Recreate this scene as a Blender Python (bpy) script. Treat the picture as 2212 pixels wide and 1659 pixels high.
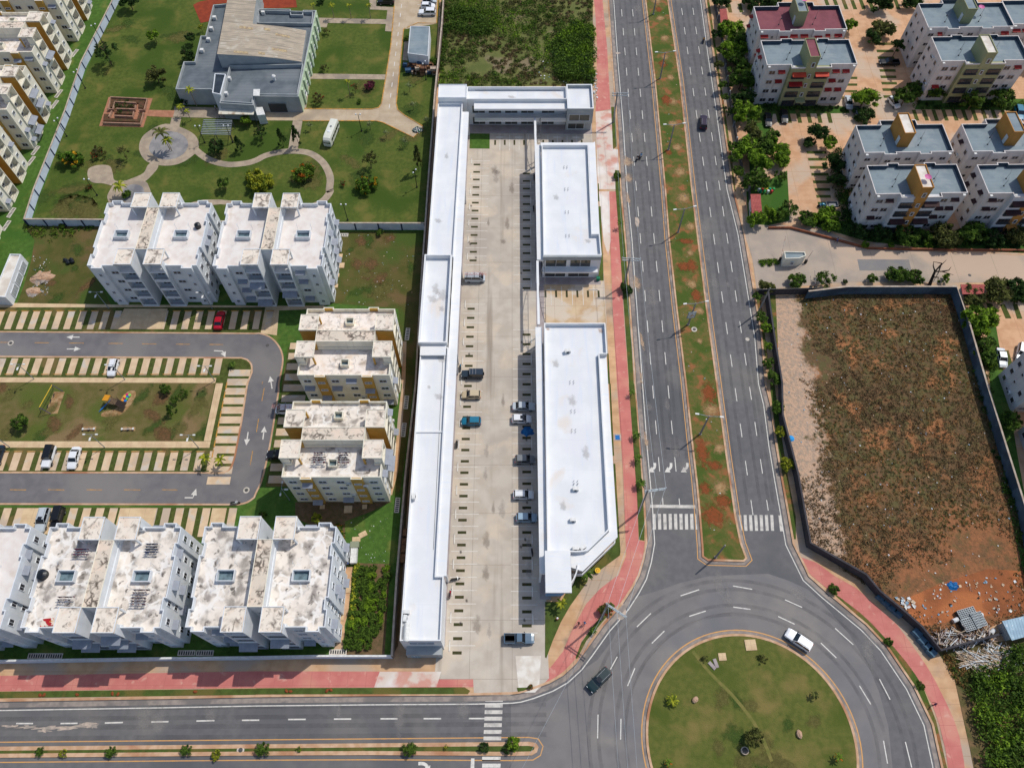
import bpy, bmesh, math, random
from mathutils import Vector, Matrix
import numpy as np
for o in list(bpy.data.objects): bpy.data.objects.remove(o)
S=bpy.context.scene; COL=S.collection
R=math.radians
# ---------------------------------------------------------------- camera
FPX=1680.0; PIT=R(61.25); CH=140.0
cd=bpy.data.cameras.new('camera'); cam=bpy.data.objects.new('camera',cd); COL.objects.link(cam)
cam.location=(0,0,CH); cam.rotation_euler=(R(90)-PIT,0,0)
cd.sensor_width=36; cd.lens=36*FPX/2212; cd.clip_start=1; cd.clip_end=6000
S.camera=cam
# ---------------------------------------------------------------- light
SUN_EL=R(56.5); SUN_AZ=R(52)      # azimuth from +Y towards +X
w=bpy.data.worlds.new('World'); S.world=w; w.use_nodes=True
nt=w.node_tree; bg=nt.nodes['Background']; sky=nt.nodes.new('ShaderNodeTexSky')
sky.sky_type='NISHITA'; sky.sun_disc=False; sky.sun_elevation=SUN_EL; sky.sun_rotation=SUN_AZ
sky.air_density=1.0; sky.dust_density=1.5; sky.ozone_density=1.0
nt.links.new(sky.outputs[0],bg.inputs[0]); bg.inputs[1].default_value=0.125
sl=bpy.data.lights.new('sun','SUN'); so=bpy.data.objects.new('sun',sl); COL.objects.link(so)
sl.energy=2.95; sl.angle=R(0.5); sl.color=(1.0,0.955,0.88)
sd=Vector((math.sin(SUN_AZ)*math.cos(SUN_EL),math.cos(SUN_AZ)*math.cos(SUN_EL),math.sin(SUN_EL)))
so.rotation_euler=(-sd).to_track_quat('-Z','Y').to_euler(); so.location=sd*300
S.view_settings.view_transform='Standard'; S.view_settings.look='None'
S.view_settings.exposure=0.0; S.view_settings.gamma=1.0
try: S.view_settings.use_curve_mapping=False
except Exception: pass
rnd=random.Random(7)
# ---------------------------------------------------------------- geometry helpers
_f=Vector((0,math.cos(PIT),-math.sin(PIT))); _u=Vector((0,math.sin(PIT),math.cos(PIT)))
def G(x,y,z=0.0):
    "a point measured in the photograph (2212 wide) put on the plane of height z"
    d=Vector(((x-1106)/FPX,0,0))+_u*((829.5-y)/FPX)+_f
    k=(CH-z)/-d.z
    return (d.x*k,d.y*k)
_cx=[0,553.1,1106.3,1658.9]; _ry=[0,414.9,829.7,1244.0]
def W(c,r,x,y,z=0.0): return G(_cx[c]+.25006*x,_ry[r]+.25006*y,z)
def T(c,r,*p,z=0.0): return [W(c,r,a,b,z) for a,b in p]
def D(*p,z=0.0): return [G(a,b,z) for a,b in p]
def area(p): return sum(p[i][0]*p[(i+1)%len(p)][1]-p[(i+1)%len(p)][0]*p[i][1] for i in range(len(p)))/2
def ccw(p):
    p=[tuple(q) for q in p]
    return p if area(p)>0 else p[::-1]
def inset(p,t):
    p=ccw(p); n=len(p); out=[]
    for i in range(n):
        a=Vector(p[i-1]);b=Vector(p[i]);c=Vector(p[(i+1)%n])
        d1=(b-a).normalized();d2=(c-b).normalized()
        n1=Vector((-d1.y,d1.x));n2=Vector((-d2.y,d2.x))
        m=(n1+n2); k=m.length_squared
        m=m*(2/k) if k>.15 else n1
        out.append(tuple(b+m*t))
    return out
def smooth(p,n=6,closed=True):
    out=[];N=len(p)
    rng=range(N) if closed else range(N-1)
    for i in rng:
        g=lambda j:Vector(p[j%N]) if closed else Vector(p[max(0,min(N-1,j))])
        a,b,c,d=g(i-1),g(i),g(i+1),g(i+2)
        for k in range(n):
            t=k/n
            out.append(tuple(0.5*((2*b)+(c-a)*t+(2*a-5*b+4*c-d)*t*t+(3*b-3*c+d-a)*t**3)))
    if not closed: out.append(tuple(p[-1]))
    return out
ORD=['first','second','third','fourth','fifth','sixth','seventh','eighth','ninth','tenth','eleventh','twelfth','thirteenth','fourteenth','fifteenth','sixteenth','seventeenth','eighteenth','nineteenth','twentieth','twenty-first','twenty-second','twenty-third','twenty-fourth','twenty-fifth','twenty-sixth','twenty-seventh','twenty-eighth','twenty-ninth','thirtieth','thirty-first','thirty-second','thirty-third','thirty-fourth']
class MB:
    def __init__(s): s.v=[];s.f=[];s.m=[]
    def add(s,vs,fs,m=0):
        o=len(s.v); s.v+= [tuple(v) for v in vs]; s.f+=[[i+o for i in f] for f in fs]; s.m+=[m]*len(fs); return s
    def quad(s,a,b,c,d,m=0): return s.add([a,b,c,d],[[0,1,2,3]],m)
    def box(s,x0,x1,y0,y1,z0,z1,m=0,bottom=True,top=None):
        v=[(x0,y0,z0),(x1,y0,z0),(x1,y1,z0),(x0,y1,z0),(x0,y0,z1),(x1,y0,z1),(x1,y1,z1),(x0,y1,z1)]
        f=[[0,1,5,4],[1,2,6,5],[2,3,7,6],[3,0,4,7]]
        s.add(v,f,m); s.add(v,[[4,5,6,7]],m if top is None else top)
        if bottom: s.add(v,[[3,2,1,0]],m)
        return s
    def prism(s,p,z0,z1,m=0,top=None,bottom=False,notop=False):
        p=ccw(p);n=len(p)
        s.add([(x,y,z0) for x,y in p]+[(x,y,z1) for x,y in p],[[i,(i+1)%n,n+(i+1)%n,n+i] for i in range(n)],m)
        if not notop: s.add([(x,y,z1) for x,y in p],[list(range(n))],m if top is None else top)
        if bottom: s.add([(x,y,z0) for x,y in p],[list(range(n))[::-1]],m)
        return s
    def ring(s,p,t,z0,z1,m=0):
        p=ccw(p);q=inset(p,t);n=len(p);J=lambda i:(i+1)%n
        v=[(x,y,z0) for x,y in p]+[(x,y,z1) for x,y in p]+[(x,y,z1) for x,y in q]+[(x,y,z0) for x,y in q]
        f=[]
        for i in range(n):
            f+=[[i,J(i),n+J(i),n+i],[n+i,n+J(i),2*n+J(i),2*n+i],[2*n+i,2*n+J(i),3*n+J(i),3*n+i]]
        return s.add(v,f,m)
    def band(s,pts,w,z0,z1,m=0,off=0.0,closed=False):
        P=[Vector(p) for p in pts];n=len(P);L=[];Rr=[]
        for i in range(n):
            a=P[i-1] if (i>0 or closed) else P[i]; c=P[(i+1)%n] if (i<n-1 or closed) else P[i]
            d=(c-a).normalized() if (c-a).length>1e-6 else Vector((1,0)); nn=Vector((-d.y,d.x))
            L.append(P[i]+nn*(off+w/2));Rr.append(P[i]+nn*(off-w/2))
        v=[(p.x,p.y,z1) for p in L]+[(p.x,p.y,z1) for p in Rr]+[(p.x,p.y,z0) for p in L]+[(p.x,p.y,z0) for p in Rr]
        f=[]
        for i in range(n if closed else n-1):
            j=(i+1)%n
            f.append([i,n+i,n+j,j])
            if z1-z0>0.006: f+=[[2*n+i,i,j,2*n+j],[n+i,3*n+i,3*n+j,n+j]]
        if not closed and z1-z0>0.006: f+=[[0,2*n,3*n,n],[n-1,2*n-1,4*n-1,3*n-1]]
        return s.add(v,f,m)
    def tube(s,a,b,r0,r1=None,n=6,m=0,cap=True):
        a=Vector(a);b=Vector(b);r1=r0 if r1 is None else r1
        d=(b-a).normalized();x=d.orthogonal().normalized();y=d.cross(x)
        v=[a+(x*math.cos(6.2832*i/n)+y*math.sin(6.2832*i/n))*r0 for i in range(n)]+[b+(x*math.cos(6.2832*i/n)+y*math.sin(6.2832*i/n))*r1 for i in range(n)]
        f=[[i,(i+1)%n,n+(i+1)%n,n+i] for i in range(n)]
        if cap: f+=[list(range(n))[::-1],list(range(n,2*n))]
        return s.add(v,f,m)
    def path(s,pts,r,n=5,m=0):
        for a,b in zip(pts,pts[1:]): s.tube(a,b,r,r,n,m)
        return s
    def ball(s,c,rx,ry=None,rz=None,m=0,n=10,k=6):
        ry=ry or rx;rz=rz or rx;v=[];f=[]
        for i in range(1,k):
            a=math.pi*i/k
            for j in range(n): v.append((c[0]+rx*math.sin(a)*math.cos(6.2832*j/n),c[1]+ry*math.sin(a)*math.sin(6.2832*j/n),c[2]+rz*math.cos(a)))
        t=len(v);v+=[(c[0],c[1],c[2]+rz),(c[0],c[1],c[2]-rz)]
        for i in range(k-2):
            for j in range(n): f.append([i*n+j,(i+1)*n+j,(i+1)*n+(j+1)%n,i*n+(j+1)%n])
        for j in range(n): f.append([t,j,(j+1)%n]);f.append([t+1,(k-2)*n+(j+1)%n,(k-2)*n+j])
        return s.add(v,f,m)
    def xf(s,M):
        s.v=[tuple(M@Vector(v)) for v in s.v]; return s
    def mesh(s,name,mats,shade=False):
        me=bpy.data.meshes.new(name); me.from_pydata(s.v,[],s.f)
        for m in (mats if isinstance(mats,(list,tuple)) else [mats]): me.materials.append(m)
        me.polygons.foreach_set('material_index',s.m)
        if shade: me.polygons.foreach_set('use_smooth',[True]*len(s.f))
        me.update(); return me
    def build(s,name,mats,parent=None,shade=False,loc=None,rz=0,label=None):
        return put(name,s.mesh(name,mats,shade),parent,loc,rz,label)
def put(name,me,parent=None,loc=None,rz=0,label=None):
    o=bpy.data.objects.new(name,me); COL.objects.link(o)
    if parent is not None: o.parent=parent
    if loc is not None: o.location=loc
    if rz: o.rotation_euler=(0,0,rz)
    if label: o['label']=label
    return o
def tag(o,label=None,cat=None,group=None,kind=None):
    if label: o['label']=label
    if cat: o['category']=cat
    if group: o['group']=group
    if kind: o['kind']=kind
    return o
def empty(name,loc=(0,0,0),rz=0,label=None,cat=None,group=None):
    o=bpy.data.objects.new(name,None); COL.objects.link(o); o.location=loc; o.rotation_euler=(0,0,rz); o.empty_display_size=.5
    return tag(o,label,cat,group)
def dup(src,loc,rz=0,label=None,group=None,scale=None):
    def cp(o,par):
        c=o.copy(); COL.objects.link(c); c.parent=par
        for ch in list(o.children): cp(ch,c)
        return c
    c=cp(src,None); c.location=loc; c.rotation_euler=(0,0,rz)
    if scale: c.scale=scale if isinstance(scale,(tuple,list)) else (scale,)*3
    tag(c,label,None,group); return c
# ---------------------------------------------------------------- materials
def lin(c,k=1.0):
    f=lambda v:((v/255+.055)/1.055)**2.4 if v>10 else v/255/12.92
    return (min(.9,f(c[0])*k),min(.9,f(c[1])*k),min(.9,f(c[2])*k),1)
K=0.95
def mat(name,c1,c2=None,sc=1.0,rough=.85,c3=None,sc3=.05,w3=(.45,.65),spec=.25,bump=0,bsc=8,metal=0,det=5,wv=(.35,.65),coord='Object',streak=None,joint=None,raw=False,trans=0,c4=None,sc4=.4,w4=(.55,.7)):
    m=bpy.data.materials.new(name); m.use_nodes=True; t=m.node_tree; N=t.nodes; L=t.links
    b=N['Principled BSDF']; b.inputs['Roughness'].default_value=rough; b.inputs['Metallic'].default_value=metal
    b.inputs['Specular IOR Level'].default_value=spec
    k=1.0 if raw else K
    tc=N.new('ShaderNodeTexCoord').outputs[coord]
    def noise(s,w,d=5,vec=None,dist=0):
        n=N.new('ShaderNodeTexNoise'); n.inputs['Scale'].default_value=s; n.inputs['Detail'].default_value=d; n.inputs['Distortion'].default_value=dist
        L.new(vec or tc,n.inputs['Vector'])
        r=N.new('ShaderNodeMapRange'); r.inputs[1].default_value=w[0]; r.inputs[2].default_value=w[1]; r.interpolation_type='SMOOTHSTEP'
        L.new(n.outputs['Fac'],r.inputs[0]); return r.outputs[0]
    def mixc(fac,a,bb):
        x=N.new('ShaderNodeMix'); x.data_type='RGBA'; L.new(fac,x.inputs[0])
        for i,q in ((6,a),(7,bb)):
            if isinstance(q,tuple): x.inputs[i].default_value=q
            else: L.new(q,x.inputs[i])
        return x.outputs[2]
    col=lin(c1,k)
    if c2: col=mixc(noise(sc,wv,det),col,lin(c2,k))
    if c3: col=mixc(noise(sc3,w3,6,dist=.25),col,lin(c3,k))
    if c4: col=mixc(noise(sc4,w4,7,dist=.4),col,lin(c4,k))
    if streak:   # (colour, axis scales, window)
        mp=N.new('ShaderNodeMapping'); mp.inputs['Scale'].default_value=streak[1]; L.new(tc,mp.inputs[0])
        col=mixc(noise(1.0,streak[2],5,mp.outputs[0]),col,lin(streak[0],k))
    if joint:    # (size x, size y, width, colour)
        sp=N.new('ShaderNodeSeparateXYZ'); L.new(tc,sp.inputs[0]); outs=[]
        for ax,sz in ((0,joint[0]),(1,joint[1])):
            if not sz: continue
            a=N.new('ShaderNodeMath');a.operation='DIVIDE';L.new(sp.outputs[ax],a.inputs[0]);a.inputs[1].default_value=sz
            f=N.new('ShaderNodeMath');f.operation='FRACT';L.new(a.outputs[0],f.inputs[0])
            l=N.new('ShaderNodeMath');l.operation='LESS_THAN';L.new(f.outputs[0],l.inputs[0]);l.inputs[1].default_value=joint[2]/sz
            outs.append(l.outputs[0])
        if len(outs)==2:
            mx=N.new('ShaderNodeMath');mx.operation='MAXIMUM';L.new(outs[0],mx.inputs[0]);L.new(outs[1],mx.inputs[1]);o=mx.outputs[0]
        else: o=outs[0]
        col=mixc(o,col,lin(joint[3],k))
    if isinstance(col,tuple): b.inputs['Base Color'].default_value=col
    else: L.new(col,b.inputs['Base Color'])
    if bump:
        n=N.new('ShaderNodeTexNoise'); n.inputs['Scale'].default_value=bsc; n.inputs['Detail'].default_value=4; L.new(tc,n.inputs['Vector'])
        bp=N.new('ShaderNodeBump'); bp.inputs['Strength'].default_value=min(1,bump); bp.inputs['Distance'].default_value=.3*bump
        L.new(n.outputs['Fac'],bp.inputs['Height']); L.new(bp.outputs[0],b.inputs['Normal'])
    if trans:
        tr=N.new('ShaderNodeBsdfTranslucent'); ms=N.new('ShaderNodeMixShader'); ms.inputs[0].default_value=trans
        if isinstance(col,tuple): tr.inputs[0].default_value=col
        else: L.new(col,tr.inputs[0])
        L.new(b.outputs[0],ms.inputs[1]); L.new(tr.outputs[0],ms.inputs[2]); L.new(ms.outputs[0],N['Material Output'].inputs[0])
    return m
def sealed(name,seed=0):
    "old roof coat: brown grey smears, crossed by wide white bands of sealant"
    m=mat(name,(232,222,210),(210,200,188),.8,wv=(.4,.7),c3=(156,148,140),sc3=.4,w3=(.48,.66),c4=(112,105,98),sc4=.9,w4=(.57,.7)); t=m.node_tree;N=t.nodes;L=t.links;b=N['Principled BSDF']
    tc=N.new('ShaderNodeTexCoord').outputs['Object']; oi=N.new('ShaderNodeObjectInfo'); vs=N.new('ShaderNodeVectorMath'); vs.operation='MULTIPLY_ADD'; L.new(oi.outputs['Location'],vs.inputs[0]); vs.inputs[1].default_value=(.31,.17,0); L.new(tc,vs.inputs[2])
    no=N.new('ShaderNodeTexNoise'); no.inputs['Scale'].default_value=.8; no.inputs['Detail'].default_value=4; L.new(vs.outputs[0],no.inputs['Vector'])
    mx=N.new('ShaderNodeVectorMath'); mx.operation='MULTIPLY_ADD'; L.new(no.outputs['Color'],mx.inputs[0]); mx.inputs[1].default_value=(2.4,2.4,0); L.new(vs.outputs[0],mx.inputs[2])
    vo=N.new('ShaderNodeTexVoronoi'); vo.feature='DISTANCE_TO_EDGE'; vo.inputs['Scale'].default_value=.42; L.new(mx.outputs[0],vo.inputs['Vector'])
    r=N.new('ShaderNodeMapRange'); L.new(vo.outputs['Distance'],r.inputs[0]); r.inputs[1].default_value=.12; r.inputs[2].default_value=.05
    n2=N.new('ShaderNodeTexNoise'); n2.inputs['Scale'].default_value=.25; n2.inputs['Detail'].default_value=3; L.new(vs.outputs[0],n2.inputs['Vector']); r2=N.new('ShaderNodeMapRange'); r2.inputs[1].default_value=.44; r2.inputs[2].default_value=.56; r2.inputs[4].default_value=.8; L.new(n2.outputs['Fac'],r2.inputs[0])
    mu=N.new('ShaderNodeMath'); mu.operation='MULTIPLY'; L.new(r.outputs[0],mu.inputs[0]); L.new(r2.outputs[0],mu.inputs[1])
    src=b.inputs['Base Color'].links[0].from_socket; x=N.new('ShaderNodeMix'); x.data_type='RGBA'; L.new(mu.outputs[0],x.inputs[0]); L.new(src,x.inputs[6]); x.inputs[7].default_value=lin((238,234,228),K); L.new(x.outputs[2],b.inputs['Base Color']); return m
def veins(name,base,dark,sc=.55,warm=(225,205,185),amt=1.0):
    "white roof coat with grey brown crack and puddle stains"
    m=mat(name,base,warm,.6,wv=(.45,.75)); t=m.node_tree;N=t.nodes;L=t.links;b=N['Principled BSDF']
    tc=N.new('ShaderNodeTexCoord').outputs['Object']
    oi=N.new('ShaderNodeObjectInfo'); va=N.new('ShaderNodeVectorMath'); va.operation='ADD'; L.new(tc,va.inputs[0])
    vs=N.new('ShaderNodeVectorMath'); vs.operation='SCALE'; L.new(oi.outputs['Location'],vs.inputs[0]); vs.inputs[3].default_value=.37; L.new(vs.outputs[0],va.inputs[1])
    n0=N.new('ShaderNodeTexNoise'); n0.inputs['Scale'].default_value=.9; n0.inputs['Detail'].default_value=5; L.new(va.outputs[0],n0.inputs['Vector'])
    mx=N.new('ShaderNodeVectorMath'); mx.operation='MULTIPLY_ADD'; L.new(n0.outputs['Color'],mx.inputs[0]); mx.inputs[1].default_value=(1.6,1.6,0); L.new(va.outputs[0],mx.inputs[2])
    vo=N.new('ShaderNodeTexVoronoi'); vo.feature='DISTANCE_TO_EDGE'; vo.inputs['Scale'].default_value=sc; L.new(mx.outputs[0],vo.inputs['Vector'])
    r=N.new('ShaderNodeMapRange'); L.new(vo.outputs['Distance'],r.inputs[0]); r.inputs[1].default_value=.16; r.inputs[2].default_value=.0
    n1=N.new('ShaderNodeTexNoise'); n1.inputs['Scale'].default_value=.35; n1.inputs['Detail'].default_value=6; L.new(va.outputs[0],n1.inputs['Vector'])
    r2=N.new('ShaderNodeMapRange'); L.new(n1.outputs['Fac'],r2.inputs[0]); r2.inputs[1].default_value=.46; r2.inputs[2].default_value=.62; r2.interpolation_type='SMOOTHSTEP'
    mu=N.new('ShaderNodeMath'); mu.operation='MULTIPLY'; L.new(r.outputs[0],mu.inputs[0]); L.new(r2.outputs[0],mu.inputs[1])
    n2=N.new('ShaderNodeTexNoise'); n2.inputs['Scale'].default_value=1.1; n2.inputs['Detail'].default_value=8; n2.inputs['Distortion'].default_value=1.2; L.new(va.outputs[0],n2.inputs['Vector'])
    r3=N.new('ShaderNodeMapRange'); L.new(n2.outputs['Fac'],r3.inputs[0]); r3.inputs[1].default_value=.56; r3.inputs[2].default_value=.72
    m3=N.new('ShaderNodeMath'); m3.operation='MAXIMUM'; L.new(mu.outputs[0],m3.inputs[0]); L.new(r3.outputs[0],m3.inputs[1])
    m4=N.new('ShaderNodeMath'); m4.operation='MULTIPLY'; L.new(m3.outputs[0],m4.inputs[0]); m4.inputs[1].default_value=amt; m4.use_clamp=True
    src=b.inputs['Base Color'].links[0].from_socket
    x=N.new('ShaderNodeMix'); x.data_type='RGBA'; L.new(m4.outputs[0],x.inputs[0]); L.new(src,x.inputs[6]); x.inputs[7].default_value=lin(dark,K)
    L.new(x.outputs[2],b.inputs['Base Color']); return m
def softmat(name,c,c2=None,strength=.85,nscale=1.2,radial=True,lo=.15,hi=.6):
    "stain with ragged see-through edges; the object's own box sets where it fades out"
    m=mat(name,c,c2,1.5,rough=.95,spec=.1,det=8); t=m.node_tree;N=t.nodes;L=t.links
    g=N.new('ShaderNodeTexCoord'); no=N.new('ShaderNodeTexNoise'); no.inputs['Scale'].default_value=nscale; no.inputs['Detail'].default_value=9; no.inputs['Roughness'].default_value=.65; L.new(g.outputs['Object'],no.inputs['Vector'])
    if radial:
        a=N.new('ShaderNodeVectorMath');a.operation='SUBTRACT';L.new(g.outputs['Generated'],a.inputs[0]);a.inputs[1].default_value=(.5,.5,0)
        s2=N.new('ShaderNodeVectorMath');s2.operation='MULTIPLY';L.new(a.outputs[0],s2.inputs[0]);s2.inputs[1].default_value=(1,1,0)
        l=N.new('ShaderNodeVectorMath');l.operation='LENGTH';L.new(s2.outputs[0],l.inputs[0])
        f=N.new('ShaderNodeMath');f.operation='MULTIPLY_ADD';L.new(l.outputs['Value'],f.inputs[0]);f.inputs[1].default_value=-2.0;f.inputs[2].default_value=.95
        ad=N.new('ShaderNodeMath');ad.operation='MULTIPLY_ADD';L.new(no.outputs['Fac'],ad.inputs[0]);ad.inputs[1].default_value=2.2
        sb=N.new('ShaderNodeMath');sb.operation='ADD';L.new(f.outputs[0],sb.inputs[0]);sb.inputs[1].default_value=-1.15;L.new(sb.outputs[0],ad.inputs[2]);src=ad.outputs[0]
    else: src=no.outputs['Fac']
    r=N.new('ShaderNodeMapRange');r.inputs[1].default_value=lo;r.inputs[2].default_value=hi;r.inputs[4].default_value=strength;L.new(src,r.inputs[0])
    tr=N.new('ShaderNodeBsdfTransparent');mx=N.new('ShaderNodeMixShader');L.new(r.outputs[0],mx.inputs[0]);L.new(tr.outputs[0],mx.inputs[1]);L.new(N['Principled BSDF'].outputs[0],mx.inputs[2]);L.new(mx.outputs[0],N['Material Output'].inputs[0])
    return m
_pn=[0]
def patch(name,p,rx,ry,z,m,ang=0,raw=False,kind='structure'):
    X,Y=p if raw else W(*p); _pn[0]+=1; q=random.Random(_pn[0]); b=MB(); n=20
    b.add([(rx*math.cos(6.2832*i/n),ry*math.sin(6.2832*i/n),0) for i in range(n)],[list(range(n))])
    o=b.build(name,[m],loc=(X,Y,z+.0003*(_pn[0]%40)),rz=ang); o['kind']=kind; return o
def struct(name,mb,m,label=None,kind='structure',shade=False):
    o=mb.build(name,m,shade=shade); o['kind']=kind
    if label: o['label']=label
    return o
def ground_mesh(name,m,*items,kind='structure'):
    "items: (outline, z)"
    b=MB()
    for p,z in items: b.prism(p,-.05,z)
    return struct(name,b,m,kind=kind)
# ================================================================ materials of the setting
M={}
M['soil']=mat('soil',(120,92,62),(88,84,48),.12,c3=(70,82,40),sc3=.02,bump=.2,bsc=2)
M['asphalt']=mat('asphalt',(110,108,108),(101,100,101),.8,rough=.9,c3=(122,118,113),sc3=.06,w3=(.5,.72),c4=(90,91,94),sc4=.045,w4=(.52,.7),wv=(.3,.7),bump=.06,bsc=30)
M['asphalt_dusty']=mat('asphalt_dusty',(126,122,120),(117,114,113),.3,rough=.9,c3=(140,134,128),sc3=.07,w3=(.5,.7),c4=(112,112,115),sc4=.06,w4=(.5,.68),bump=.05,bsc=30)
M['asphalt_estate']=mat('asphalt_estate',(116,113,114),(106,104,106),.5,rough=.9,c3=(126,122,120),sc3=.08,bump=.06,bsc=30)
M['paint_white']=mat('paint_white',(216,212,204),(184,180,172),1.8,rough=.6,wv=(.45,.75))
M['paint_worn']=mat('paint_worn',(208,203,194),(166,162,156),.9,rough=.7,wv=(.4,.75),det=9)
M['paint_yellow']=mat('paint_yellow',(214,158,88),(196,150,104),1.5,rough=.7)
M['paint_orange']=mat('paint_orange',(206,150,62),(160,126,84),1.5,rough=.7)
M['kerb']=mat('kerb',(206,172,142),(188,150,116),.8,c3=(170,120,88),sc3=.1,w3=(.5,.65))
M['kerb_grey']=mat('kerb_grey',(190,176,160),(168,150,134),.8)
M['tan_walk']=mat('tan_walk',(206,168,130),(190,150,112),.5,c3=(180,160,140),sc3=.09,w3=(.45,.62),c4=(150,130,108),sc4=.13,w4=(.58,.7),joint=(0,2.6,.05,(160,128,100)))
M['red_walk']=mat('red_walk',(200,124,114),(192,114,106),.5,c3=(204,140,122),sc3=.12,w3=(.5,.7),c4=(208,156,140),sc4=.7,w4=(.58,.74),wv=(.35,.65),joint=(3.1,3.1,.05,(178,104,96)))
M['gutter']=mat('gutter',(158,146,136),(138,128,122),1,c3=(120,114,110),sc3=.2,w3=(.5,.6))
M['mall_lot']=mat('mall_lot',(196,186,172),(184,172,157),.35,c3=(174,164,153),sc3=.06,w3=(.48,.66),streak=((150,138,124),(.5,.02,1),(.56,.75)),joint=(7.3,9.8,.06,(150,138,126)),c4=(205,190,170),sc4=.15,w4=(.5,.7))
M['mall_court']=mat('mall_court',(206,182,150),(190,160,124),.3,c3=(204,190,172),sc3=.12,w3=(.5,.6),joint=(4.6,4.8,.05,(170,146,120)))
M['grey_walk']=mat('grey_walk',(168,158,156),(156,144,142),.6)
M['lawn']=mat('lawn',(90,102,46),(74,88,38),1.2,c3=(108,106,54),sc3=.22,w3=(.5,.7),c4=(64,84,32),sc4=.09,w4=(.46,.64),bump=.5,bsc=5,rough=.95,spec=.1,wv=(.3,.7),det=8)
M['lawn_estate']=mat('lawn_estate',(80,112,48),(66,94,40),1.1,c3=(108,118,58),sc3=.2,w3=(.54,.7),c4=(62,96,38),sc4=.1,w4=(.48,.64),bump=.5,bsc=5,rough=.95,spec=.1,wv=(.3,.7),det=8)
M['lawn_dry']=mat('lawn_dry',(112,100,64),(96,92,50),.5,c3=(86,96,44),sc3=.07,w3=(.45,.6),c4=(128,108,76),sc4=.1,w4=(.54,.66),bump=.5,bsc=5,rough=.95,spec=.1,det=8)
M['verge']=mat('verge',(82,98,46),(72,84,40),.8,c3=(104,98,52),sc3=.2,w3=(.52,.62),bump=.5,bsc=5,rough=.95,spec=.1,det=8)
M['verge_rough']=mat('verge_rough',(92,98,48),(112,100,58),1.3,c3=(146,98,64),sc3=.45,w3=(.5,.64),c4=(76,92,40),sc4=.22,w4=(.46,.6),bump=.6,bsc=4,rough=.95,spec=.1,det=8)
M['backyard']=mat('backyard',(94,88,50),(78,82,40),.4,c3=(108,90,60),sc3=.09,w3=(.5,.62),c4=(74,90,40),sc4=.07,w4=(.52,.62),bump=.5,bsc=4,rough=.95,spec=.1,det=8)
M['park_path']=mat('park_path',(174,158,136),(158,142,124),.7,c3=(142,130,116),sc3=.15,w3=(.5,.65),joint=(2.6,0,.04,(140,126,110)))
M['park_drive']=mat('park_drive',(192,174,148),(178,158,132),.4,c3=(160,144,124),sc3=.1,w3=(.52,.68),joint=(4.2,4.2,.05,(166,146,122)))
M['plaza_inlay']=mat('plaza_inlay',(150,146,144),(132,130,130),.6,c3=(112,112,116),sc3=.2,w3=(.5,.6))
M['red_court']=mat('red_court',(146,62,36),(130,54,32),.8)
M['brick_walk']=mat('brick_walk',(176,124,96),(158,108,82),.8,joint=(1.2,1.2,.06,(150,110,88)))
M['bay_concrete']=mat('bay_concrete',(216,190,158),(202,174,142),.5,c3=(186,168,148),sc3=.13,w3=(.5,.64),c4=(196,186,172),sc4=.3,w4=(.56,.68))
M['bay_grass']=mat('bay_grass',(84,94,46),(70,78,38),1.5,c3=(112,98,60),sc3=.12,w3=(.54,.62),bump=.5,bsc=6,rough=.95,spec=.1)
M['estate_walk']=mat('estate_walk',(214,188,150),(200,172,136),.6,joint=(3,3,.04,(176,150,120)))
M['east_drive']=mat('east_drive',(208,166,130),(194,150,114),.5,c3=(194,172,150),sc3=.08,w3=(.48,.62),joint=(4.5,4.5,.06,(172,130,98)))
M['gate_road']=mat('gate_road',(176,160,144),(160,148,136),.25,c3=(192,168,146),sc3=.05,w3=(.48,.6),joint=(9,0,.06,(140,126,114)))
M['road_patch']=mat('road_patch',(136,132,128),(128,126,126),.5)
M['vacant_soil']=mat('vacant_soil',(116,90,66),(96,80,58),1.6,c3=(160,110,74),sc3=.16,w3=(.5,.64),c4=(98,90,60),sc4=.5,w4=(.46,.6),bump=.8,bsc=3,wv=(.35,.62),det=10,rough=1,spec=.05)
M['red_soil']=mat('red_soil',(156,96,62),(136,86,58),.4,c3=(176,110,70),sc3=.12,w3=(.5,.62),bump=.6,bsc=3,det=8,rough=1,spec=.05)
M['pale_rubble']=mat('pale_rubble',(196,164,138),(168,132,104),.5,c3=(166,156,146),sc3=.25,w3=(.5,.58),bump=.8,bsc=4,det=9,rough=1)
M['dry_patch']=mat('dry_patch',(172,142,104),(150,116,78),1.2,wv=(.4,.6),det=9,bump=.7,bsc=5,rough=1)
M['clay_patch']=mat('clay_patch',(140,72,40),(120,76,44),.8,wv=(.4,.6),det=9,bump=.5,bsc=5,rough=1)
M['dark_stain']=mat('dark_stain',(92,88,86),(118,112,108),.6)
M['dark_grass']=mat('dark_grass',(70,64,38),(56,60,32),2)
M['pale_concrete']=mat('pale_concrete',(226,220,210),(206,196,182),.6)
M['manhole']=mat('manhole',(70,68,68),(90,88,86),3,rough=.6)
# ================================================================ the ground, sheet over sheet
b=MB(); b.add([(-2600,-900,-.06),(2600,-900,-.06),(2600,4200,-.06),(-2600,4200,-.06)],[[0,1,2,3]]); struct('ground',b,M['soil'])
b=MB(); b.add([(x,y,0) for x,y in ccw(D((1285,-160),(1640,-160),(1690,850),(1770,1240),(2060,1470),(2130,1800),(-200,1800),(-200,1490),(1090,1480),(1250,1400),(1360,1240),(1380,1140)))],[list(range(12))]); struct('avenue_road',b,M['asphalt'])
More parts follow.
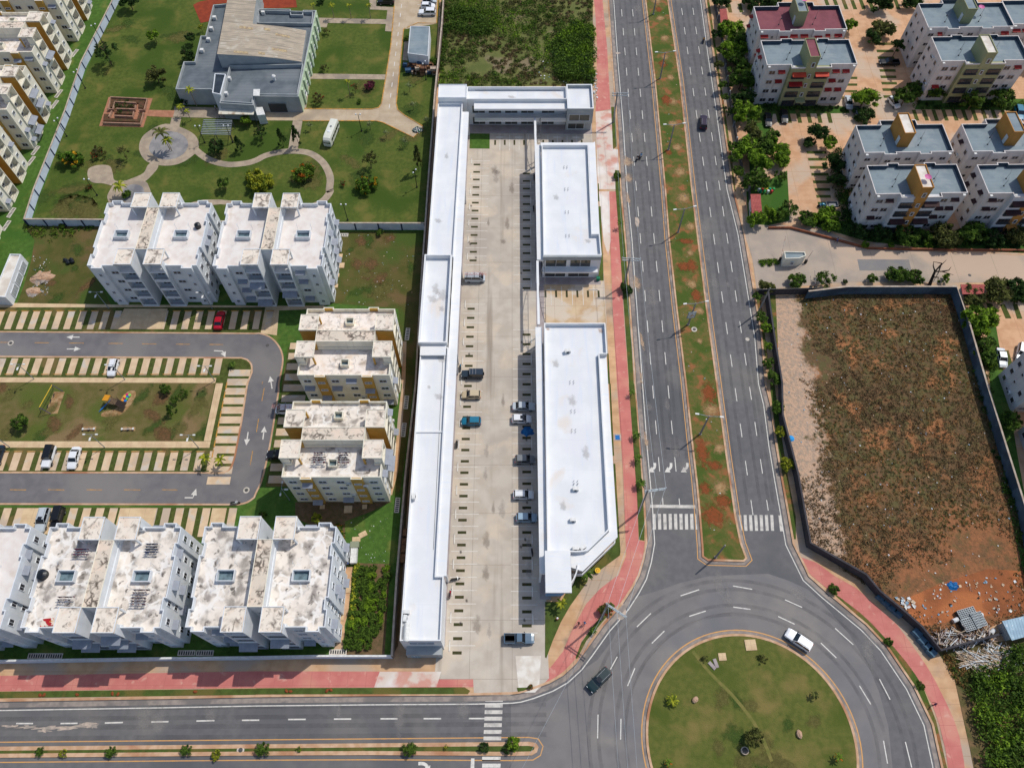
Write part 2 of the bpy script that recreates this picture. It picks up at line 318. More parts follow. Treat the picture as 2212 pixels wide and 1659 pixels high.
# kerb line of the west block, from the top of the avenue round to the left edge
KW=T(2,0,(822,-420),(836,0),(872,560),(915,1100),(945,1640))+T(2,1,(985,420),(1024,1000))+T(2,2,(1070,0),(1108,560),(1150,1050),(1168,1370),(1140,1520))+T(2,3,(1100,0),(1040,110),(952,245),(862,350),(790,430),(640,640),(550,760),(440,860),(325,925),(165,985),(60,1015),(0,1022))+T(1,3,(1900,1030),(1000,1036),(0,1046))+T(0,3,(1400,1062),(0,1085),(-500,1092))
EDGE_TOP=KW[0]
west=KW+T(0,0,(-500,-200),(2200,-300))+D((1300,-110))
# pavement slab (everything tan between mall and kerb) laid as one raised block
pv=KW+D((-120,1424),(0,1427),(553,1420),(848,1417),(860,1395),(940,190),(955,-120))
ground_mesh('pavement',M['tan_walk'],(pv,.12))
b=MB(); b.band(KW,.38,-.04,.165,0,off=-.18); b.band(KW,.75,-.04,.02,1,off=.55); struct('kerb',b,[M['kerb'],M['gutter']])
b=MB(); b.band(KW,.17,.006,.009,0,off=1.35); struct('edge_line',b,M['paint_white'])
# west block lawns
ground_mesh('estate_lawn',M['lawn_estate'],(D((-160,-200),(300,-200),(955,-200),(944,190),(849,1419),(553,1421),(-160,1426)),.075))
park=T(0,0,(1010,-60),(800,490),(600,1010),(370,1659))+T(0,1,(290,232))+T(1,1,(650,270),(1462,272))+T(1,0,(1490,1659),(1600,500),(1640,-100))
ground_mesh('park_lawn',M['lawn'],(park,.085))
ground_mesh('backyard_lawn',M['backyard'],(T(0,1,(215,300),(860,300),(820,700),(960,975),(145,975),(205,820),(270,600),(300,420)),.086),
            (T(1,1,(650,345),(1450,345),(1405,1140),(1370,1659),(1260,1659),(1230,1010),(640,960),(700,480)),.086),
            (T(1,2,(1360,0),(1310,450),(1240,960),(1160,960),(1240,400),(1290,0)),.086))
ground_mesh('garden_soil',mat('garden_soil',(116,92,68),(92,80,52),1,det=8,bump=.5,bsc=4),(T(1,2,(340,1020),(1180,1010),(1000,1100),(760,1190),(560,1250),(340,1160)),.088),(T(1,2,(600,1230),(770,1190),(770,1360),(640,1350)),.09),(T(1,2,(880,1545),(1165,1555))+T(1,3,(1150,60),(1110,680),(770,690),(830,330)),.09))
ground_mesh('side_walkway',M['tan_walk'],(T(1,3,(735,-80),(835,-80),(800,300),(765,430),(770,690),(640,690),(690,600),(712,430)),.098),(T(1,1,(1268,1290),(1300,1290),(1290,1659),(1255,1659)),.097),(T(1,2,(1262,0),(1288,0),(1262,380),(1225,760),(1175,960),(1150,955),(1200,640),(1225,300)),.099))
# jungle lot north of the mall
ground_mesh('rough_ground',mat('rough_ground',(106,108,58),(88,96,46),.3,c3=(128,114,88),sc3=.09,w3=(.56,.66),det=8,bump=.6,bsc=2),(D((957,-160),(1279,-160),(1282,187),(948,189)),.13))
# ---- mall ground
XR=lambda y:.0088*(y-80)      # the mall plan leans slightly
lot=[(-18.6,24),(-17.6,160),(19.6,160),(20.2,101.9),(20.2,85),(6,85),(5.8,33),(5.6,24.2)]
YA=G(1060,1507)[1]
lot=[(-13.2,19.6)]+[(-13.0,24),(-11,158),(19.8,158),(20.4,102),(20.2,84),(6,84),(6.1,30),(6.3,19.8),(4.7,18.2),(3.9,17.6),(1.2,17.5),(-.4,YA+.4),(-6.4,YA+.4),(-6.6,19.6)]
ground_mesh('parking_lot',M['mall_lot'],(lot,.135))
ground_mesh('parking_court',M['mall_court'],([(6.4,103.6),(6.2,87.0),(20.1,87.0),(20.4,103.6)],.141))
ground_mesh('mall_walkway',M['grey_walk'],([(6.4,101.7),(6.4,106),(19.6,106),(19.6,101.7)],.148),([(-11.2,148.0),(-11.2,152),(20,152),(20,147.6)],.148),([(4.95,33),(5.4,136.5),(7,136.5),(7,33)],.150),([(-12.4,25),(-11.6,148),(-10.75,148),(-11.6,25)],.150))
# ---- lot grass strips, red walks
redw=[ T(2,0,(705,0),(780,0),(820,420),(850,950),(720,970),(735,420),(715,80)),
 T(2,1,(835,0),(895,0),(930,420),(962,1050),(1005,1659),(905,1659),(870,1050),(845,430)),
 T(2,2,(905,0),(1005,0),(1080,1000),(1090,1350),(1145,1360),(1130,1500),(1100,1659),(915,1659),(985,1480),(978,1330),(960,800)),
 T(2,3,(905,0),(1098,0),(1050,80),(960,215),(885,275),(850,225),(740,380),(600,560),(545,720),(450,820),(330,905),(190,965),(40,965),(35,830),(200,828),(330,790),(440,650),(510,480),(640,240),(760,110)),
 T(1,3,(-10,822),(1885,826),(1885,960),(-10,965)), T(0,3,(-400,878),(0,862),(1100,842),(2222,822),(2222,965),(0,995),(-400,1005))]
ground_mesh('red_footpath',M['red_walk'],*[(p,.128+.0015*i) for i,p in enumerate(redw)])
ground_mesh('worn_footpath',mat('worn_footpath',(212,196,182),(204,150,134),.35,wv=(.45,.6),det=8,c3=(226,220,214),sc3=.12),(T(1,3,(1070,826),(1600,826),(1560,958),(1020,962)),.146),(T(2,0,(720,970),(855,960),(870,1290),(925,1300),(945,1640),(740,1640)),.1365),(T(2,1,(745,0),(838,0),(850,430),(830,560),(790,430)),.1365))
verges=[T(1,3,(0,970),(1800,960),(1850,990),(1830,1020),(0,1022)),T(0,3,(-400,1010),(0,998),(2212,972),(2212,1025),(0,1055),(-400,1062)),
 T(2,0,(855,930),(885,930),(905,1270),(872,1295)),T(2,0,(888,1475),(925,1480),(935,1659),(893,1659)),T(2,1,(895,0),(930,0),(985,560),(1050,1659),(1010,1659),(945,700)),
 T(2,2,(1008,0),(1055,0),(1100,560),(1142,1200),(1142,1352),(1095,1345),(1080,1000)),T(2,3,(850,225),(890,258),(860,300),(760,420),(640,560),(560,715),(548,705),(600,570),(740,380)),T(2,3,(40,965),(170,960),(100,990),(50,1000)),
 T(2,0,(740,1590),(748,1590),(752,1659),(742,1659)),T(2,1,(742,0),(748,0),(755,85),(742,85)),T(2,1,(745,130),(765,130),(790,770),(735,768),(760,560)),T(2,1,(822,1400),(832,1400),(845,1659),(828,1659)),T(2,2,(840,0),(850,0),(880,620),(862,620)),T(2,2,(870,690),(890,690),(935,1450),(930,1480),(700,1650),(665,1600),(900,1340)),
 T(2,3,(285,225),(420,225),(530,30),(570,0),(620,10),(650,50),(500,260),(420,400),(350,560),(295,710),(284,700))]
ground_mesh('verge_grass',M['verge'],*[(p,.17+.001*i) for i,p in enumerate(verges)])
ground_mesh('lot_lawn',M['lawn_estate'],(T(1,0,(1848,1160),(2018,1162),(2018,1290),(1845,1288)),.21))
# ---- the avenue median
med=T(2,0,(1128,-430),(1150,0),(1232,700),(1322,1659))+T(2,1,(1352,400),(1418,1000),(1498,1659))+T(2,2,(1545,450),(1592,850),(1620,1150),(1640,1400),(1644,1490),(1690,1522),(2000,1530),(2025,1505),(1975,1370),(1930,1150),(1850,600),(1770,0))+T(2,1,(1680,1000),(1555,0))+T(2,0,(1450,700),(1345,0),(1290,-430))
MED=med
b=MB(); b.prism(inset(med,.25),-.05,.13); o=struct('median_grass',b,M['verge_rough'])
b=MB(); b.ring(inset(med,-.12),.36,-.04,.17,0); b.ring(inset(med,-.62),.44,-.04,.016,1); struct('median_kerb',b,[M['kerb'],M['gutter']])
b=MB(); b.ring(inset(med,-.95),.16,.004,.008,0); struct('median_line',b,M['paint_yellow'])
# ---- bottom median
bm=T(0,3,(-500,1478),(0,1472),(2212,1452))+T(1,3,(1000,1443))+T(2,3,(0,1432),(140,1430),(205,1440),(228,1475),(215,1520),(170,1548),(0,1552))+T(1,3,(1000,1545),(0,1549))+T(0,3,(0,1568),(-500,1574))
b=MB(); b.prism(inset(bm,.55),-.05,.13); struct('verge_grass',b,M['verge'])
b=MB(); b.ring(bm,.6,-.04,.16,0); struct('kerb',b,M['kerb'])
b=MB(); b.ring(inset(bm,-.75),.16,.004,.008,0); struct('median_line',b,M['paint_yellow'])
# ---- roundabout
RC=(39.2,9.85); RR=17.75
circ=lambda r,n=96,c=RC:[(c[0]+r*math.cos(6.28318*i/n),c[1]+r*math.sin(6.28318*i/n)) for i in range(n)]
b=MB(); b.prism(circ(16.9),-.05,.17); struct('roundabout_lawn',b,mat('round_lawn',(102,104,52),(86,94,44),1.1,c3=(124,112,66),sc3=.2,w3=(.48,.7),c4=(78,90,38),sc4=.1,w4=(.5,.66),bump=.5,bsc=5,rough=.95,spec=.1,wv=(.3,.7),det=8))
b=MB(); b.ring(circ(17.25),.4,-.04,.2); b.ring(circ(17.72),.42,-.04,.02,1); struct('roundabout_kerb',b,[M['kerb'],M['gutter']])
b=MB(); b.ring(circ(17.98),.2,.004,.009); struct('roundabout_line',b,M['paint_yellow'])
# ---- east side of the avenue
KE=T(2,0,(1600,-430),(1668,0),(1735,480),(1800,900),(1905,1640))+T(2,1,(2000,360),(2080,830),(2150,1250))+T(3,2,(-25,0),(20,180),(68,540),(118,830),(172,1130),(215,1380),(320,1590))+T(3,3,(350,0),(505,140),(845,420),(1025,610),(1255,950),(1415,1280),(1495,1640),(1560,2100))
eb=KE+D((2500,1800),(2500,-200),(1640,-200))
ground_mesh('east_pavement',M['tan_walk'],(eb,.10))
b=MB(); b.band(KE,.38,-.04,.15,0,off=.1); b.band(KE,.7,-.04,.018,1,off=-.6); struct('kerb',b,[M['kerb'],M['gutter']])
b=MB(); b.band(KE,.16,.005,.009,0,off=-1.35); struct('edge_line',b,M['paint_white'])
everge=[T(2,0,(1680,0),(1700,0),(1830,900),(1900,1400),(1930,1659),(1915,1659),(1810,880)),T(3,2,(15,0),(55,0),(100,350),(170,800),(238,1150),(240,1340),(225,1340),(180,1100),(110,700),(50,300)),T(2,1,(2100,860),(2140,860),(2212,1500),(2180,1400)),
 T(3,3,(480,80),(560,110),(800,320),(1000,520),(1190,730),(1330,940),(1450,1250),(1545,1659),(1515,1659),(1430,1290),(1250,920),(1040,610),(850,410)),T(3,1,(0,790),(60,800),(100,1640),(60,1640))]
ground_mesh('east_verge',M['verge_rough'],*[(p,.13+.001*i) for i,p in enumerate(everge)])
ground_mesh('east_footpath',M['red_walk'],(T(3,2,(270,1490),(420,1545),(570,1655))+T(3,3,(760,105),(940,265),(1110,420),(1200,535),(1280,650),(1370,780),(1450,920),(1540,1100),(1600,1230),(1650,1380),(1690,1600),(1700,1700),(1560,1700),(1530,1500),(1480,1290),(1420,1120),(1340,960),(1270,850),(1190,740),(1090,620),(990,515),(890,405),(790,315),(640,200),(480,85))+T(3,2,(370,1650),(300,1560)),.14))
# complex on the right
ground_mesh('east_estate_ground',M['east_drive'],(D((1548,-160),(2500,-160),(2500,560),(2212,552),(2000,540),(1880,530),(1790,500),(1700,488),(1618,480),(1600,400),(1575,200)),.13))
ground_mesh('gate_road',M['gate_road'],(D((1600,482),(1700,489),(1790,501),(1830,520),(1880,533),(2000,545),(2212,553),(2500,566),(2500,640),(2212,612),(1830,610),(1700,622),(1634,628),(1625,560)),.118))
ground_mesh('road_patch',M['road_patch'],(T(3,1,(770,585),(1215,588),(1238,682),(790,683)),.125))
ground_mesh('east_estate_ground',M['east_drive'],(D((2075,620),(2500,640),(2500,1500),(2212,1320),(2160,1080),(2120,880)),.124))
ground_mesh('east_lawn',M['lawn_estate'],(T(3,0,(-130,100),(30,350),(60,900),(-60,1500),(60,1659),(-150,1659),(-190,900)),.145),
 (D((1612,415),(1700,370),(1704,440),(1705,478),(1660,488),(1616,484)),.146),(D((1820,330),(1840,470),(1960,500),(2212,515),(2212,548),(2000,538),(1870,522),(1760,490),(1770,470),(1830,480)),.147),
 (D((1640,225),(1830,232),(1835,246),(1640,248)),.148),(D((1985,215),(2212,215),(2212,240),(1975,238)),.149),(D((2080,640),(2130,700),(2140,870),(2180,1100),(2230,1330),(2260,1330),(2200,1000),(2150,700),(2110,640)),.15))
vac=T(3,1,(10,915),(360,880),(700,850),(1590,845),(1870,1659))+T(3,2,(2020,560),(2212,1240))+D((2235,1330),(2160,1345),(2022,1408))+T(3,3,(1310,440),(1190,320),(960,130),(720,0))+T(3,2,(380,1390),(330,1150),(130,120),(50,-400))
ground_mesh('vacant_lot',M['vacant_soil'],(vac,.13))
def soil_trend(m,fn,c,c2,lo,hi):
    t=m.node_tree;N=t.nodes;L=t.links; tc=N.new('ShaderNodeTexCoord').outputs['Object']; sp=N.new('ShaderNodeSeparateXYZ'); L.new(tc,sp.inputs[0])
    def ma(op,a,b_): 
        n=N.new('ShaderNodeMath'); n.operation=op
        for i_,v in enumerate((a,b_)):
            if isinstance(v,(int,float)): n.inputs[i_].default_value=v
            else: L.new(v,n.inputs[i_])
        return n.outputs[0]
    f=fn(sp.outputs[0],sp.outputs[1],ma)
    no=N.new('ShaderNodeTexNoise'); no.inputs['Scale'].default_value=.16; no.inputs['Detail'].default_value=10; no.inputs['Roughness'].default_value=.78; L.new(tc,no.inputs[0])
    s_=ma('ADD',f,ma('MULTIPLY',ma('SUBTRACT',no.outputs['Fac'],.5),5.5)); r=N.new('ShaderNodeMapRange'); r.inputs[1].default_value=lo; r.inputs[2].default_value=hi; L.new(s_,r.inputs[0])
    n2=N.new('ShaderNodeTexNoise'); n2.inputs['Scale'].default_value=1.3; n2.inputs['Detail'].default_value=8; L.new(tc,n2.inputs[0]); cm=N.new('ShaderNodeMix'); cm.data_type='RGBA'; r2=N.new('ShaderNodeMapRange'); r2.inputs[1].default_value=.4; r2.inputs[2].default_value=.62; L.new(n2.outputs['Fac'],r2.inputs[0]); L.new(r2.outputs[0],cm.inputs[0]); cm.inputs[6].default_value=lin(c,K); cm.inputs[7].default_value=lin(c2,K)
    b_=N['Principled BSDF']; src=b_.inputs['Base Color'].links[0].from_socket; x=N.new('ShaderNodeMix'); x.data_type='RGBA'; L.new(r.outputs[0],x.inputs[0]); L.new(src,x.inputs[6]); L.new(cm.outputs[2],x.inputs[7]); L.new(x.outputs[2],b_.inputs['Base Color'])
# redder towards the south east corner, pale rubble along the west side
soil_trend(M['vacant_soil'],lambda x,y,ma: ma('ADD',ma('MULTIPLY',ma('SUBTRACT',62,y),.035),ma('MULTIPLY',ma('SUBTRACT',x,75),.012)),(154,104,72),(130,92,64),.1,1.0)
soil_trend(M['vacant_soil'],lambda x,y,ma: ma('SUBTRACT',.4,ma('MULTIPLY',ma('SUBTRACT',x,ma('ADD',60.5,ma('MULTIPLY',ma('SUBTRACT',97,y),-.02))),.21)),(194,162,136),(166,146,128),-.05,.4)
ground_mesh('vacant_lot_soil',M['red_soil'],(T(3,3,(1190,310),(1230,180),(1500,60),(1900,-60),(2212,-40),(2260,330),(2000,350),(1800,340),(1450,420),(1330,430)),.14))
rb=smooth(T(3,1,(30,930),(230,900),(310,1000),(300,1200),(400,1260),(360,1420),(430,1560),(600,1600),(560,1700),(180,1760),(100,1600),(60,1200)),3)
ground_mesh('scrub_ground',mat('scrub_ground',(92,84,48),(120,96,66),.5,c3=(66,78,36),sc3=.2,det=8,bump=.6,bsc=3),(D((2025,1408),(2110,1392),(2500,1340),(2500,1800),(2130,1800),(2095,1620),(2060,1460)),.16))
# ---- avenue paint
def dashes(b,a,c,n,ln,wd,z=.006,skip=()):
    a=Vector(a);c=Vector(c);d=(c-a)/n;u=d.normalized()
    for i in range(-2,n+1):
        if i in skip: continue
        p=a+d*i; b.band([tuple(p),tuple(p+u*ln)],wd,z,z+.003)
def seg(b,p,q,wd,z=.006): b.band([p,q],wd,z,z+.003)
b=MB()
dashes(b,D((1342.5,21.3))[0],D((1422.4,987.4))[0],17,3.0,.15)
dashes(b,D((1366.3,21.3))[0],D((1457.5,987.4))[0],17,3.0,.15)
dashes(b,D((1472.4,18.8))[0],D((1622,1079.8))[0],18,3.0,.15)
dashes(b,D((1496.6,18.0))[0],D((1642.5,991.8))[0],17,3.0,.15)
seg(b,W(2,2,1300,983),W(2,2,1303,1040),.15);seg(b,W(2,2,1442,986),W(2,2,1447,1042),.15);seg(b,W(2,2,2198,1000),W(2,2,2212,1090),.15)
for c,r,x0,y0,x1,y1 in [(2,3,1455,170,1616,117),(2,3,1908,85,2073,114),(2,3,1530,347,1673,301),(2,3,1910,267,2058,287),(2,3,1078,438,1198,322),(2,3,1207,580,1315,474),(2,3,848,805,908,696),(2,3,997,948,1060,795),(2,3,742,1195,738,1400),(2,3,940,1230,937,1410),
  (3,3,147,204,295,270),(3,3,88,348,230,415),(3,3,580,450,737,592),(3,3,457,577,591,706),(3,3,963,888,1055,1065),(3,3,790,946,888,1106),(3,3,998,1420,1033,1617),(3,3,1187,1430,1242,1652)]: seg(b,W(c,r,x0,y0),W(c,r,x1,y1),.17)
for c,x0,x1,y0,y1 in [(0,140,285,1272,1272),(0,523,670,1272,1270),(0,906,1062,1267,1263),(0,1307,1455,1258,1256),(0,1697,1852,1250,1247),(0,2090,2240,1244,1243),(1,277,430,1237,1236),(1,673,822,1234,1233),(1,1075,1223,1231,1231),(1,1447,1598,1230,1230),(1,1838,1975,1229,1229)]: seg(b,W(c,3,x0,y0),W(c,3,x1,y1),.22)
struct('lane_line',b,M['paint_white'])
b=MB()
for i in range(10):  # zebra crossing at the avenue's end
    x=1165+i*46.5; b.prism(T(2,2,(x,1120),(x+27,1120),(x+31,1255),(x+4,1255)),.004,.0075+.0001*i)
b.prism(T(2,2,(1168,1040),(1588,1045),(1590,1072),(1170,1066)),.004,.007)
for i in range(7):
    x=1953+i*46; b.prism(T(2,2,(x,1130),(x+26,1130),(x+34,1266),(x+8,1266)),.004,.0075+.0001*i)
b.prism(T(3,2,(135,1133),(158,1133),(182,1270),(152,1270)),.004,.008);b.prism(T(3,2,(90,1133),(115,1133),(135,1270),(105,1270)),.004,.0082)
for i,y in enumerate((1065,1101,1157,1213,1269,1328,1384)):
    b.prism(T(1,3,(1981-2.5*i,y),(2134-2.5*i,y),(2132-2.5*i,y+(18 if i==0 else 33)),(1979-2.5*i,y+(18 if i==0 else 33))),.004,.008+.0001*i)
struct('crosswalk',b,M['paint_worn'])
b=MB()
for i,y in enumerate((1558,1618,1680)): b.prism(T(1,3,(1954,y),(2113,y),(2111,y+36),(1952,y+36)),.004,.008+.0001*i)
b.prism(T(1,3,(1857,1573),(1887,1573),(1884,1700),(1852,1700)),.004,.0084)
def arrow(b,pts,head,w=.22,z=.005):
    head*=.85;w*=.8
    P=[Vector(p) for p in pts]; b.band(pts,w,z,z+.003)
    d=(P[-1]-P[-2]).normalized(); n=Vector((-d.y,d.x)); e=P[-1]
    b.add([(*(e+n*head*.55),z+.0035),(*(e-n*head*.55),z+.0035),(*(e+d*head*1.25),z+.0035)],[[2,0,1]])
for x in (1222,1372,1510): arrow(b,smooth(T(2,2,(x+5,680),(x+6,705),(x-2,722),(x-18,735)),3,False)+[W(2,2,x-25,738)],1.5,.4) if 0 else None
for x in (1232,1372,1512):
    b.band(smooth(T(2,2,(x,680),(x+1,704),(x-5,722),(x-20,736)),4,False),.5,.005,.008)
    b.add([(*W(2,2,x-30,714),.0086),(*W(2,2,x-54,760),.0086),(*W(2,2,x-4,762),.0086)],[[0,1,2]])
b.band(smooth(T(1,3,(1402,1618),(1440,1618),(1468,1630),(1480,1648)),4,False),.5,.005,.008); b.add([(*W(1,3,1458,1652),.0086),(*W(1,3,1500,1690),.0086),(*W(1,3,1506,1632),.0086)],[[0,1,2]])
struct('road_arrow',b,M['paint_white'])
# faint tar line following the ring
b=MB(); b.band(smooth(T(2,3,(2160,348),(2000,322),(1830,320),(1640,370),(1450,450),(1300,580),(1150,750),(1070,900),(1010,1080),(985,1300),(990,1659)),4,False),.07,.003,.006); struct('tar_seam',b,M['dark_stain'])
ring=[(RC[0]+r*math.cos(a),RC[1]+r*math.sin(a)) for r,A in ((27.2,[R(x) for x in range(20,165,6)]),) for a in A]
def blot(c,r,x,y,rx,ry,z,jit=.25,n=14,seed=0,ang=0):
    q=random.Random(seed*77+int(x+y)); cx,cy=W(c,r,x,y)
    return [(cx+math.cos(ang)*rx*k*math.cos(t)-math.sin(ang)*ry*k*math.sin(t),cy+math.sin(ang)*rx*k*math.cos(t)+math.cos(ang)*ry*k*math.sin(t)) for t,k in ((6.2832*i/n,1+q.uniform(-jit,jit)) for i in range(n))]
# dustier asphalt of the turning area
b=MB(); b.prism(T(2,3,(-10,1112),(60,1110),(300,1080),(480,960),(640,790),(740,720),(860,560),(980,330),(1070,180),(1250,130),(1450,60),(1700,0))+T(3,3,(0,-20),(180,40),(345,115),(480,240),(700,500),(860,760),(960,1000),(1040,1300),(1080,1700))+T(2,3,(1180,1700),(-10,1700)),.0005,.0022); struct('asphalt_patch',b,M['asphalt_dusty'])
# cement slick beside the power pole, pale spills
b=MB(); b.prism(smooth(T(2,3,(905,245),(950,225),(985,300),(960,370),(915,370),(900,310)),3),.002,.012); 
for i,(c,r,x,y,rx,ry) in enumerate([(2,1,1080,262,.45,1.6),(2,0,905,463,1.1,.35),(2,2,1640,1400,.3,2.5)][:2]): b.prism(blot(c,r,x,y,rx,ry,0),.002,.011+.0003*i)
for i,(x,y,rx) in enumerate([(90,1298,1.1),(240,1302,1.6),(420,1310,2.4),(540,1318,1.3),(620,1303,1.6),(745,1280,1.5),(800,1300,.8),(380,1335,1.0)]): b.prism(blot(0,3,x,y,rx,.22,0,.6,20,i,.03),.002,.0105+.0003*i)
struct('cement_spill',b,mat('cement_spill',(190,172,156),(156,146,136),.8,wv=(.4,.6),det=8))
b=MB()
for i,(c,r,x,y,rx) in enumerate([(2,1,1265,1190,.01,)]): pass
# dry and clay patches in the avenue median
DP=[(2,0,1245,15,1.8),(2,0,1280,165,1.5),(2,0,1318,335,1.6),(2,0,1320,500,1.3),(2,0,1370,675,1.4),(2,0,1378,880,1.8),(2,0,1390,1075,1.6),(2,0,1425,1278,1.6),(2,0,1450,1490,1.9),(2,1,1480,55,2.0),(2,1,1540,300,1.5),(2,1,1550,800,1.6),(2,1,1615,1030,1.3),(2,2,1720,225,1.9),(2,2,1790,560,1.5),(2,2,1800,900,1.9),(2,1,1540,530,1.0),(2,1,1620,1290,.8)]
SM={'dry':softmat('soft_dry',(186,154,112),(150,118,80),.9,1.6),'clay':softmat('soft_clay',(150,82,50),(128,76,46),.85,1.1),'pale':softmat('soft_pale',(200,172,144),(176,150,126),.75,.9),'dark':softmat('soft_dark',(70,66,64),(84,80,76),.55,1.2),'olive':softmat('soft_olive',(112,108,62),(96,92,52),.7,.5),'green':softmat('soft_green',(62,84,38),(74,92,42),.7,.5),'earth':softmat('soft_earth',(124,92,64),(100,80,54),.75,.8),'rust':softmat('soft_rust',(200,160,134),(184,146,118),.4,1.0),'tar':softmat('soft_tar',(88,86,86),(98,96,95),.35,1.0),'grime':softmat('soft_grime',(176,170,164),(156,150,146),.28,.7),'water':softmat('soft_water',(150,138,126),(136,124,112),.35,.6)}
for i,(c,r,x,y,s_) in enumerate(DP): patch('dry_grass_patch',(c,r,x,y),s_*1.25,s_*1.15,.135,SM['dry'],.5*i,kind='stuff')
for i,(c,r,x,y,s_,q_) in enumerate([(2,0,1265,90,1.2,2),(2,0,1330,870,1.9,3.2),(2,0,1350,1320,1.3,1.6),(2,1,1500,430,2.6,1.2),(2,1,1480,650,2.2,2),(2,2,1640,590,1.7,5),(2,2,1745,705,2,1.6),(2,2,1665,905,1.5,2),(2,2,1740,1135,3.2,3.4),(2,1,1550,640,1.6,3),(2,1,1590,900,1.6,3),(2,0,1300,560,1.5,2.5),(2,2,1700,80,2,4),(2,2,1820,1010,2.2,2)]): patch('clay_patch',(c,r,x,y),s_,q_,.16,SM['clay'],kind='stuff')
q=random.Random(4)
for k in range(46):   # uneven wear over the lawns
    c,r,x,y=q.choice([(0,0,q.uniform(950,1600),q.uniform(50,1600)),(1,0,q.uniform(100,1500),q.uniform(250,1650)),(0,0,q.uniform(500,2200),q.uniform(1300,1650)),(0,1,q.uniform(330,800),q.uniform(20,220))]); patch('lawn_patch',(c,r,x,y),q.uniform(2,6),q.uniform(1.6,4),.087,SM[q.choice(('olive','green','olive'))],q.random()*3,kind='stuff')
for k in range(16): a_=q.uniform(0,6.28); rr_=q.uniform(2,13); patch('lawn_patch',(RC[0]+rr_*math.cos(a_),RC[1]+rr_*math.sin(a_)),q.uniform(1.5,4),q.uniform(1.2,3),.175,SM[q.choice(('olive','olive','green','dry' if k%5==0 else 'olive'))],q.random()*3,raw=True,kind='stuff')
for k in range(26): patch('lawn_patch',(0,2,q.uniform(0,1800),q.uniform(20,480)),q.uniform(1.5,4),q.uniform(1,2.5),.15,SM[q.choice(('olive','earth','green'))],q.random()*3,kind='stuff')
for k in range(24): patch('yard_patch',q.choice([(1,1,q.uniform(700,1380),q.uniform(380,1000)),(0,1,q.uniform(260,780),q.uniform(420,940))]),q.uniform(1.2,3.5),q.uniform(1,2.6),.089,SM[q.choice(('earth','green','olive'))],q.random()*3,kind='stuff')
for k in range(18): patch('lot_stain',q.choice([(1,1,q.uniform(2000,2212),q.uniform(0,1650)),(1,2,q.uniform(1900,2212),q.uniform(0,1650)),(1,0,q.uniform(2000,2212),q.uniform(1350,1650)),(2,2,q.uniform(0,200),q.uniform(0,1650)),(1,3,q.uniform(1800,2212),q.uniform(0,700))]),q.uniform(.4,1.4),q.uniform(.6,3),.1365,SM[q.choice(('water','water','grime'))],0)
for k in range(16): patch('oil_spot',(q.choice([-8.2-.0085*(100-y_) for y_ in (0,)])+q.uniform(-1,1) if k%2 else 2.6+q.uniform(-1,1),q.uniform(26,136)),.35,.5,.1376,SM['dark'],0,raw=True)
for k in range(26): patch('road_stain',q.choice([(2,0,q.uniform(900,1100),q.uniform(0,1600)),(2,1,q.uniform(1050,1350),q.uniform(0,1650)),(2,2,q.uniform(1150,1500),q.uniform(0,1200)),(2,1,q.uniform(1650,1950),q.uniform(0,1600)),(2,3,q.uniform(300,2000),q.uniform(0,350)),(3,3,q.uniform(100,900),q.uniform(100,900)),(0,3,q.uniform(0,2200),q.uniform(1120,1400)),(1,3,q.uniform(0,2200),q.uniform(1090,1380))]),q.uniform(.5,2),q.uniform(1,5),.0095,SM['grime'],0)
for (c,r,x,y,a,b_) in [(2,0,985,1400,2.2,2.6),(2,0,1000,1540,1.6,2.2),(2,1,1070,790,1.5,3),(2,1,1000,60,.8,3),(2,1,1120,1290,.6,3.4),(2,1,1090,1560,1.0,5),(2,2,1150,480,.8,3)]: patch('dust_spill',(c,r,x,y),a,b_,.012,SM['pale'],.1)
# worn wheel paths
tk=softmat('wheel_path',(92,91,94),(98,97,99),.22,.25,False,.35,.6); b=MB()
def lanepath(p,q_,offs,w_):
    for o_ in offs: b.band([p,q_],w_,.003,.0045,off=o_)
for p,q_ in ((D((1354,-20))[0],D((1447,990))[0]),(D((1331,-20))[0],D((1402,990))[0]),(D((1378,-20))[0],D((1475,990))[0])): lanepath(p,q_,(.8,-.8),.6)
for p,q_ in ((D((1484,-20))[0],D((1652,1090))[0]),(D((1462,-20))[0],D((1605,1090))[0]),(D((1508,-20))[0],D((1680,1090))[0])): lanepath(p,q_,(.8,-.8),.6)
for y in (1538,1580): lanepath(D((-60,y+4))[0],D((1180,y-6))[0],(.8,-.8),.7)
struct('wheel_path',b,tk)
b=MB()
for r_ in (20.6,22.2,25.0,26.6): b.band([(RC[0]+r_*math.cos(R(a_)),RC[1]+r_*math.sin(R(a_))) for a_ in range(-20,205,5)],.6,.003,.0047)
struct('wheel_path',b,tk)
b=MB(); b.band(smooth(T(2,3,(1560,650),(1700,830),(1900,1030),(2060,1230),(2160,1400),(2240,1600)),4,False),.55,.15,.185); struct('worn_path',b,mat('worn_trail',(122,114,62),(104,106,50),1))
b=MB()
for c,r,x,y in [(2,1,1572,1190),(0,3,2080,1502),(0,1,95,1307),(0,2,2130,917)]:
    cx,cy=W(c,r,x,y); b.prism(circ(.62,18,(cx,cy)),.0,.155 if r in (1,3) and c!=0 or (c==0 and r==3) else .1105)
for c,r,x,y in [(2,1,2033,1272)]:
    cx,cy=W(c,r,x,y); b.prism(circ(.42,16,(cx,cy)),.0,.012)
struct('manhole_ring',b,mat('ring_concrete',(206,198,186),(180,172,160),1))
b=MB()
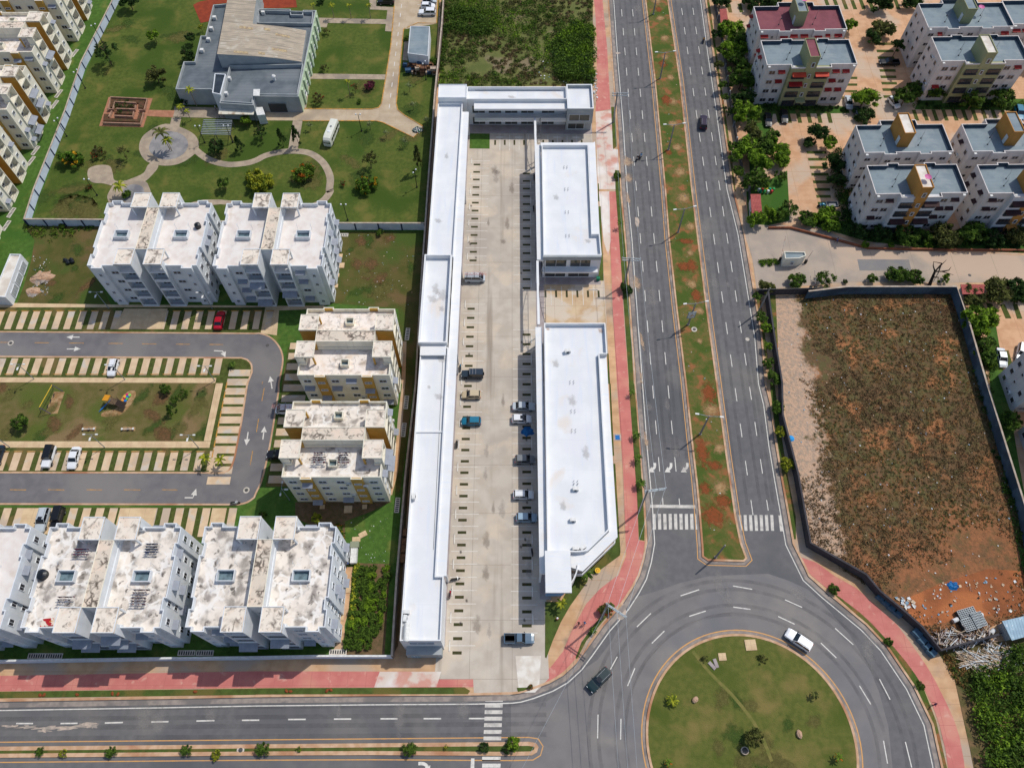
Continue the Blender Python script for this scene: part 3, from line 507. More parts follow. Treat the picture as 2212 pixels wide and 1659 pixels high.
for c,r,x,y in [(2,1,1572,1190),(0,3,2080,1502),(0,1,95,1307),(0,2,2130,917),(1,1,100,1328),(3,1,1740,722)]:
    cx,cy=W(c,r,x,y); b.prism(circ(.36,18,(cx,cy)),.0,.165 if (c,r) in ((2,1),(0,3)) else (.13 if c==3 else .1125))
struct('manhole_cover',b,M['manhole'])
# ---- estate roads and parking bays
er=T(0,1,(-400,1198),(0,1203),(2212,1218))+smooth(T(1,1,(30,1216),(120,1245),(195,1315),(235,1400),(238,1490),(205,1659)),3,False)+smooth(T(1,2,(205,60),(128,540),(60,830),(20,920),(0,965)),3,False)+smooth(T(0,2,(2205,985),(2140,1030),(2060,1050)),3,False)+T(0,2,(0,1045),(-400,1045))
ground_mesh('estate_walkway',M['estate_walk'],(T(0,1,(-300,960),(150,962),(960,975),(2300,985))+T(1,1,(590,985),(590,1010),(200,1025),(180,1240),(60,1225))+T(0,1,(2212,1210),(-300,1185)),.095))
ground_mesh('estate_road',M['asphalt_estate'],(er,.105))
b=MB(); b.band(er,.32,-.04,.15,0,off=-.2); struct('kerb',b,M['kerb'])
isl=T(0,1,(-400,1412),(0,1418),(2090,1430))+smooth(T(0,1,(2140,1445),(2180,1490),(2185,1560)),3,False)+T(0,2,(2145,0),(2095,330))+smooth(T(0,2,(2040,620),(2015,700),(1985,750),(1940,775)),3,False)+T(0,2,(0,772),(-400,772))
b=MB(); b.prism(isl,-.05,.14,0); struct('estate_island',b,M['bay_grass'])
b=MB(); b.ring(isl,.35,.10,.165); struct('kerb',b,M['kerb'])
ground_mesh('playground_lawn',M['lawn_dry'],([(-112,77.2),(-60.9,77.0),(-61.0,63.9),(-112,63.9)],.146))
bb=MB()   # concrete bays between grass strips
def bays(x0,x1,step,y0,y1,gw,z,skip=(),axis='x',off=0.0):
    n=int(round((x1-x0)/step))
    for i in range(n+1):
        if i in skip: continue
        a=x0+i*step+gw/2+.02; c=x0+(i+1)*step-gw/2-.02
        if axis=='x': bb.box(a,c,y0,y1,.02,z,0,False)
        else: bb.box(y0,y1,a,c,.02,z,0,False)
bays(-124.1,-53,2.52,90.05,94.75,1.1,.153,skip=())
bays(-117.6,-62,2.51,78.75,82.85,1.05,.154)
bays(-113.2,-60.2,2.55,57.65,61.75,1.05,.155)
bays(-111.3,-53.0,2.5,44.5,50.05,1.0,.156)
bays(54.5,77.6,2.16,-58.55,-54.1,.55,.157,axis='y')
bays(54.6,85.5,2.5,-46.8,-42.0,.9,.158,axis='y')
struct('parking_bay',bb,M['bay_concrete'])
b=MB(); b.box(-125,-53.5,88.9,95.7,.0,.098,0,False); b.box(-62,-53,50.4,50.6,.0,.1,0,False); b.box(-47.2,-42,54.4,85.6,.0,.0985,0,False); b.box(-113,-52.6,43.8,50.2,0,.0995,0,False); struct('bay_grass',b,M['bay_grass'])
b=MB()
for q in ([(-85.0,90.05),(-74.6,90.05),(-74.6,95.3),(-84,95.3)],[(-73.9,46),(-67.0,46),(-67,50.05),(-73.9,50.05)],[(-56.5,43),(-53.8,43),(-53.8,50.05),(-56.5,50.05)],[(-92,45),(-84.6,45),(-84.6,50.05),(-92,50.05)]): b.prism(q,.02,.1605)
for i,q in enumerate(([(-112,77.15),(-60.9,76.95),(-60.9,78.15),(-112,78.3)],[(-112,62.5),(-59.4,62.45),(-59.4,63.85),(-112,63.85)],[(-60.75,63.9),(-59.4,63.9),(-59.3,76.9),(-60.75,76.9)])): b.prism(q,.02,.163+.001*i)
struct('concrete_walk',b,M['estate_walk'])
b=MB()
for x0,x1,y in [(0,120,1301),(302,427,1304),(600,726,1307),(940,1062,1310),(1231,1352,1314),(1521,1642,1317),(1808,1930,1319)]: seg(b,W(0,1,x0,y),W(0,1,x1,y+1),.14,.106)
for x0,x1 in [(88,228),(418,558),(750,886),(1073,1215),(1400,1536)]: seg(b,W(0,2,x0,913),W(0,2,x1,915),.14,.106)
for c,r,x0,y0,x1,y1 in [(0,2,2183,580,2163,702),(1,2,72,38,52,147),(1,2,23,302,5,415),(1,1,60,1640,52,1659)]: seg(b,W(c,r,x0,y0),W(c,r,x1,y1),.14,.106)
struct('lane_line',b,M['paint_orange'])
b=MB()
for p in [T(0,1,(690,1256),(630,1256)),T(0,1,(580,1358),(645,1358)),T(0,1,(1850,1373),(1925,1377),(1930,1388)),T(0,2,(2145,415),(2136,478)),T(1,2,(60,480),(68,418)),T(0,2,(1597,982),(1668,982),(1676,960)),T(1,1,(140,1700),(130,1640))]: arrow(b,p,1.25,.28,.1065)
struct('road_arrow',b,M['paint_white'])
# ---- park paths
pp=MB()
pp.band(smooth(T(1,0,(-600,1050),(-560,1120),(-520,1250))+[]) if 0 else smooth(T(0,0,(1690,1300),(1800,1380),(1960,1425),(2120,1415),(2212,1390))+T(1,0,(80,1350),(200,1320),(330,1310),(470,1330),(580,1410),(640,1530),(635,1640))+T(1,1,(640,0),(600,60),(530,110),(420,150)),4,False),1.75,.0,.121)
pp.prism(smooth(T(0,0,(1430,1075),(1600,1120),(1700,1190),(1715,1290),(1640,1370),(1530,1425),(1400,1435),(1270,1400),(1210,1320),(1210,1230),(1270,1150)),4),.0,.124)
pp.prism(smooth(T(0,0,(860,1430),(950,1440),(975,1500),(990,1560),(1060,1570),(1130,1550),(1240,1500),(1280,1430),(1340,1400),(1370,1440),(1330,1500),(1240,1580),(1100,1610),(980,1610),(900,1590),(800,1580),(760,1530),(770,1460)),4),.0,.1225)
pp.prism(smooth(T(0,0,(1000,1590),(1120,1560),(1250,1570),(1290,1620),(1310,1700),(1290,1790),(1000,1790),(930,1720),(950,1650)),4),.0,.1235)
pp.prism(T(0,0,(1485,1020),(1568,1022),(1550,1105),(1465,1100)),.0,.125)
pp.prism(T(0,0,(1510,925),(2010,940),(2010,1030),(1495,1015)),.0,.126)
pp.prism(T(1,0,(320,1045),(402,1050),(360,1300),(280,1290)),.0,.127)
pp.prism(T(1,0,(545,160),(1175,175),(1175,215),(620,205),(610,245),(548,240)),.0,.128)
pp.prism(T(1,0,(980,0),(1040,0),(1040,60),(1190,70),(1185,280),(1115,275),(1135,95),(985,88)),.0,.1285)
pp.prism(T(1,0,(478,642),(1122,650),(1118,693),(470,687)),.0,.129)
pp.prism(T(1,0,(440,640),(480,640),(432,945),(395,945),(400,700)),.0,.1295)
pp.prism(T(0,1,(1650,95),(1760,70),(1900,70),(2060,85),(2150,110),(2150,150),(2060,120),(1900,110),(1760,125)),.0,.1245)
pp.prism(T(1,0,(1283,365),(1318,365),(1310,530),(1265,525)),.0,.1305)
struct('park_path',pp,M['park_path'])
dr=T(1,0,(1190,-400),(1195,60),(1165,400),(1085,900),(1060,935),(1000,952),(80,945),(70,1045),(1040,1050),(1100,1065),(1360,1192),(1445,1100),(1280,1000),(1225,955),(1212,900),(1275,260),(1560,210),(1590,-400))
ground_mesh('park_driveway',M['park_drive'],(dr,.115))
b=MB(); b.band(T(1,0,(1195,60),(1165,400),(1085,900),(1060,935),(1000,950),(280,944)),.25,.0,.2); b.band(T(1,0,(402,1050),(1040,1050),(1100,1065),(1360,1192),(1445,1110)),.25,.0,.2); b.band(T(1,0,(1440,1095),(1280,1000),(1225,955),(1212,900),(1275,260),(1290,250)),.25,.0,.2); b.band(T(1,0,(1305,245),(1395,205),(1560,208),(1590,-300)),.25,0,.2); struct('kerb',b,M['paint_orange'])
b=MB(); dashes(b,W(1,0,1258,42),W(1,0,1155,905),10,1.6,.2,.117); 
for y in (46,98,150): seg(b,W(1,0,1395,y),W(1,0,1550,y+2),.13,.118)
struct('lane_line',b,M['paint_white'])
b=MB(); cx,cy=W(0,0,1455,1268); b.prism(smooth(T(0,0,(1440,1140),(1560,1160),(1625,1230),(1600,1320),(1510,1375),(1400,1380),(1310,1330),(1290,1270),(1340,1180)),4),.02,.134); b.prism(smooth(T(0,0,(1130,1600),(1220,1610),(1250,1680),(1200,1760),(1090,1750),(1060,1660)),3),.02,.135); struct('plaza_inlay',b,M['plaza_inlay'])
ground_mesh('brick_path',M['brick_walk'],(T(0,0,(940,845),(1320,855),(1240,1105),(858,1095)),.131),(T(0,0,(1290,955),(1510,960),(1495,1020),(1270,1008)),.132))
ground_mesh('red_court',M['red_court'],(smooth(T(0,0,(1670,50),(1730,20),(1840,0),(1980,-30)),3,False)+T(0,0,(1980,-30),(1985,30),(1845,45),(1810,190),(1735,205)),.133),(T(1,0,(15,-50),(335,-60),(355,70),(180,78),(20,75)),.1335))
# east estate grass strips between bays
gb=MB()
def gs(c,r,pts): gb.prism(T(c,r,*pts),.05,.152+.0003*len(gb.f)%.003)
for i in range(8): gs(3,0,[(-120+88*i,950),(-85+88*i,950),(-58+88*i,1068),(-92+88*i,1068)])
for i in range(12): gs(3,0,[(1240+85*i,955),(1272+85*i,955),(1305+85*i,1048),(1272+85*i,1048)])
for i in range(9): gs(3,0,[(470+75*i,-30),(500+75*i,-30),(545+75*i,88),(512+75*i,88)])
for y in (375,437,495,550,605,660,715,770,830): gs(3,0,[(925+.15*(y-375),y),(1075+.1*(y-375),y),(1080+.1*(y-375),y+22),(932+.15*(y-375),y+22)])
for y in (1310,1370,1440,1500,1565,1630,1690,1750): gs(3,0,[(330+.22*(y-1310),y),(500+.1*(y-1310),y),(505+.1*(y-1310),y+24),(335+.22*(y-1310),y+24)])
for y in (670,728,785,840): gs(3,0,[(690-.4*(y-670),y),(770,y),(770,y+20),(690-.4*(y-670),y+20)])
for p in ([(2000,975),(2040,970),(2100,1095),(2050,1095)],[(2110,970),(2150,970),(2195,1098),(2150,1098)],[(1880,960),(1935,970),(1980,1098),(1935,1098)],[(2040,1372),(2075,1370),(2110,1490),(2070,1510)]): gs(3,1,p)
for i in range(4): gs(2,0,[(1850+95*i,40),(1885+95*i,40),(1900+95*i,115),(1870+95*i,115)])
struct('bay_grass',gb,M['bay_grass'])
# mall parking paint and drain pits
STOPS=[]
b=MB(); dk=MB()
xo=lambda y:-10.36-.0085*(138.6-y)
ys=[138.6-2.42*k for k in range(16)]; ys2=[96.5-2.38*k for k in range(31)]
for k,y in enumerate(ys+ys2):
    b.box(xo(y),xo(y)+4.9,y-.06,y+.06,.136,.1385,0,False)
    yy=y-1.2
    if y in ys[-3:]: continue
    dk.box(xo(y)+1.05,xo(y)+2.65,yy-.27,yy+.27,.136,.1372,0,False)
    if k%2==0: STOPS.append((xo(y)+.5,yy+1.2,R(90),'w',k))
ye=[135.7-2.41*k for k in range(15)]; ye2=[89.9-2.41*k for k in range(27)]
for k,y in enumerate(ye+ye2):
    x0=.6-.008*(135-y)
    b.box(x0,x0+4.75,y-.06,y+.06,.136,.1385,0,False)
    yy=y-1.2
    dk.box(x0+2.0,x0+3.7,yy-.27,yy+.27,.136,.1372,0,False)
    if k%2==0: STOPS.append((x0+3.9,yy+1.2,R(90),'e',k))
for i in range(5):
    x=8.55+2.33*i; b.box(x-.06,x+.06,96.3,101.2,.142,.1445,0,False); 
    if i%2==0: STOPS.append((x,100.3,0,'c',i))
for i in range(6): dk.box(7.1+2.33*i,7.55+2.33*i,98.3,100.1,.142,.1432,0,False)
for i in range(9):
    x=-3.0+2.38*i
    if 5.2<x<7.0: continue
    b.box(x-.06,x+.06,142.1,147.3,.136,.139,0,False)
    if i%2==0: STOPS.append((x,146.5,0,'n',i))
for i in range(10):
    x=-4.4+2.38*i
    if 5<x<7.2: continue
    dk.box(x,x+.45,143.9,145.6,.136,.1372,0,False)
struct('parking_line',b,M['paint_white'])
struct('tree_pit',dk,M['dark_grass'])
b=MB(); b.prism([(1.2,17.5),(3.9,17.5),(4.6,18.4),(5.0,23.4),(.6,23.4),(.9,20)],.13,.1372); struct('pale_concrete_pad',b,M['pale_concrete'])
# ================================================================ building materials
M['white_wall']=mat('white_wall',(224,227,229),(214,218,221),.5,rough=.8,raw=False,streak=((206,209,212),(1.2,1.2,.12),(.52,.8)))
M['cream_wall']=mat('cream_wall',(236,230,212),(226,220,202),.5,rough=.8,streak=((206,198,178),(1.2,1.2,.12),(.55,.8)))
M['mustard']=mat('mustard',(196,156,78),(184,144,70),.5,rough=.8)
M['white_roof']=mat('white_roof',(228,222,216),(218,208,200),.5,c3=(206,192,178),sc3=.25,w3=(.55,.75),c4=(180,160,146),sc4=.5,w4=(.66,.78))
M['stained_canopy']=veins('stained_canopy',(230,218,202),(120,110,100),.55)
M['stained_core']=veins('stained_core',(214,200,182),(104,94,84),.8,amt=1.3)
M['stained_roof']=veins('stained_roof',(240,230,220),(150,138,126),.3,amt=.75)
M['stained_roof_old']=sealed('stained_roof_old')
M['mall_white']=mat('mall_white',(230,230,229),(222,223,223),.3,rough=.7,streak=((216,222,230),(.35,2.2,1),(.5,.78)),c4=(226,220,214),sc4=.2,w4=(.62,.76))
M['mall_roof']=mat('mall_roof',(228,229,229),(219,221,222),.25,rough=.75,joint=(0,6.1,.05,(214,216,220)),c3=(222,222,224),sc3=.12,w3=(.5,.66),streak=((214,219,227),(.9,.09,1),(.48,.76)),c4=(222,214,206),sc4=.16,w4=(.6,.75))
M['mall_wall']=mat('mall_wall',(222,226,230),(208,214,220),.4)
M['grey_wall']=mat('grey_wall',(168,172,172),(152,158,160),.4)
M['glass']=mat('glass',(58,66,72),(44,50,56),.6,rough=.12,spec=.6)
M['well']=mat('well',(112,134,142),(84,102,110),1.2)
M['dark_glass']=mat('dark_glass',(44,42,46),(70,66,70),1.5,rough=.15,spec=.6)
M['shop_glass']=mat('shop_glass',(84,84,76),(60,64,64),.4,rough=.08,spec=.7)
M['rail']=mat('rail',(196,204,210),None,rough=.4,metal=.3)
M['dark_rail']=mat('dark_rail',(70,72,76),None,rough=.5)
M['awning_grey']=mat('awning_grey',(146,152,162),(136,140,150),1,rough=.6)
M['awning_red']=mat('awning_red',(168,34,30),(140,26,26),.6,rough=.6)
M['awning_orange']=mat('awning_orange',(206,72,44),(190,60,40),.6,rough=.6)
M['awning_brown']=mat('awning_brown',(64,34,34),(50,26,28),.6,rough=.6)
M['ac_white']=mat('ac_white',(226,226,222),(206,206,202),2,rough=.5)
M['fan_dark']=mat('fan_dark',(60,62,64),None,rough=.6)
M['felt']=mat('felt',(132,146,152),(120,134,142),.5,c3=(142,152,156),sc3=.2,joint=(0,1.05,.05,(118,130,138)),det=8)
M['felt_dark']=mat('felt_dark',(104,112,118),(92,100,106),.5,c3=(118,124,128),sc3=.15,joint=(0,1.05,.05,(84,92,98)),det=8)
M['felt_red']=mat('felt_red',(134,78,86),(122,70,78),.5,det=8)
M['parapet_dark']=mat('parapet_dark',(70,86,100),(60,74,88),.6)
M['grey_cream']=mat('grey_cream',(216,210,206),(205,199,195),.4,streak=((184,172,164),(1,1,.1),(.55,.8)))
M['beige_wall']=mat('beige_wall',(214,196,160),(202,184,150),.4,streak=((190,168,136),(1,1,.1),(.5,.8)))
M['bay_white']=mat('bay_white',(214,216,218),(202,205,208),.4)
M['olive_wall']=mat('olive_wall',(160,160,120),(148,150,112),.4)
M['ochre_wall']=mat('ochre_wall',(196,140,72),(182,128,64),.4)
M['pale_green']=mat('pale_green',(190,206,176),(176,194,164),.4)
M['tin_beige']=mat('tin_beige',(188,174,154),(172,160,142),.5,streak=((150,140,126),(.08,3.2,1),(.48,.6)),joint=(0,.42,.1,(146,134,116)),c4=(204,196,182),sc4=.3,w4=(.55,.7))
M['tin_blue']=mat('tin_blue',(150,180,196),(128,158,178),.5,joint=(.5,0,.06,(96,124,142)),rough=.5,c4=(214,222,226),sc4=1.4,w4=(.62,.68))
M['tile_red']=mat('tile_red',(178,96,88),(160,80,74),1,joint=(.35,.4,.06,(120,56,54)))
M['tank_black']=mat('tank_black',(26,30,34),None,rough=.3,spec=.6)
M['dish_pink']=mat('dish_pink',(206,112,160),None,rough=.5)
M['dish_white']=mat('dish_white',(220,220,216),None,rough=.5)
M['cloth_red']=mat('cloth_red',(176,34,62),(60,70,120),2.5,wv=(.48,.52)); M['cloth_blue']=mat('cloth_blue',(44,70,128),(20,34,60),2.5,wv=(.48,.52)); M['cloth_mix']=mat('cloth_mix',(40,40,52),(150,30,40),2.2,wv=(.5,.56),c3=(220,216,214),sc3=1.7,w3=(.5,.55))
M['skylight']=mat('skylight',(190,170,130),(150,130,110),2)
# ---------------------------------------------------------------- small shared meshes
_mm={}
def shared(key,fn):
    if key not in _mm: _mm[key]=fn()
    return _mm[key]
def win_mesh(w,h,frame='white_wall',glass='dark_glass',bars=1):
    "window facing -Y, centred at origin, 12 cm proud"
    def f():
        b=MB(); t=.09
        b.box(-w/2+t,w/2-t,-.05,.0,-h/2+t,h/2-t,0)
        b.box(-w/2,w/2,-.11,.0,h/2-t,h/2,1);b.box(-w/2,w/2,-.14,.0,-h/2,-h/2+t,1)
        b.box(-w/2,-w/2+t,-.10,.0,-h/2+t,h/2-t,1);b.box(w/2-t,w/2,-.10,.0,-h/2+t,h/2-t,1)
        for i in range(bars):
            x=-w/2+w*(i+1)/(bars+1); b.box(x-.03,x+.03,-.08,-.05,-h/2+t,h/2-t,1)
        return b.mesh('window',[M[glass],M[frame]])
    return shared(('win',w,h,frame,glass,bars),f)
def awn_mesh(w,m,d=.9,h=.62):
    def f():
        b=MB(); b.add([(-w/2,0,0),(w/2,0,0),(w/2,-d,-h),(-w/2,-d,-h),(-w/2,-d,-h-.14),(w/2,-d,-h-.14),(-w/2,0,-h*.85),(w/2,0,-h*.85),(-w/2,0,-.05),(w/2,0,-.05),(w/2,-d,-h-.04),(-w/2,-d,-h-.04)],
          [[0,3,2,1],[3,4,5,2],[0,6,3],[1,2,7],[8,9,10,11]])
        return b.mesh('awning',[M[m]])
    return shared(('awn',w,m,d,h),f)
def ac_mesh():
    def f():
        b=MB(); b.box(-.42,.42,-.36,0,0,.62,0); b.box(-.36,.1,-.375,-.36,.08,.54,1)
        for r in (.24,.14):
            b.tube((-.13,-.39,.31),(-.13,-.376,.31),r,r,12,1 if r>.2 else 0)
        b.box(-.38,-.34,-.3,0,-.12,0,1);b.box(.34,.38,-.3,0,-.12,0,1)
        return b.mesh('air_conditioner',[M['ac_white'],M['fan_dark']])
    return shared('ac',f)
def onwall(parent,me,name,x,y,z,ang,label=None):
    "ang: outward normal turned from -Y"
    return put(name,me,parent,(x,y,z),ang,label)
SOUTH,EAST,NORTH,WEST=0,R(90),R(180),R(-90)
# ---------------------------------------------------------------- H shaped four storey block
def h_block(cx,cy,rz,L_,Dp,hr,wall,fin,roofm,label,group,kind='white',seed=0,TL=3.6,TD=3.5,proj=.3,g=2.5,spL=11.2,tz=14.3,well=(1.6,1.5),aw=()):
    root=empty('apartment_building',(cx,cy,.08),rz,label,'apartment block',group)
    q=random.Random(seed); h2=g/2; hp=hr+.95; WM=M[wall]; FM=M[fin]
    fl=[hr*i/4 for i in range(4)]; fh=hr/4
    for s in (-1,1):
        vo=s*(h2+Dp); vi=s*h2
        # outline of a slab with the small bays of the long facade
        if kind=='cream': bumps=[(-5.45,-3.45,.4),(3.45,5.45,.4)]
        else: bumps=[(-L_/2,-L_/2+2.9,.45),(-L_/2+4.7,L_/2-4.9,.45),(L_/2-2.9,L_/2,.45)]
        out=[(-L_/2,vi),(-L_/2,vo)] if kind=='cream' else [(-L_/2,vi)]
        for a,c,d in bumps:
            if kind=='cream': out+=[(a,vo),(a,vo+s*d),(c,vo+s*d),(c,vo)]
            else: out+=[(a,vo),(c,vo)] if False else [(a,vo+s*d*0),(c,vo)][:0]
        if kind!='cream':
            d=.45; a1=-L_/2+2.9;a2=-L_/2+4.7;a3=L_/2-4.9;a4=L_/2-2.9
            # bay on both short ends
            e1=vo-s*.95; e2=vo-s*3.1
            out=[(-L_/2,vi),(-L_/2,e2),(-L_/2-.7,e2),(-L_/2-.7,e1),(-L_/2,e1),(-L_/2,vo),(a1,vo),(a1,vo-s*d),(a2,vo-s*d),(a2,vo),(a3,vo),(a3,vo-s*d),(a4,vo-s*d),(a4,vo),(L_/2,vo),(L_/2,e1),(L_/2+.7,e1),(L_/2+.7,e2),(L_/2,e2),(L_/2,vi)]
        else: out+=[(L_/2,vo),(L_/2,vi)]
        # tower zone: the body is cut back behind the balconies
        ti=L_/2+proj-1.5
        body=[p for p in out]
        tv=s*(h2+TD)
        body=[(-ti,vi),(-ti,tv),(-L_/2,tv)]+[p for p in out[1:-1]]+[(L_/2,tv),(ti,tv),(ti,vi)]
        if kind=='cream': pass
        b=MB(); b.prism(body,0,hr,0,notop=True); b.ring(body,.16,hr,hp,0)
        b.build('wall',[WM],root)
        if kind=='cream':
            b=MB()
            for a,c,d in bumps: b.box(a-.01,c+.01,min(vo+s*(d+.02),vo+s*.02),max(vo+s*(d+.02),vo+s*.02),.0,hp-.12,0)
            for k,(a,c,d) in enumerate(bumps):
                bb_=MB(); bb_.box(a-.012,c+.012,min(vo+s*(d+.02),vo+s*.02),max(vo+s*(d+.02),vo+s*.02),0,hp-.12,0); bb_.build('wall_panel',[M['mustard']],root)
        b=MB(); b.prism(inset(body,.15),hr-.3,hr+.02); b.build('roof',[roofm],root)
        # balcony towers
        for e in (-1,1):
            x1=e*(L_/2+proj); x0=e*(L_/2+proj-TL); xb=e*ti
            b=MB(); X=lambda a,c:(min(a,c),max(a,c))
            xa,xc=X(xb+e*.005,x1)
            b.box(xa,xc,*X(vi,vi+s*.2),0,tz-.02,0); b.box(xa,xc,*X(tv-s*.2,tv),0,tz-.02,0)
            for z in fl: b.box(xa,xc,*X(vi+s*.2,tv-s*.2),max(z-.22,-.02) if z else 0,z+.04,0)
            b.box(xa,xc,*X(vi+s*.2,tv-s*.2),hr-.22,hr+.04,0)
            tw=b.build('balcony_tower',[WM],root)
            # walls of the roof terrace under the canopy
            b=MB(); xa,xc=X(x0,xb)
            b.box(xa,xc,*X(vi+s*.002,vi+s*.2),hr+.03,tz-.02,0); b.build('terrace_wall',[FM],root); b=MB(); b.box(*X(x0,x0+e*.3),*X(tv-s*.3,tv),hr+.03,tz-.02,0)
            b.build('terrace_post',[FM],root)
            if fin!=wall:
                b=MB(); b.box(*X(x0+e*.1,x1-e*.01),*X(vi-s*.02,vi),.0,tz-.05,0); b.build('end_wall',[FM],root)
            b=MB(); b.box(*X(x0-e*.06,x1+e*.06),*X(vi-s*.03,tv+s*.06),tz-.02,tz+.24,0); b.ring([(min(x0,x1)-.05,min(vi,tv)-.03),(max(x0,x1)+.05,min(vi,tv)-.03),(max(x0,x1)+.05,max(vi,tv)+.03),(min(x0,x1)-.05,max(vi,tv)+.03)],.12,tz+.24,tz+.36,1)
            b.build('canopy_roof',[M['stained_canopy'],FM if fin==wall else M['cream_wall']],root)
            for k in range(4):
                rb=MB(); z=fl[k]+.05
                xr=x1-e*.06
                rb.box(*X(xr-e*.08,xr),*X(vi+s*.22,tv-s*.22),z,z+.45,0); rb.box(*X(xr-e*.06,xr-e*.02),*X(vi+s*.22,tv-s*.22),z+.95,z+1.0,1)
                rb.build('balcony_rail',[WM,M['dark_rail']],root)
                put('window',win_mesh(2.2,2.0,bars=2),root,(xb+e*.01,(vi+tv)/2,z+1.25),R(90)*e)
                if (s,e,k,'b') in aw: put('awning',awn_mesh(3.1,'awning_grey',1.3,.5),root,(x1+e*.01,(vi+tv)/2,z+fh-.35),R(90)*e)
        # windows of the long facade
        cols=[-7.2,-4.45,-1.9,1.3,4.45,7.2] if kind=='cream' else [-6.9,-3.9 ,-1.2,1.4,4.1,6.9]
        for k in range(4):
            for c_,u in enumerate(cols):
                z=fl[k]+fh*.55; bump=(kind=='cream' and c_ in (1,4))
                off=.42 if bump else (-.45 if kind!='cream' and c_ in (1,4) else 0)
                w_,h_=(1.35,.55) if bump else ((1.1,1.5) if kind!='cream' else (1.5,1.05))
                ang=SOUTH if s<0 else NORTH
                put('window',win_mesh(w_,h_,bars=1),root,(u,vo+s*(off+.012),z),ang)
                if q.random()<(.16 if kind=='cream' else .22): put('awning',awn_mesh(w_+.5,'awning_grey',.9,.35),root,(u,vo+s*(off+.014),z+h_/2+.3),ang)
                elif q.random()<.05: put('air_conditioner',ac_mesh(),root,(u+1.3,vo+s*(off+.01),z-.9),ang)
        # windows of the short ends
        for e in (-1,1):
            for k in range(4):
                z=fl[k]+fh*.55
                if kind=='cream':
                    vs=[s*(h2+TD+1.35)]
                else: vs=[s*(h2+TD+1.6),s*(h2+Dp-2.0)]
                for j,v in enumerate(vs):
                    w_=1.0 if kind=='cream' else (1.6,.7)[j]
                    x=e*(L_/2+(.71 if (kind!='cream' and j==1) else .012))
                    put('window',win_mesh(w_,.95,bars=1),root,(x,v,z),R(90)*e)
                    if j==0 and q.random()<.3: put('awning',awn_mesh(w_+.4,'awning_grey',.9,.35),root,(x+e*.01,v,z+.75),R(90)*e)
    # the link between the two slabs
    b=MB(); b.box(-spL/2,spL/2,-h2-.004,h2+.004,0,tz+.05,0); b.build('stair_core',[WM],root)
    b=MB(); b.box(-spL/2+.08,spL/2-.08,-h2+.08,h2-.08,tz+.05,tz+.14); 
    b.build('core_roof',[M['stained_core']],root)
    b=MB(); b.ring([(-spL/2-.02,-h2-.02),(spL/2+.02,-h2-.02),(spL/2+.02,h2+.02),(-spL/2-.02,h2+.02)],.1,tz+.06,tz+.24); b.build('coping',[M['cream_wall']],root)
    for e in (-1,1):
        for k in range(4): put('window',win_mesh(1.1,.9),root,(e*(spL/2+.01),0,fl[k]+fh*.55),R(90)*e)
    # light wells on the roofs
    for s in (-1,1):
        v=s*(h2+Dp/2+ (.0 if kind!='cream' else .35)); a,c=well[0]/2,well[1]/2
        p=[(-a,v-c),(a,v-c),(a,v+c),(-a,v+c)]
        b=MB(); b.ring(p,.12,hr+.02,hr+1.0); lw=b.build('light_well',[WM],root)
        b=MB(); b.add([(x,y,hr+.06) for x,y in inset(p,.12)],[[0,1,2,3]]); b.build('well_glass',[M['well']],lw)
        # drying poles
        for i,(du,dv) in enumerate(((-1.9,-c),(1.9,-c),(-1.9,c),(1.9,c))):
            pb=MB(); pb.tube((du,v+dv,hr+.02),(du,v+dv,hr+1.7),.03,.03,5); pb.tube((du-.35,v+dv,hr+1.65),(du+.35,v+dv,hr+1.65),.025,.025,4); pb.build('clothes_pole',[M['rail']],root)
    return root
def cloth(root_name,x,y,z,rz,w,n,m,label,group='washing hung out to dry on the flat roofs'):
    r_=empty(root_name,(x,y,z),rz,label,'washing',group)
    q=random.Random(int(x*7+y))
    for i in range(n):
        b=MB(); b.tube((-w/2,i*.45,1.55),(w/2,i*.45,1.55),.015,.015,4); b.build('line',[M['rail']],r_)
        u=-w/2+.1
        b=MB()
        while u<w/2-.4:
            k=q.uniform(.3,.7); hh=q.uniform(.35,.9); b.add([(u,i*.45,1.55),(u+k,i*.45,1.55),(u+k,i*.45+.16,1.55-hh),(u,i*.45-.1,1.55-hh)],[[0,1,2,3]]); b.add([(u,i*.45+.02,1.56),(u+k,i*.45+.02,1.56),(u+k,i*.45-.14,1.58-hh),(u,i*.45+.1,1.58-hh)],[[0,1,2,3]]); u+=k+q.uniform(.02,.15)
        b.build('laundry',[m],r_)
    for e in (-1,1):
        b=MB(); b.tube((e*w/2,0,0),(e*w/2,0,1.6),.03,.03,5); b.tube((e*w/2,(n-1)*.45,0),(e*w/2,(n-1)*.45,1.6),.03,.03,5); b.build('pole',[M['rail']],r_)
    return r_
GW='white apartment blocks of the western estate'; GC='cream and mustard apartment blocks'
# white blocks: local u runs north-south (rotate by 90 deg), v across
WK=dict(L_=16.6,Dp=9.9,hr=12.0,wall='white_wall',fin='white_wall',kind='white',TL=3.9,TD=3.5,proj=1.1,tz=14.5,spL=11.0,well=(1.9,2.9))
def white(cx,cy,roofm,label,seed,aw=()): return h_block(cx,cy,R(90),roofm=M[roofm],label=label,group=GW,seed=seed,aw=aw,**WK)
white(-86.4+11.15,97.2-.1+8.3,'white_roof','white H-shaped block with a black water tank on its clean roof, beside its twin',3)
white(-60.9+11.15,97.0+8.3,'white_roof','white H-shaped apartment block with clean roof beside the dry yard by the mall',5,aw={(1,-1,2,'b'),(1,-1,0,'b'),(-1,-1,1,'b')})
white(-78.2+11.15,25.5+8.3,'stained_roof_old','white apartment block with cracked roof patches and washing hung on all four drying frames',8,aw={(1,-1,k,'b') for k in (1,2)}|{(-1,-1,k,'b') for k in (1,2,3)})
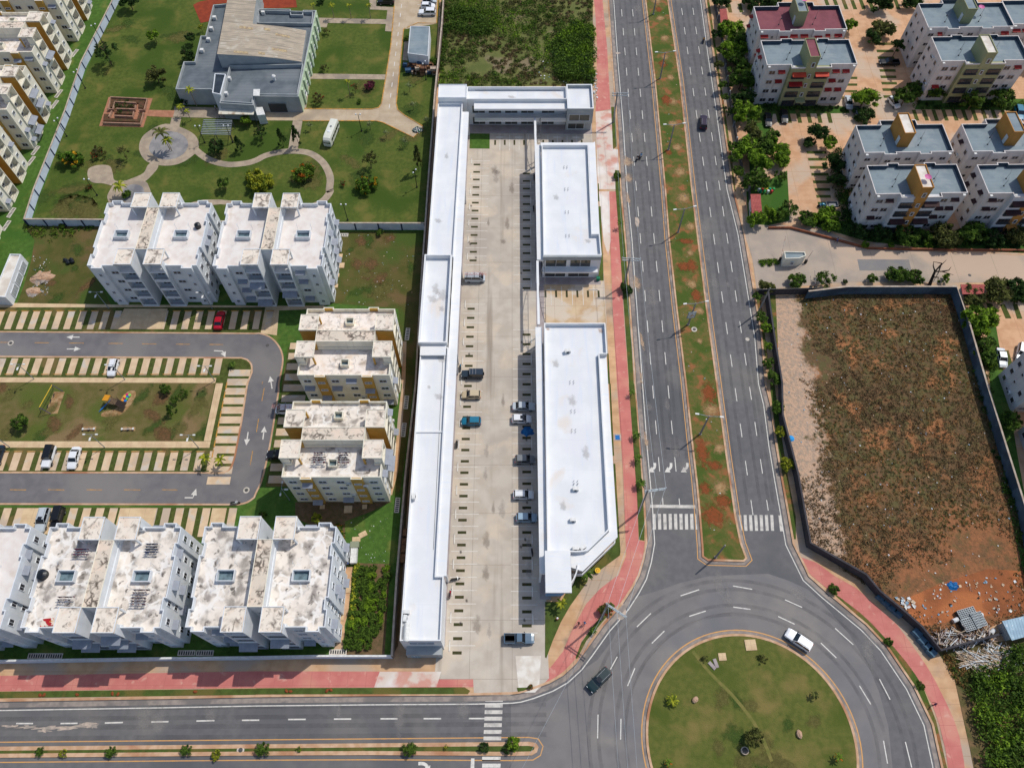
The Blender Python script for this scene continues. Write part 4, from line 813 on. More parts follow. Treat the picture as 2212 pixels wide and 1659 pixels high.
white(-52.0+11.15,25.6+8.3,'stained_roof_old','white apartment block with fan shaped roof stains beside the garden plot and the mall',11,aw={(-1,-1,2,'b'),(1,-1,1,'b')})
white(-103.6+11.15,25.4+8.3,'white_roof','white apartment block cut by the left photo edge with plain rust spotted roof',14)
CK=dict(L_=17.4,Dp=6.25,hr=11.4,wall='cream_wall',fin='mustard',kind='cream',TL=3.45,TD=3.5,proj=.3,tz=14.1,spL=11.2,well=(1.6,1.4))
def cream(cx,cy,roofm,label,seed,aw=()): return h_block(cx,cy,0,roofm=M[roofm],label=label,group=GC,seed=seed,aw=aw,**CK)
cream(-31.8,79.4,'stained_roof','cream and mustard block at the bend of the estate road, upper of the pair',21)
cream(-31.8,58.85,'stained_roof_old','cream and mustard block with two crowded washing racks on its southern roof',22,aw={(-1,1,3,'b'),(-1,1,2,'b')})
cream(-126.0,169.9,'stained_roof','cream block with mustard end walls nearest the top among those along the left edge',23,aw={(-1,1,2,'b')})
cream(-126.0,150.0,'stained_roof','left edge cream block facing the park wall, with many grey awnings on its balconies',24,aw={(1,1,1,'b'),(1,1,2,'b'),(-1,1,1,'b'),(-1,1,0,'b')})
cream(-126.0,130.1,'stained_roof','cream block at the left edge whose bare end wall stands level with the park plaza',25)
cream(-126.0,110.2,'stained_roof','cream block at the left edge nearest the dry back yard with the rubble heap',26)
cream(-126.0,189.9,'stained_roof','cream block at the top left corner of the photo, behind the low terrace wall',27)
for (x,y,w_,n,mm,lb) in [(-71.6,37.3,2.6,3,'cloth_red','red and pink washing on lines north of the roof opening'),(-72.1,29.4,2.6,3,'cloth_mix','dark and blue washing bunched on lines south of the roof opening'),(-59.9,37.7,2.4,4,'cloth_blue','blue and teal washing on a frame north of the right hand roof opening'),(-60.2,29.2,2.6,6,'cloth_mix','rows of dark washing lines south of the right hand roof opening'),(-34.2,54.1,2.3,5,'cloth_mix','crowded washing rack left of the light well on the cream block'),(-29.9,54.1,2.1,5,'cloth_mix','crowded washing rack right of the light well on the cream block')]:
    cloth('washing_line',x,y,12.1 if y<50 else 11.5,0,w_,n,M[mm],lb)
# washing sheet on the roof
cx,cy=W(0,3,405,400,12.2); b=MB(); b.add([(cx-1,cy-.7,12.12),(cx+1.1,cy-.5,12.3),(cx+.9,cy+.7,12.35),(cx-.7,cy+.5,12.4)],[[0,1,2,3]]); b.add([(cx-1,cy-.7,12.11),(cx+1.1,cy-.5,12.11),(cx+.9,cy+.7,12.11),(cx-.7,cy+.5,12.11)],[[0,1,2,3]]); tag(b.build('blanket',[mat('blanket',(226,216,200),(176,40,46),1.2,wv=(.5,.52),c3=(214,150,50),sc3=.8,w3=(.56,.58))]),'red and white blanket spread to dry beside the front canopy','blanket')
def tank(x,y,z,label,r=.62,h=1.25,m='tank_black'):
    b=MB(); b.tube((0,0,0),(0,0,h*.75),r,r,16); b.tube((0,0,h*.75),(0,0,h*.93),r,r*.45,16); b.tube((0,0,h*.93),(0,0,h),r*.3,r*.3,10)
    t=empty('water_tank',(x,y,z),0,label,'water tank'); b.build('tank_body',[M[m]],t,shade=False)
    b=MB()
    for k in range(3): b.ring([(math.cos(a)*(r+.03),math.sin(a)*(r+.03)) for a in [6.2832*i/16 for i in range(16)]],.03,h*(.15+.22*k),h*(.19+.22*k))
    b.build('tank_rib',[M[m]],t); return t
tank(*W(0,1,1712,300,12.3),12.1,'black plastic water tank on the roof of the upper left white block')
tank(*W(0,2,368,1645,12.5),12.1,'black round tank standing by the left roof edge of the washing covered block',.85,1.1)
# ---------------------------------------------------------------- east estate slabs
def slab(x,y,rz,L_,Dp,h,central,felt,label,group,front,tower='c',aw='awning_red',awp=.9,seed=0,side='grey_cream',towerm=None,dish=False,taward=0):
    root=empty('apartment_block',(x,y,.12),rz,label,'apartment block',group); q=random.Random(seed)
    WM=M[side]; X0,X1=L_*.265,L_*.71
    if front: out=[(0,0),(X0,0),(X0,-1.1),(X1,-1.1),(X1,0),(L_,0),(L_,Dp),(L_*.77,Dp),(L_*.77,Dp+.6),(L_*.64,Dp+.6),(L_*.64,Dp),(L_*.36,Dp),(L_*.36,Dp+.6),(L_*.23,Dp+.6),(L_*.23,Dp),(0,Dp)]
    else: out=[(0,0),(L_*.22,0),(L_*.22,-.6),(L_*.36,-.6),(L_*.36,0),(L_*.62,0),(L_*.62,-.6),(L_*.75,-.6),(L_*.75,0),(L_,0),(L_,Dp),(L_*.71,Dp),(L_*.71,Dp+1.5),(L_*.29,Dp+1.5),(L_*.29,Dp),(0,Dp)]
    b=MB(); b.prism(out,0,h-1.0,0,notop=True); b.ring(out,.18,h-1.0,h,0); b.build('wall',[WM],root)
    b=MB(); b.prism(inset(out,.17),h-1.4,h-.98); b.build('roof',[M[felt]],root)
    # parapet lining
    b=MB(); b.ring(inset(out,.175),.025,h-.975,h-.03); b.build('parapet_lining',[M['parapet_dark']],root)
    fh=(h-1.0)/4
    ys=-.012
    if front:
        b=MB(); b.prism([(X0-.01,.0),(X0-.01,-1.12),(X1+.01,-1.12),(X1+.01,0)],0,h-.35,0); fb=b.build('facade_bay',[M[central if central!='ochre_wall' else 'bay_white']],root)
        if central=='ochre_wall': b=MB(); b.box((X0+X1)/2-1.25,(X0+X1)/2+1.15,-1.2,-1.12,0,h-.3,0); b.build('stair_strip',[M[central]],root)
        for k in range(4):
            z=fh*k+fh*.55
            for u in (.085,.185,.79,.90):
                put('window',win_mesh(1.6,1.2,frame=side),root,(L_*u,ys,z))
                if q.random()<awp*(k/3): put('awning',awn_mesh(1.7,aw,.8,.35),root,(L_*u,ys-.01,z+.72))
            for u in (X0+.26*(X1-X0)-.3,X0+.78*(X1-X0)+.2):
                put('window',win_mesh(3.1,1.25,frame='dark_rail',bars=3),root,(u,-1.13,z))
                rb=MB(); rb.box(-1.6,1.6,-.42,-.36,0,.06,0); rb.box(-1.6,1.6,-.4,-.0,-.08,0,0)
                for i in range(7): rb.box(-1.6+i*.52,-1.56+i*.52,-.4,-.37,.0,.9,0)
                rb.box(-1.6,1.6,-.42,-.36,.9,.95,0); rb.build('balcony_rail',[M['dark_rail']],root,loc=(u,-1.12,z-.75))
                if q.random()<awp*((k+.3)/3): put('awning',awn_mesh(3.3,'awning_orange' if (aw=='awning_red' and k==3) else aw,1.1,.45),root,(u,-1.14,z+.9))
            if k: put('window',win_mesh(.75,1.15,frame='white_wall',bars=0),root,((X0+X1)/2,-1.215,z-.2))
        b=MB(); b.box((X0+X1)/2-1.2,(X0+X1)/2+1.2,-2.6,-1.21,2.5,2.65,0); b.box((X0+X1)/2-.65,(X0+X1)/2+.65,-1.24,-1.21,0,2.2,1); b.build('porch',[M[central],M['dark_glass']],root)
    else:
        for k in range(4):
            z=fh*k+fh*.62
            for i,u in enumerate((.07,.165,.29,.41,.53,.685,.80,.92)):
                off=-.61 if i in (2,5) else ys
                w_=.7 if i in (1,6) else 1.5
                put('window',win_mesh(w_,.95,frame=side),root,(L_*u,off,z))
                if q.random()<awp*.9: put('awning',awn_mesh(w_+.45,aw,.8,.35),root,(L_*u,off-.01,z+.7))
    for k in range(4):
        z=fh*k+fh*.6
        for j,v in enumerate((.22,.55,.82)):
            for e,xx in ((-1,-.012),(1,L_+.012)):
                put('window',win_mesh(1.15 if j!=1 else .75,1.25 if j!=1 else .75,frame=side,bars=0),root,(xx,Dp*v,z-(0 if j!=1 else .3)),R(90)*e)
                if q.random()<awp*(k/4.5): put('awning',awn_mesh(1.2,aw,.8,.35),root,(xx+e*.01,Dp*v,z+.7),R(90)*e)
                elif q.random()<.10: put('air_conditioner',ac_mesh(),root,(xx,Dp*v-1.1,z-.3),R(90)*e)
    # stair tower
    tx0=L_*.475-1.2+taward; ty=(-1.6,4.6) if front else (2.3,8.6)
    ty=(-.9,5.2) if front else (2.5,8.7)
    tm=M[towerm or central]; tz=h+3.0
    b=MB(); b.box(tx0,tx0+2.45,ty[0],ty[1],h-1.0,tz,0); 
    if front: b.box(tx0,tx0+2.45,-1.3,ty[0],h-1.0,tz,0)
    tw=b.build('stair_tower',[tm],root)
    b=MB(); b.ring([(tx0-.05,(-1.35 if front else ty[0]-.05)),(tx0+2.5,(-1.35 if front else ty[0]-.05)),(tx0+2.5,ty[1]+.05),(tx0-.05,ty[1]+.05)],.14,tz+.002,tz+.3); b.build('coping',[tm],tw)
    b=MB(); b.box(tx0+.12,tx0+2.33,(-1.2 if front else ty[0]+.12),ty[1]-.12,tz+.003,tz+.03); b.build('tower_roof',[M['felt_red'] if (felt=='felt' and seed==1) else M['pale_concrete'] if seed%2 else M['felt']],tw)
    if front: put('window',win_mesh(.8,1.3,frame='white_wall',bars=0),tw,((X0+X1)/2-.1,-1.315,h+.9))
    else: put('door',win_mesh(1.0,2.0,frame='white_wall',glass='ac_white',bars=0),tw,(tx0-.012,ty[0]+1.0,h+.2),WEST)
    for u in (tx0-3.6,tx0-2.4,tx0+5.0,tx0+6.2):
        b=MB(); v=Dp*(.35 if u in (tx0-3.6,tx0+5.0) else .6)
        b.tube((u,v,h-.98),(u,v,h+.9),.035,.035,5); b.tube((u,v,h-.98),(u,v,h-.75),.2,.12,8); b.tube((u,v,h+.85),(u+.5,v+.9,h+.85),.03,.03,4); b.build('clothes_pole',[M['dark_rail']],root)
    if dish:
        dx,dy,dz,dm=dish; b=MB(); b.tube((dx,dy,dz),(dx,dy,dz+.6),.04,.04,6)
        for i in range(5):
            r0=.75*i/5;r1=.75*(i+1)/5; z0=dz+.6+.25*(i/5)**2; z1=dz+.6+.25*((i+1)/5)**2
            v=[];n=16
            for j in range(n): a=6.2832*j/n; v.append((dx+r0*math.cos(a),dy+r0*math.sin(a)-.1,z0)); v.append((dx+r1*math.cos(a),dy+r1*math.sin(a)-.1,z1))
            b.add(v,[[2*j,2*j+1,(2*j+3)%(2*n),(2*j+2)%(2*n)] for j in range(n)],1)
        b.build('satellite_dish',[M['dark_rail'],M[dm]],root)
    for i in range(3):
        lb=MB(); lb.box(-.28,.28,-.6,-.12,.0,.16,0); lb.tube((0,.1,-.2),(0,-.2,.05),.03,.03,5,1); lb.build('flood_lamp',[M['ac_white'],M['dark_rail']],root,loc=((.6,L_-.8,L_*.3)[i],-.02,h-.35))
    return root
GR='four storey slabs with red awnings'; GB='four storey slabs with brown awnings'
rz=R(1.2)
slab(61.9,170.9,rz,22.0,9.2,12.0,'olive_wall','felt_red','pinkish apartment slab with wine red roof and red awnings, behind the grey roofed one',GR,False,dish=(11,6,15.3,'dish_pink'),seed=2)
slab(61.7,158.1,rz,22.0,8.9,12.0,'olive_wall','felt','pinkish apartment slab with grey roof, olive green centre and bright orange red awnings',GR,True,seed=1)
slab(104.3,171.9,rz,21.8,9.4,12.0,'olive_wall','felt','rear slab of the top right pair with a pink dish by its stair tower',GR,False,awp=.15,dish=(14.6,6,12.5,'dish_pink'),seed=4)
slab(104.3,159.5,rz,21.8,8.9,12.0,'olive_wall','felt','front slab of the top right pair with olive centre and bare windows',GR,True,awp=.1,seed=3)
slab(79.0,129.2,rz,20.1,8.6,12.0,'ochre_wall','felt','rear grey roofed slab with ochre stair tower and shredded plastic lying on its roof',GB,False,aw='awning_brown',awp=.0,seed=5)
slab(78.8,117.0,rz,20.1,8.4,12.0,'ochre_wall','felt','front grey roofed slab with ochre centre strip and white balconies beside the dark trees',GB,True,aw='awning_brown',awp=.55,dish=(9.7,1.0,15.3,'dish_pink'),seed=7)
slab(103.4,129.6,rz,20.1,8.6,12.0,'ochre_wall','felt','rear slab with yellowish side wall and ochre tower near the right edge',GB,False,aw='awning_brown',awp=.1,side='grey_cream',seed=6)
slab(103.3,117.2,rz,20.1,8.4,12.0,'ochre_wall','felt','front slab with ochre strip cut by the right edge of the photo',GB,True,aw='awning_brown',awp=.6,seed=8)
slab(*W(3,0,2120,215,12),rz,22,9.3,12.0,'olive_wall','felt','slab in the top right corner showing only its side wall of red awnings',GR,False,awp=.8,seed=9)
slab(100.3,70.3,0,20.1,8.5,12.0,'ochre_wall','felt','pale slab at the right edge beyond the vacant lot, upper of the two there',GB,False,aw='awning_brown',awp=.1,seed=10)
slab(100.3,57.6,0,20.1,8.4,12.0,'ochre_wall','felt','pale slab corner at the right edge beyond the vacant lot, lower of the two there',GB,True,aw='awning_brown',awp=.1,seed=12)
# ---------------------------------------------------------------- shopping centre
mall=[]
def shop(parent,x0,x1,y,z0,z1,ang=0,frame='white_wall',n=1,label=None):
    w_=x1-x0
    me=win_mesh(round(w_,2),round(z1-z0,2),frame=frame,glass='shop_glass',bars=n)
    return put('shop_window',me,parent,((x0+x1)/2,y,(z0+z1)/2),ang)
def rect(x0,x1,y0,y1): return [(x0,y0),(x1,y0),(x1,y1),(x0,y1)]
# west wing, three roof sections
t=empty('shop_building',(0,0,0),0,'long white roofed shop wing on the left side of the parking lot','shop building','white roofed shop buildings')
t1=t
A=[(-18.4,24.5),(-13.5,24.5),(-12.2,81),(-18.2,81)]
e0=lambda y:-11.35+.0075*(y-24)
i0=lambda y:e0(y)-1.75
wx=lambda y:-18.45+.0045*(y-24)
S1=[(wx(24.5),24.5),(e0(24.5)-.35,24.5),(e0(24.5)-.35,35.2),(i0(35.2),35.2),(i0(80.9),80.9),(wx(80.9),80.9)]
b=MB(); b.prism(S1,0,7.0,0,notop=True); b.ring(S1,.2,7.0,7.75); b.build('wall',[M['mall_white']],t)
b=MB(); b.prism(inset(S1,.19),6.7,7.03); b.build('roof',[M['mall_roof']],t)
S2=[(wx(81)-.4,81.3),(i0(81)-.25,81.3),(i0(103)-.25,103.2),(wx(103)-.4,103.2)]
b=MB(); b.prism(S2,0,7.6,0,notop=True); b.ring(S2,.25,7.6,8.9); b.build('wall',[M['mall_white']],t)
b=MB(); b.prism(inset(S2,.24),7.3,7.63); b.build('roof',[M['mall_roof']],t)
S3=[(wx(103.5),103.5),(i0(103.5),103.5),(i0(150)+.2,150.2),(wx(150),150.2)]
b=MB(); b.prism(S3,0,7.0,0,notop=True); b.ring(S3,.2,7.0,7.75); b.build('wall',[M['mall_white']],t)
b=MB(); b.prism(inset(S3,.19),6.7,7.03); b.build('roof',[M['mall_roof']],t)
b=MB()
for y in (62.6,): b.box(wx(y)+.2,i0(y)-.2,y-.15,y+.15,7.03,7.3)
b.build('roof_beam',[M['mall_white']],t); b=MB()
b.box(wx(78),i0(78)-.4,78.9,81.25,7.76,8.0); b.build('roof_band',[M['mall_white']],t)
b=MB(); b.add([(i0(35.3)+.01,35.3,7.3),(e0(35.3),35.3,7.3),(e0(147.5),147.5,7.3),(i0(147.5)+.01,147.5,7.3)],[[0,1,2,3]])
b.add([(e0(35.3),35.3,6.5),(e0(35.3),35.3,7.3),(e0(147.5),147.5,7.3),(e0(147.5),147.5,6.5)],[[0,3,2,1]])
b.add([(i0(35.3)+.01,35.3,6.5),(e0(35.3),35.3,6.5),(e0(147.5),147.5,6.5),(i0(147.5)+.01,147.5,6.5)],[[3,2,1,0]])
b.add([(i0(35.3),35.3,6.5),(e0(35.3),35.3,6.5),(e0(35.3),35.3,7.3),(i0(35.3),35.3,7.3)],[[0,1,2,3]])
b.build('walkway_canopy',[M['mall_white']],t)
b=MB()
for y in (36,78.9,81.3,103.3,125,147.2): b.box(e0(y)-.5,e0(y)-.12,y,y+.35,0,6.49)
b.build('column',[M['mall_white']],t)
for i,y in enumerate(range(38,146,6)): put('shop_window',win_mesh(4.6,2.5,frame='dark_rail',glass='shop_glass',bars=2),t,(i0(y)+.02,y,1.5),EAST); put('shop_window',win_mesh(4.6,2.0,frame='dark_rail',glass='shop_glass',bars=2),t,(i0(y)+.02,y,5.1),EAST)
put('shop_window',win_mesh(4.2,1.2,frame='white_wall',glass='shop_glass',bars=2),t,(-15,24.48,5.9),SOUTH)
b=MB(); b.box(-17.9,-11.9,23.1,24.45,0,2.9); b.build('entrance_porch',[M['grey_wall']],t)
# corner block and north wing
t2=empty('shop_building',(0,0,0),0,'two storey white shop wing closing the north end of the parking lot','shop building','white roofed shop buildings')
C0=[(-17.8,150.3),(-11.0,150.3),(-11.0,154.9),(-17.8,154.9)]
b=MB(); b.prism(C0,0,9.0,0); b.build('corner_block',[M['mall_white']],t2); b=MB(); b.ring(C0,.15,9.0,9.15); b.build('coping',[M['mall_wall']],t2)
N1=[(-10.99,150.9),(13.3,150.9),(13.3,155.2),(-10.99,155.2)]
b=MB(); b.prism(N1,0,7.2,0,notop=True); b.ring(N1,.2,7.2,8.2); b.build('wall',[M['mall_white']],t2)
b=MB(); b.prism(inset(N1,.19),6.9,7.23); b.build('roof',[M['mall_roof']],t2)
N2=[(13.31,147.5),(19.6,147.5),(19.6,155.9),(13.31,155.9)]
b=MB(); b.prism(N2,3.6,7.4,0,notop=True); b.ring(N2,.25,7.4,8.25); b.box(13.31,19.6,149,155.9,0,3.6,0); b.build('corner_volume',[M['grey_wall']],t2)
b=MB(); b.prism(inset(N2,.24),7.0,7.43); b.ring(inset(N2,-.02),.30,8.25,8.3,0); b.build('roof',[M['mall_roof']],t2)
b=MB(); b.box(-9.2,13.28,148.6,150.88,6.6,7.2); b.build('walkway_canopy',[M['mall_white']],t2)
b=MB(); b.box(-9.2,13.28,148.7,150.88,3.1,3.45); b.box(-9.2,13.28,148.7,148.78,3.45,4.3,1); b.build('gallery',[M['mall_white'],M['rail']],t2)
for i,x in enumerate((-8.2,-4.2,-.2,3.8,8.9)):
    for z in (1.55,5.1): shop(t2,x-1.6,x+1.6,150.86,z-1.2,z+1.2)
shop(t2,13.8,18.9,147.48,4.5,6.6); shop(t2,13.8,17.9,148.97,.6,3.0)
# east buildings
t3=empty('shop_building',(0,0,0),0,'white roofed two storey shop block north of the small parking court','shop building','white roofed shop buildings')
B1=[(6.7,103.7),(19.1,103.7),(19.0,109.6),(17.4,109.6),(17.8,136.0),(6.9,136.0)]
b=MB(); b.prism(B1,0,7.0,0,notop=True); b.ring(B1,.22,7.0,8.0); b.build('wall',[M['mall_white']],t3)
b=MB(); b.prism(inset(B1,.21),6.7,7.03); b.build('roof',[M['mall_roof']],t3)
b=MB(); b.box(5.35,6.69,103.3,137.0,6.3,6.95); b.box(6.69,19.2,136.01,137.0,6.3,7.6); b.build('walkway_canopy',[M['mall_white']],t3)
b=MB(); b.prism([(17.42,109.61),(19.0,109.61),(19.4,137.0),(17.85,136.0)],6.9,7.9); b.build('roof_band',[M['mall_white']],t3)
b=MB(); b.box(6.6,19.05,103.2,103.69,6.9,8.0); b.build('fascia',[M['grey_wall']],t3)
b=MB(); b.box(6.6,18.6,102.4,103.69,3.3,3.75); b.build('ledge',[M['mall_white']],t3)
shop(t3,7.2,11.8,103.68,4.1,6.5);shop(t3,12.5,17.0,103.68,4.1,6.5);shop(t3,7.2,11.8,103.66,.5,3.1);shop(t3,12.3,17.0,103.66,.5,3.1)
for y in range(106,136,5): put('shop_window',win_mesh(3.8,2.4,frame='dark_rail',glass='shop_glass',bars=2),t3,(6.68,y,1.5),WEST); put('shop_window',win_mesh(3.8,2.2,frame='dark_rail',glass='shop_glass',bars=2),t3,(19.2-.2,y+3.5,4.8),EAST) if y<106 else None
b=MB()
for y in (103.4,115,126,136.5): b.box(5.4,5.75,y,y+.35,0,6.29)
b.build('column',[M['mall_white']],t3)
t4=empty('shop_building',(0,0,0),0,'long white roofed shop block with a chamfered corner facing the roundabout','shop building','white roofed shop buildings')
B2=[(6.3,39.2),(11.5,38.2),(12.9,38.4),(17.4,42.9),(17.35,70.2),(17.35,79.3),(18.9,79.3),(18.9,86.6),(6.5,86.6)]
B2=[(6.1,39.3),(11.6,39.3),(13.1,39.5),(17.1,43.3),(17.3,79.2),(18.85,79.2),(18.9,86.5),(6.5,86.5)]
b=MB(); b.prism(B2,0,7.0,0,notop=True); b.ring(B2,.22,7.0,8.0); b.build('wall',[M['mall_white']],t4)
b=MB(); b.prism(inset(B2,.21),6.7,7.03); b.build('roof',[M['mall_roof']],t4)
b=MB(); b.box(4.75,6.08,35.8,86.2,6.3,6.95); b.build('walkway_canopy',[M['mall_white']],t4)
b=MB(); b.prism([(17.32,79.18),(18.8,79.18),(18.6,42.3),(12.2,36.2),(10.2,36.9),(10.2,39.28),(13.15,39.45),(17.15,43.2)],6.4,6.95); b.build('roof_band',[M['mall_white']],t4)
b=MB(); b.prism([(17.6,43.6),(18.0,42.4),(12.3,36.9),(10.3,37.5),(10.3,38.8),(12.9,38.9)],3.2,3.6); b.band([(10.6,36.4),(12.3,36.4),(18.4,42.1),(18.4,50)],.18,3.3,4.5); b.build('balcony',[M['mall_white']],t4)
b=MB(); b.prism([(10.2,39.2),(12.8,39.2),(16.9,43.2),(17,44.5),(10.2,44.5)],0.02,6.35,0); b.build('glazed_corner',[M['shop_glass']],t4)
b=MB(); b.prism([(5.65,32.1),(10.05,32.1),(10.05,39.3),(5.65,39.3)],8.3,8.75); b.build('entrance_roof',[M['mall_white']],t4)
b=MB(); b.box(5.9,8.6,34.0,39.25,0,8.29); b.build('entrance_block',[M['mall_wall']],t4)
b=MB(); n=6
arc=[(10.05,34.0),(10.6,34.9),(11.1,36.0),(11.4,37.3)]
b.band(arc,.2,4.0,7.3); b.build('curved_screen',[M['mall_white']],t4)
b=MB()
for i in range(6): b.box(5.9,8.8,33.4-.22*i,33.6-.22*i,.9+1.1*i,1.15+1.1*i)
b.build('louvre',[mat('louvre',(120,156,190),None,rough=.5)],t4)
b=MB()
for y in (36,48,60,72,85.5): b.box(4.8,5.15,y,y+.35,0,6.29)
b.build('column',[M['mall_white']],t4)
for y in range(43,86,5): put('shop_window',win_mesh(3.8,2.4,frame='dark_rail',glass='shop_glass',bars=2),t4,(6.06+.009*(y-39),y,1.5),WEST); put('shop_window',win_mesh(3.6,2.2,frame='white_wall',glass='shop_glass',bars=2),t4,(17.34,y+1,2.0),EAST)
# footbridge canopies between the blocks
def bridge(x0,x1,y0,y1,z,label,arc):
    t=empty('entrance_canopy',((x0+x1)/2,(y0+y1)/2,z),0,label,'canopy','arched lattice canopies of the shopping centre')
    xm=(x0+x1)/2; ym=(y0+y1)/2
    b=MB(); b.box(x0-xm,x0-xm+.25,y0-ym,y1-ym,-.3,.15); b.box(x0-xm+.25,x0-xm+.5,y0-ym,y1-ym,-.1,.13); b.build('beam',[M['mall_white']],t)
    b=MB(); n=12
    pts=[(x1-xm-arc*math.sin(math.pi*i/n)*.0-.05,y0-ym+(y1-y0)*i/n,.1) for i in range(n+1)]
    cur=[(x0-xm+.3+arc*math.sin(math.pi*i/n),y0-ym+(y1-y0)*i/n,.1) for i in range(n+1)]
    cur=[(x1-xm-.1-arc*math.sin(math.pi*i/n),y0-ym+(y1-y0)*i/n,.1) for i in range(n+1)]
    b.path(cur,.06,5); b.path(pts,.06,5)
    for p,q_ in zip(pts,cur): 
        if (Vector(p)-Vector(q_)).length>.1: b.tube(p,q_,.04,.04,4)
    b.build('lattice',[M['dark_rail']],t)
    for y in (y0+1,y1-1):
        b=MB(); b.tube((x0-xm+.12,y-ym,-z),(x0-xm+.12,y-ym,-.3),.12,.12,8); b.build('post',[M['mall_white']],t)
bridge(5.2,6.95,87.0,103.2,6.6,'white beam with curved lattice edge over the mouth of the small parking court',1.2)
bridge(5.4,7.0,137.2,148.4,4.4,'white beam with lattice arch between the north wing and the east shop block',1.0)
# roof plant on the shops: condensers and gas bottles
def cond(c,r,x,y,z,label,rzz=0,s=1.0):
    X,Y=W(c,r,x,y,z+.4); b=MB(); b.box(-.55*s,.55*s,-.3*s,.3*s,0,.75*s,0); t_=empty('condenser_unit',(X,Y,z),rzz,label,'air conditioner','condenser units on the shop roofs'); b.build('casing',[M['ac_white']],t_)
    b=MB(); b.tube((0,-.31*s,.38*s),(0,-.34*s,.38*s),.26*s,.26*s,12); b.build('fan',[M['fan_dark']],t_)
cond(2,1,478,1375,7.05,'dark condenser on the roof right of the small court',.2,1.1)
cond(2,2,548,905,7.05,'grey condenser in the middle of the long roof'); cond(2,2,525,1172,7.05,'condenser with a looped hose toward the southern part of the long roof')
cond(2,2,548,1418,7.05,'left one of two condensers beside the chamfered roof edge'); cond(2,2,612,1412,7.05,'tilted right one of two condensers beside the chamfered roof edge',.6)
cond(1,2,1362,970,7.3,'condenser on the west edge of the long left roof',1.5); cond(1,3,1298,310,7.05,'dark condenser near the southern end of the left roof',0,1.0); cond(1,3,1288,365,7.05,'slim condenser next to the gas bottles',1.5)
for k,(x,y,lb) in enumerate(((1302,462,'upper white gas bottle lying on the left roof end'),(1298,512,'lower white gas bottle lying on the left roof end'))):
    X,Y=W(1,3,x,y,7.5); b=MB(); b.tube((0,-.85,.55),(0,.85,.55),.45,.45,14); b.ball((0,-.85,.55),.45,.3,.45); b.ball((0,.85,.55),.45,.3,.45); b.box(-.3,.3,-.6,-.5,0,.3);b.box(-.3,.3,.5,.6,0,.3)
    tag(b.build('gas_tank',[M['ac_white']],loc=(X,Y,7.05)),lb,'gas tank','gas bottles on the roof')
for k,(c,r,x,y) in enumerate([(2,0,460,1450),(2,0,468,1640),(2,1,472,178),(2,1,478,382),(2,1,515,1645),(2,2,525,237),(2,2,530,405),(2,2,548,850),(2,2,548,880)]):
    X,Y=W(c,r,x,y,7.1); b=MB()
    for dx in (-.35,.35):
        for dy in (-.25,.25): b.tube((dx,dy,0),(dx,dy,.35),.05,.05,5); b.tube((dx,dy,.35),(dx+.15,dy,.38),.05,.05,5)
    tag(b.build('vent_pipe',[M['grey_wall']],loc=(X,Y,7.04)),ORD[k if k<4 else k-4]+' cluster of bent vent pipes from the top on the '+('shorter east shop roof' if k<4 else 'long chamfered shop roof'),'vent','bent vent pipe clusters on the shop roofs')
# ---------------------------------------------------------------- community centre in the park
Zc=lambda *p,z=5.0:[G((660+.27125*x)/1.75,.27125*y/1.75,z) for x,y in p]
cc=empty('community_centre',(0,0,0),0,'low park building with dark grey flat roofs around a beige ribbed metal hall roof','building')
out=Zc((10,1245),(125,862),(275,860),(362,502),(428,502),(538,72),(765,52),(760,-160),(1175,-160),(1168,122),(1615,130),(1625,205),(1775,208),(1788,145),(1970,148),(1725,1350),(1110,1345),(1100,1470),(625,1440),(650,1330),(500,1245))
b=MB(); b.prism(out,0,4.2,0,notop=True); b.ring(out,.25,4.2,5.0,0); b.build('wall',[M['grey_wall']],cc)
b=MB(); b.prism(inset(out,.24),3.9,4.23); b.build('roof',[M['felt_dark']],cc)
b=MB(); b.band(Zc((1970,148),(1725,1350)),.14,0.0,5.03,off=.09); b.build('side_wall',[M['pale_green']],cc)
se=Zc((755,918),(1812,896),(1728,1348),(1112,1343),(1102,1468),(632,1438))
b=MB(); b.ring(inset(se,.3),.2,4.25,5.3); b.build('parapet',[M['grey_wall']],cc)
ne=Zc((1150,140),(1950,165),(1930,352),(1140,340))
b=MB(); b.ring(inset(ne,.3),.2,4.25,5.2); b.build('parapet',[M['grey_wall']],cc)
hall=[Zc(p,z=z)[0]+(z,) for p,z in (((765,-160),8.4),((590,757),8.4),((1090,785),7.6),((1400,812),6.8),((1768,865),5.4),((1835,430),5.4),((1500,375),6.6),((1090,335),7.6),((1160,-160),7.9))]
b=MB(); b.add(hall,[[0,1,2,7],[0,7,8],[2,3,6,7],[3,4,5,6]],0)
b.add([(x,y,4.25) for x,y,z in hall]+hall,[[0,1,10,9],[1,2,11,10],[2,3,12,11],[3,4,13,12],[4,5,14,13],[5,6,15,14],[6,7,16,15],[7,8,17,16]],1)
hr_=b.build('hall_roof',[M['tin_beige'],M['grey_wall']],cc)
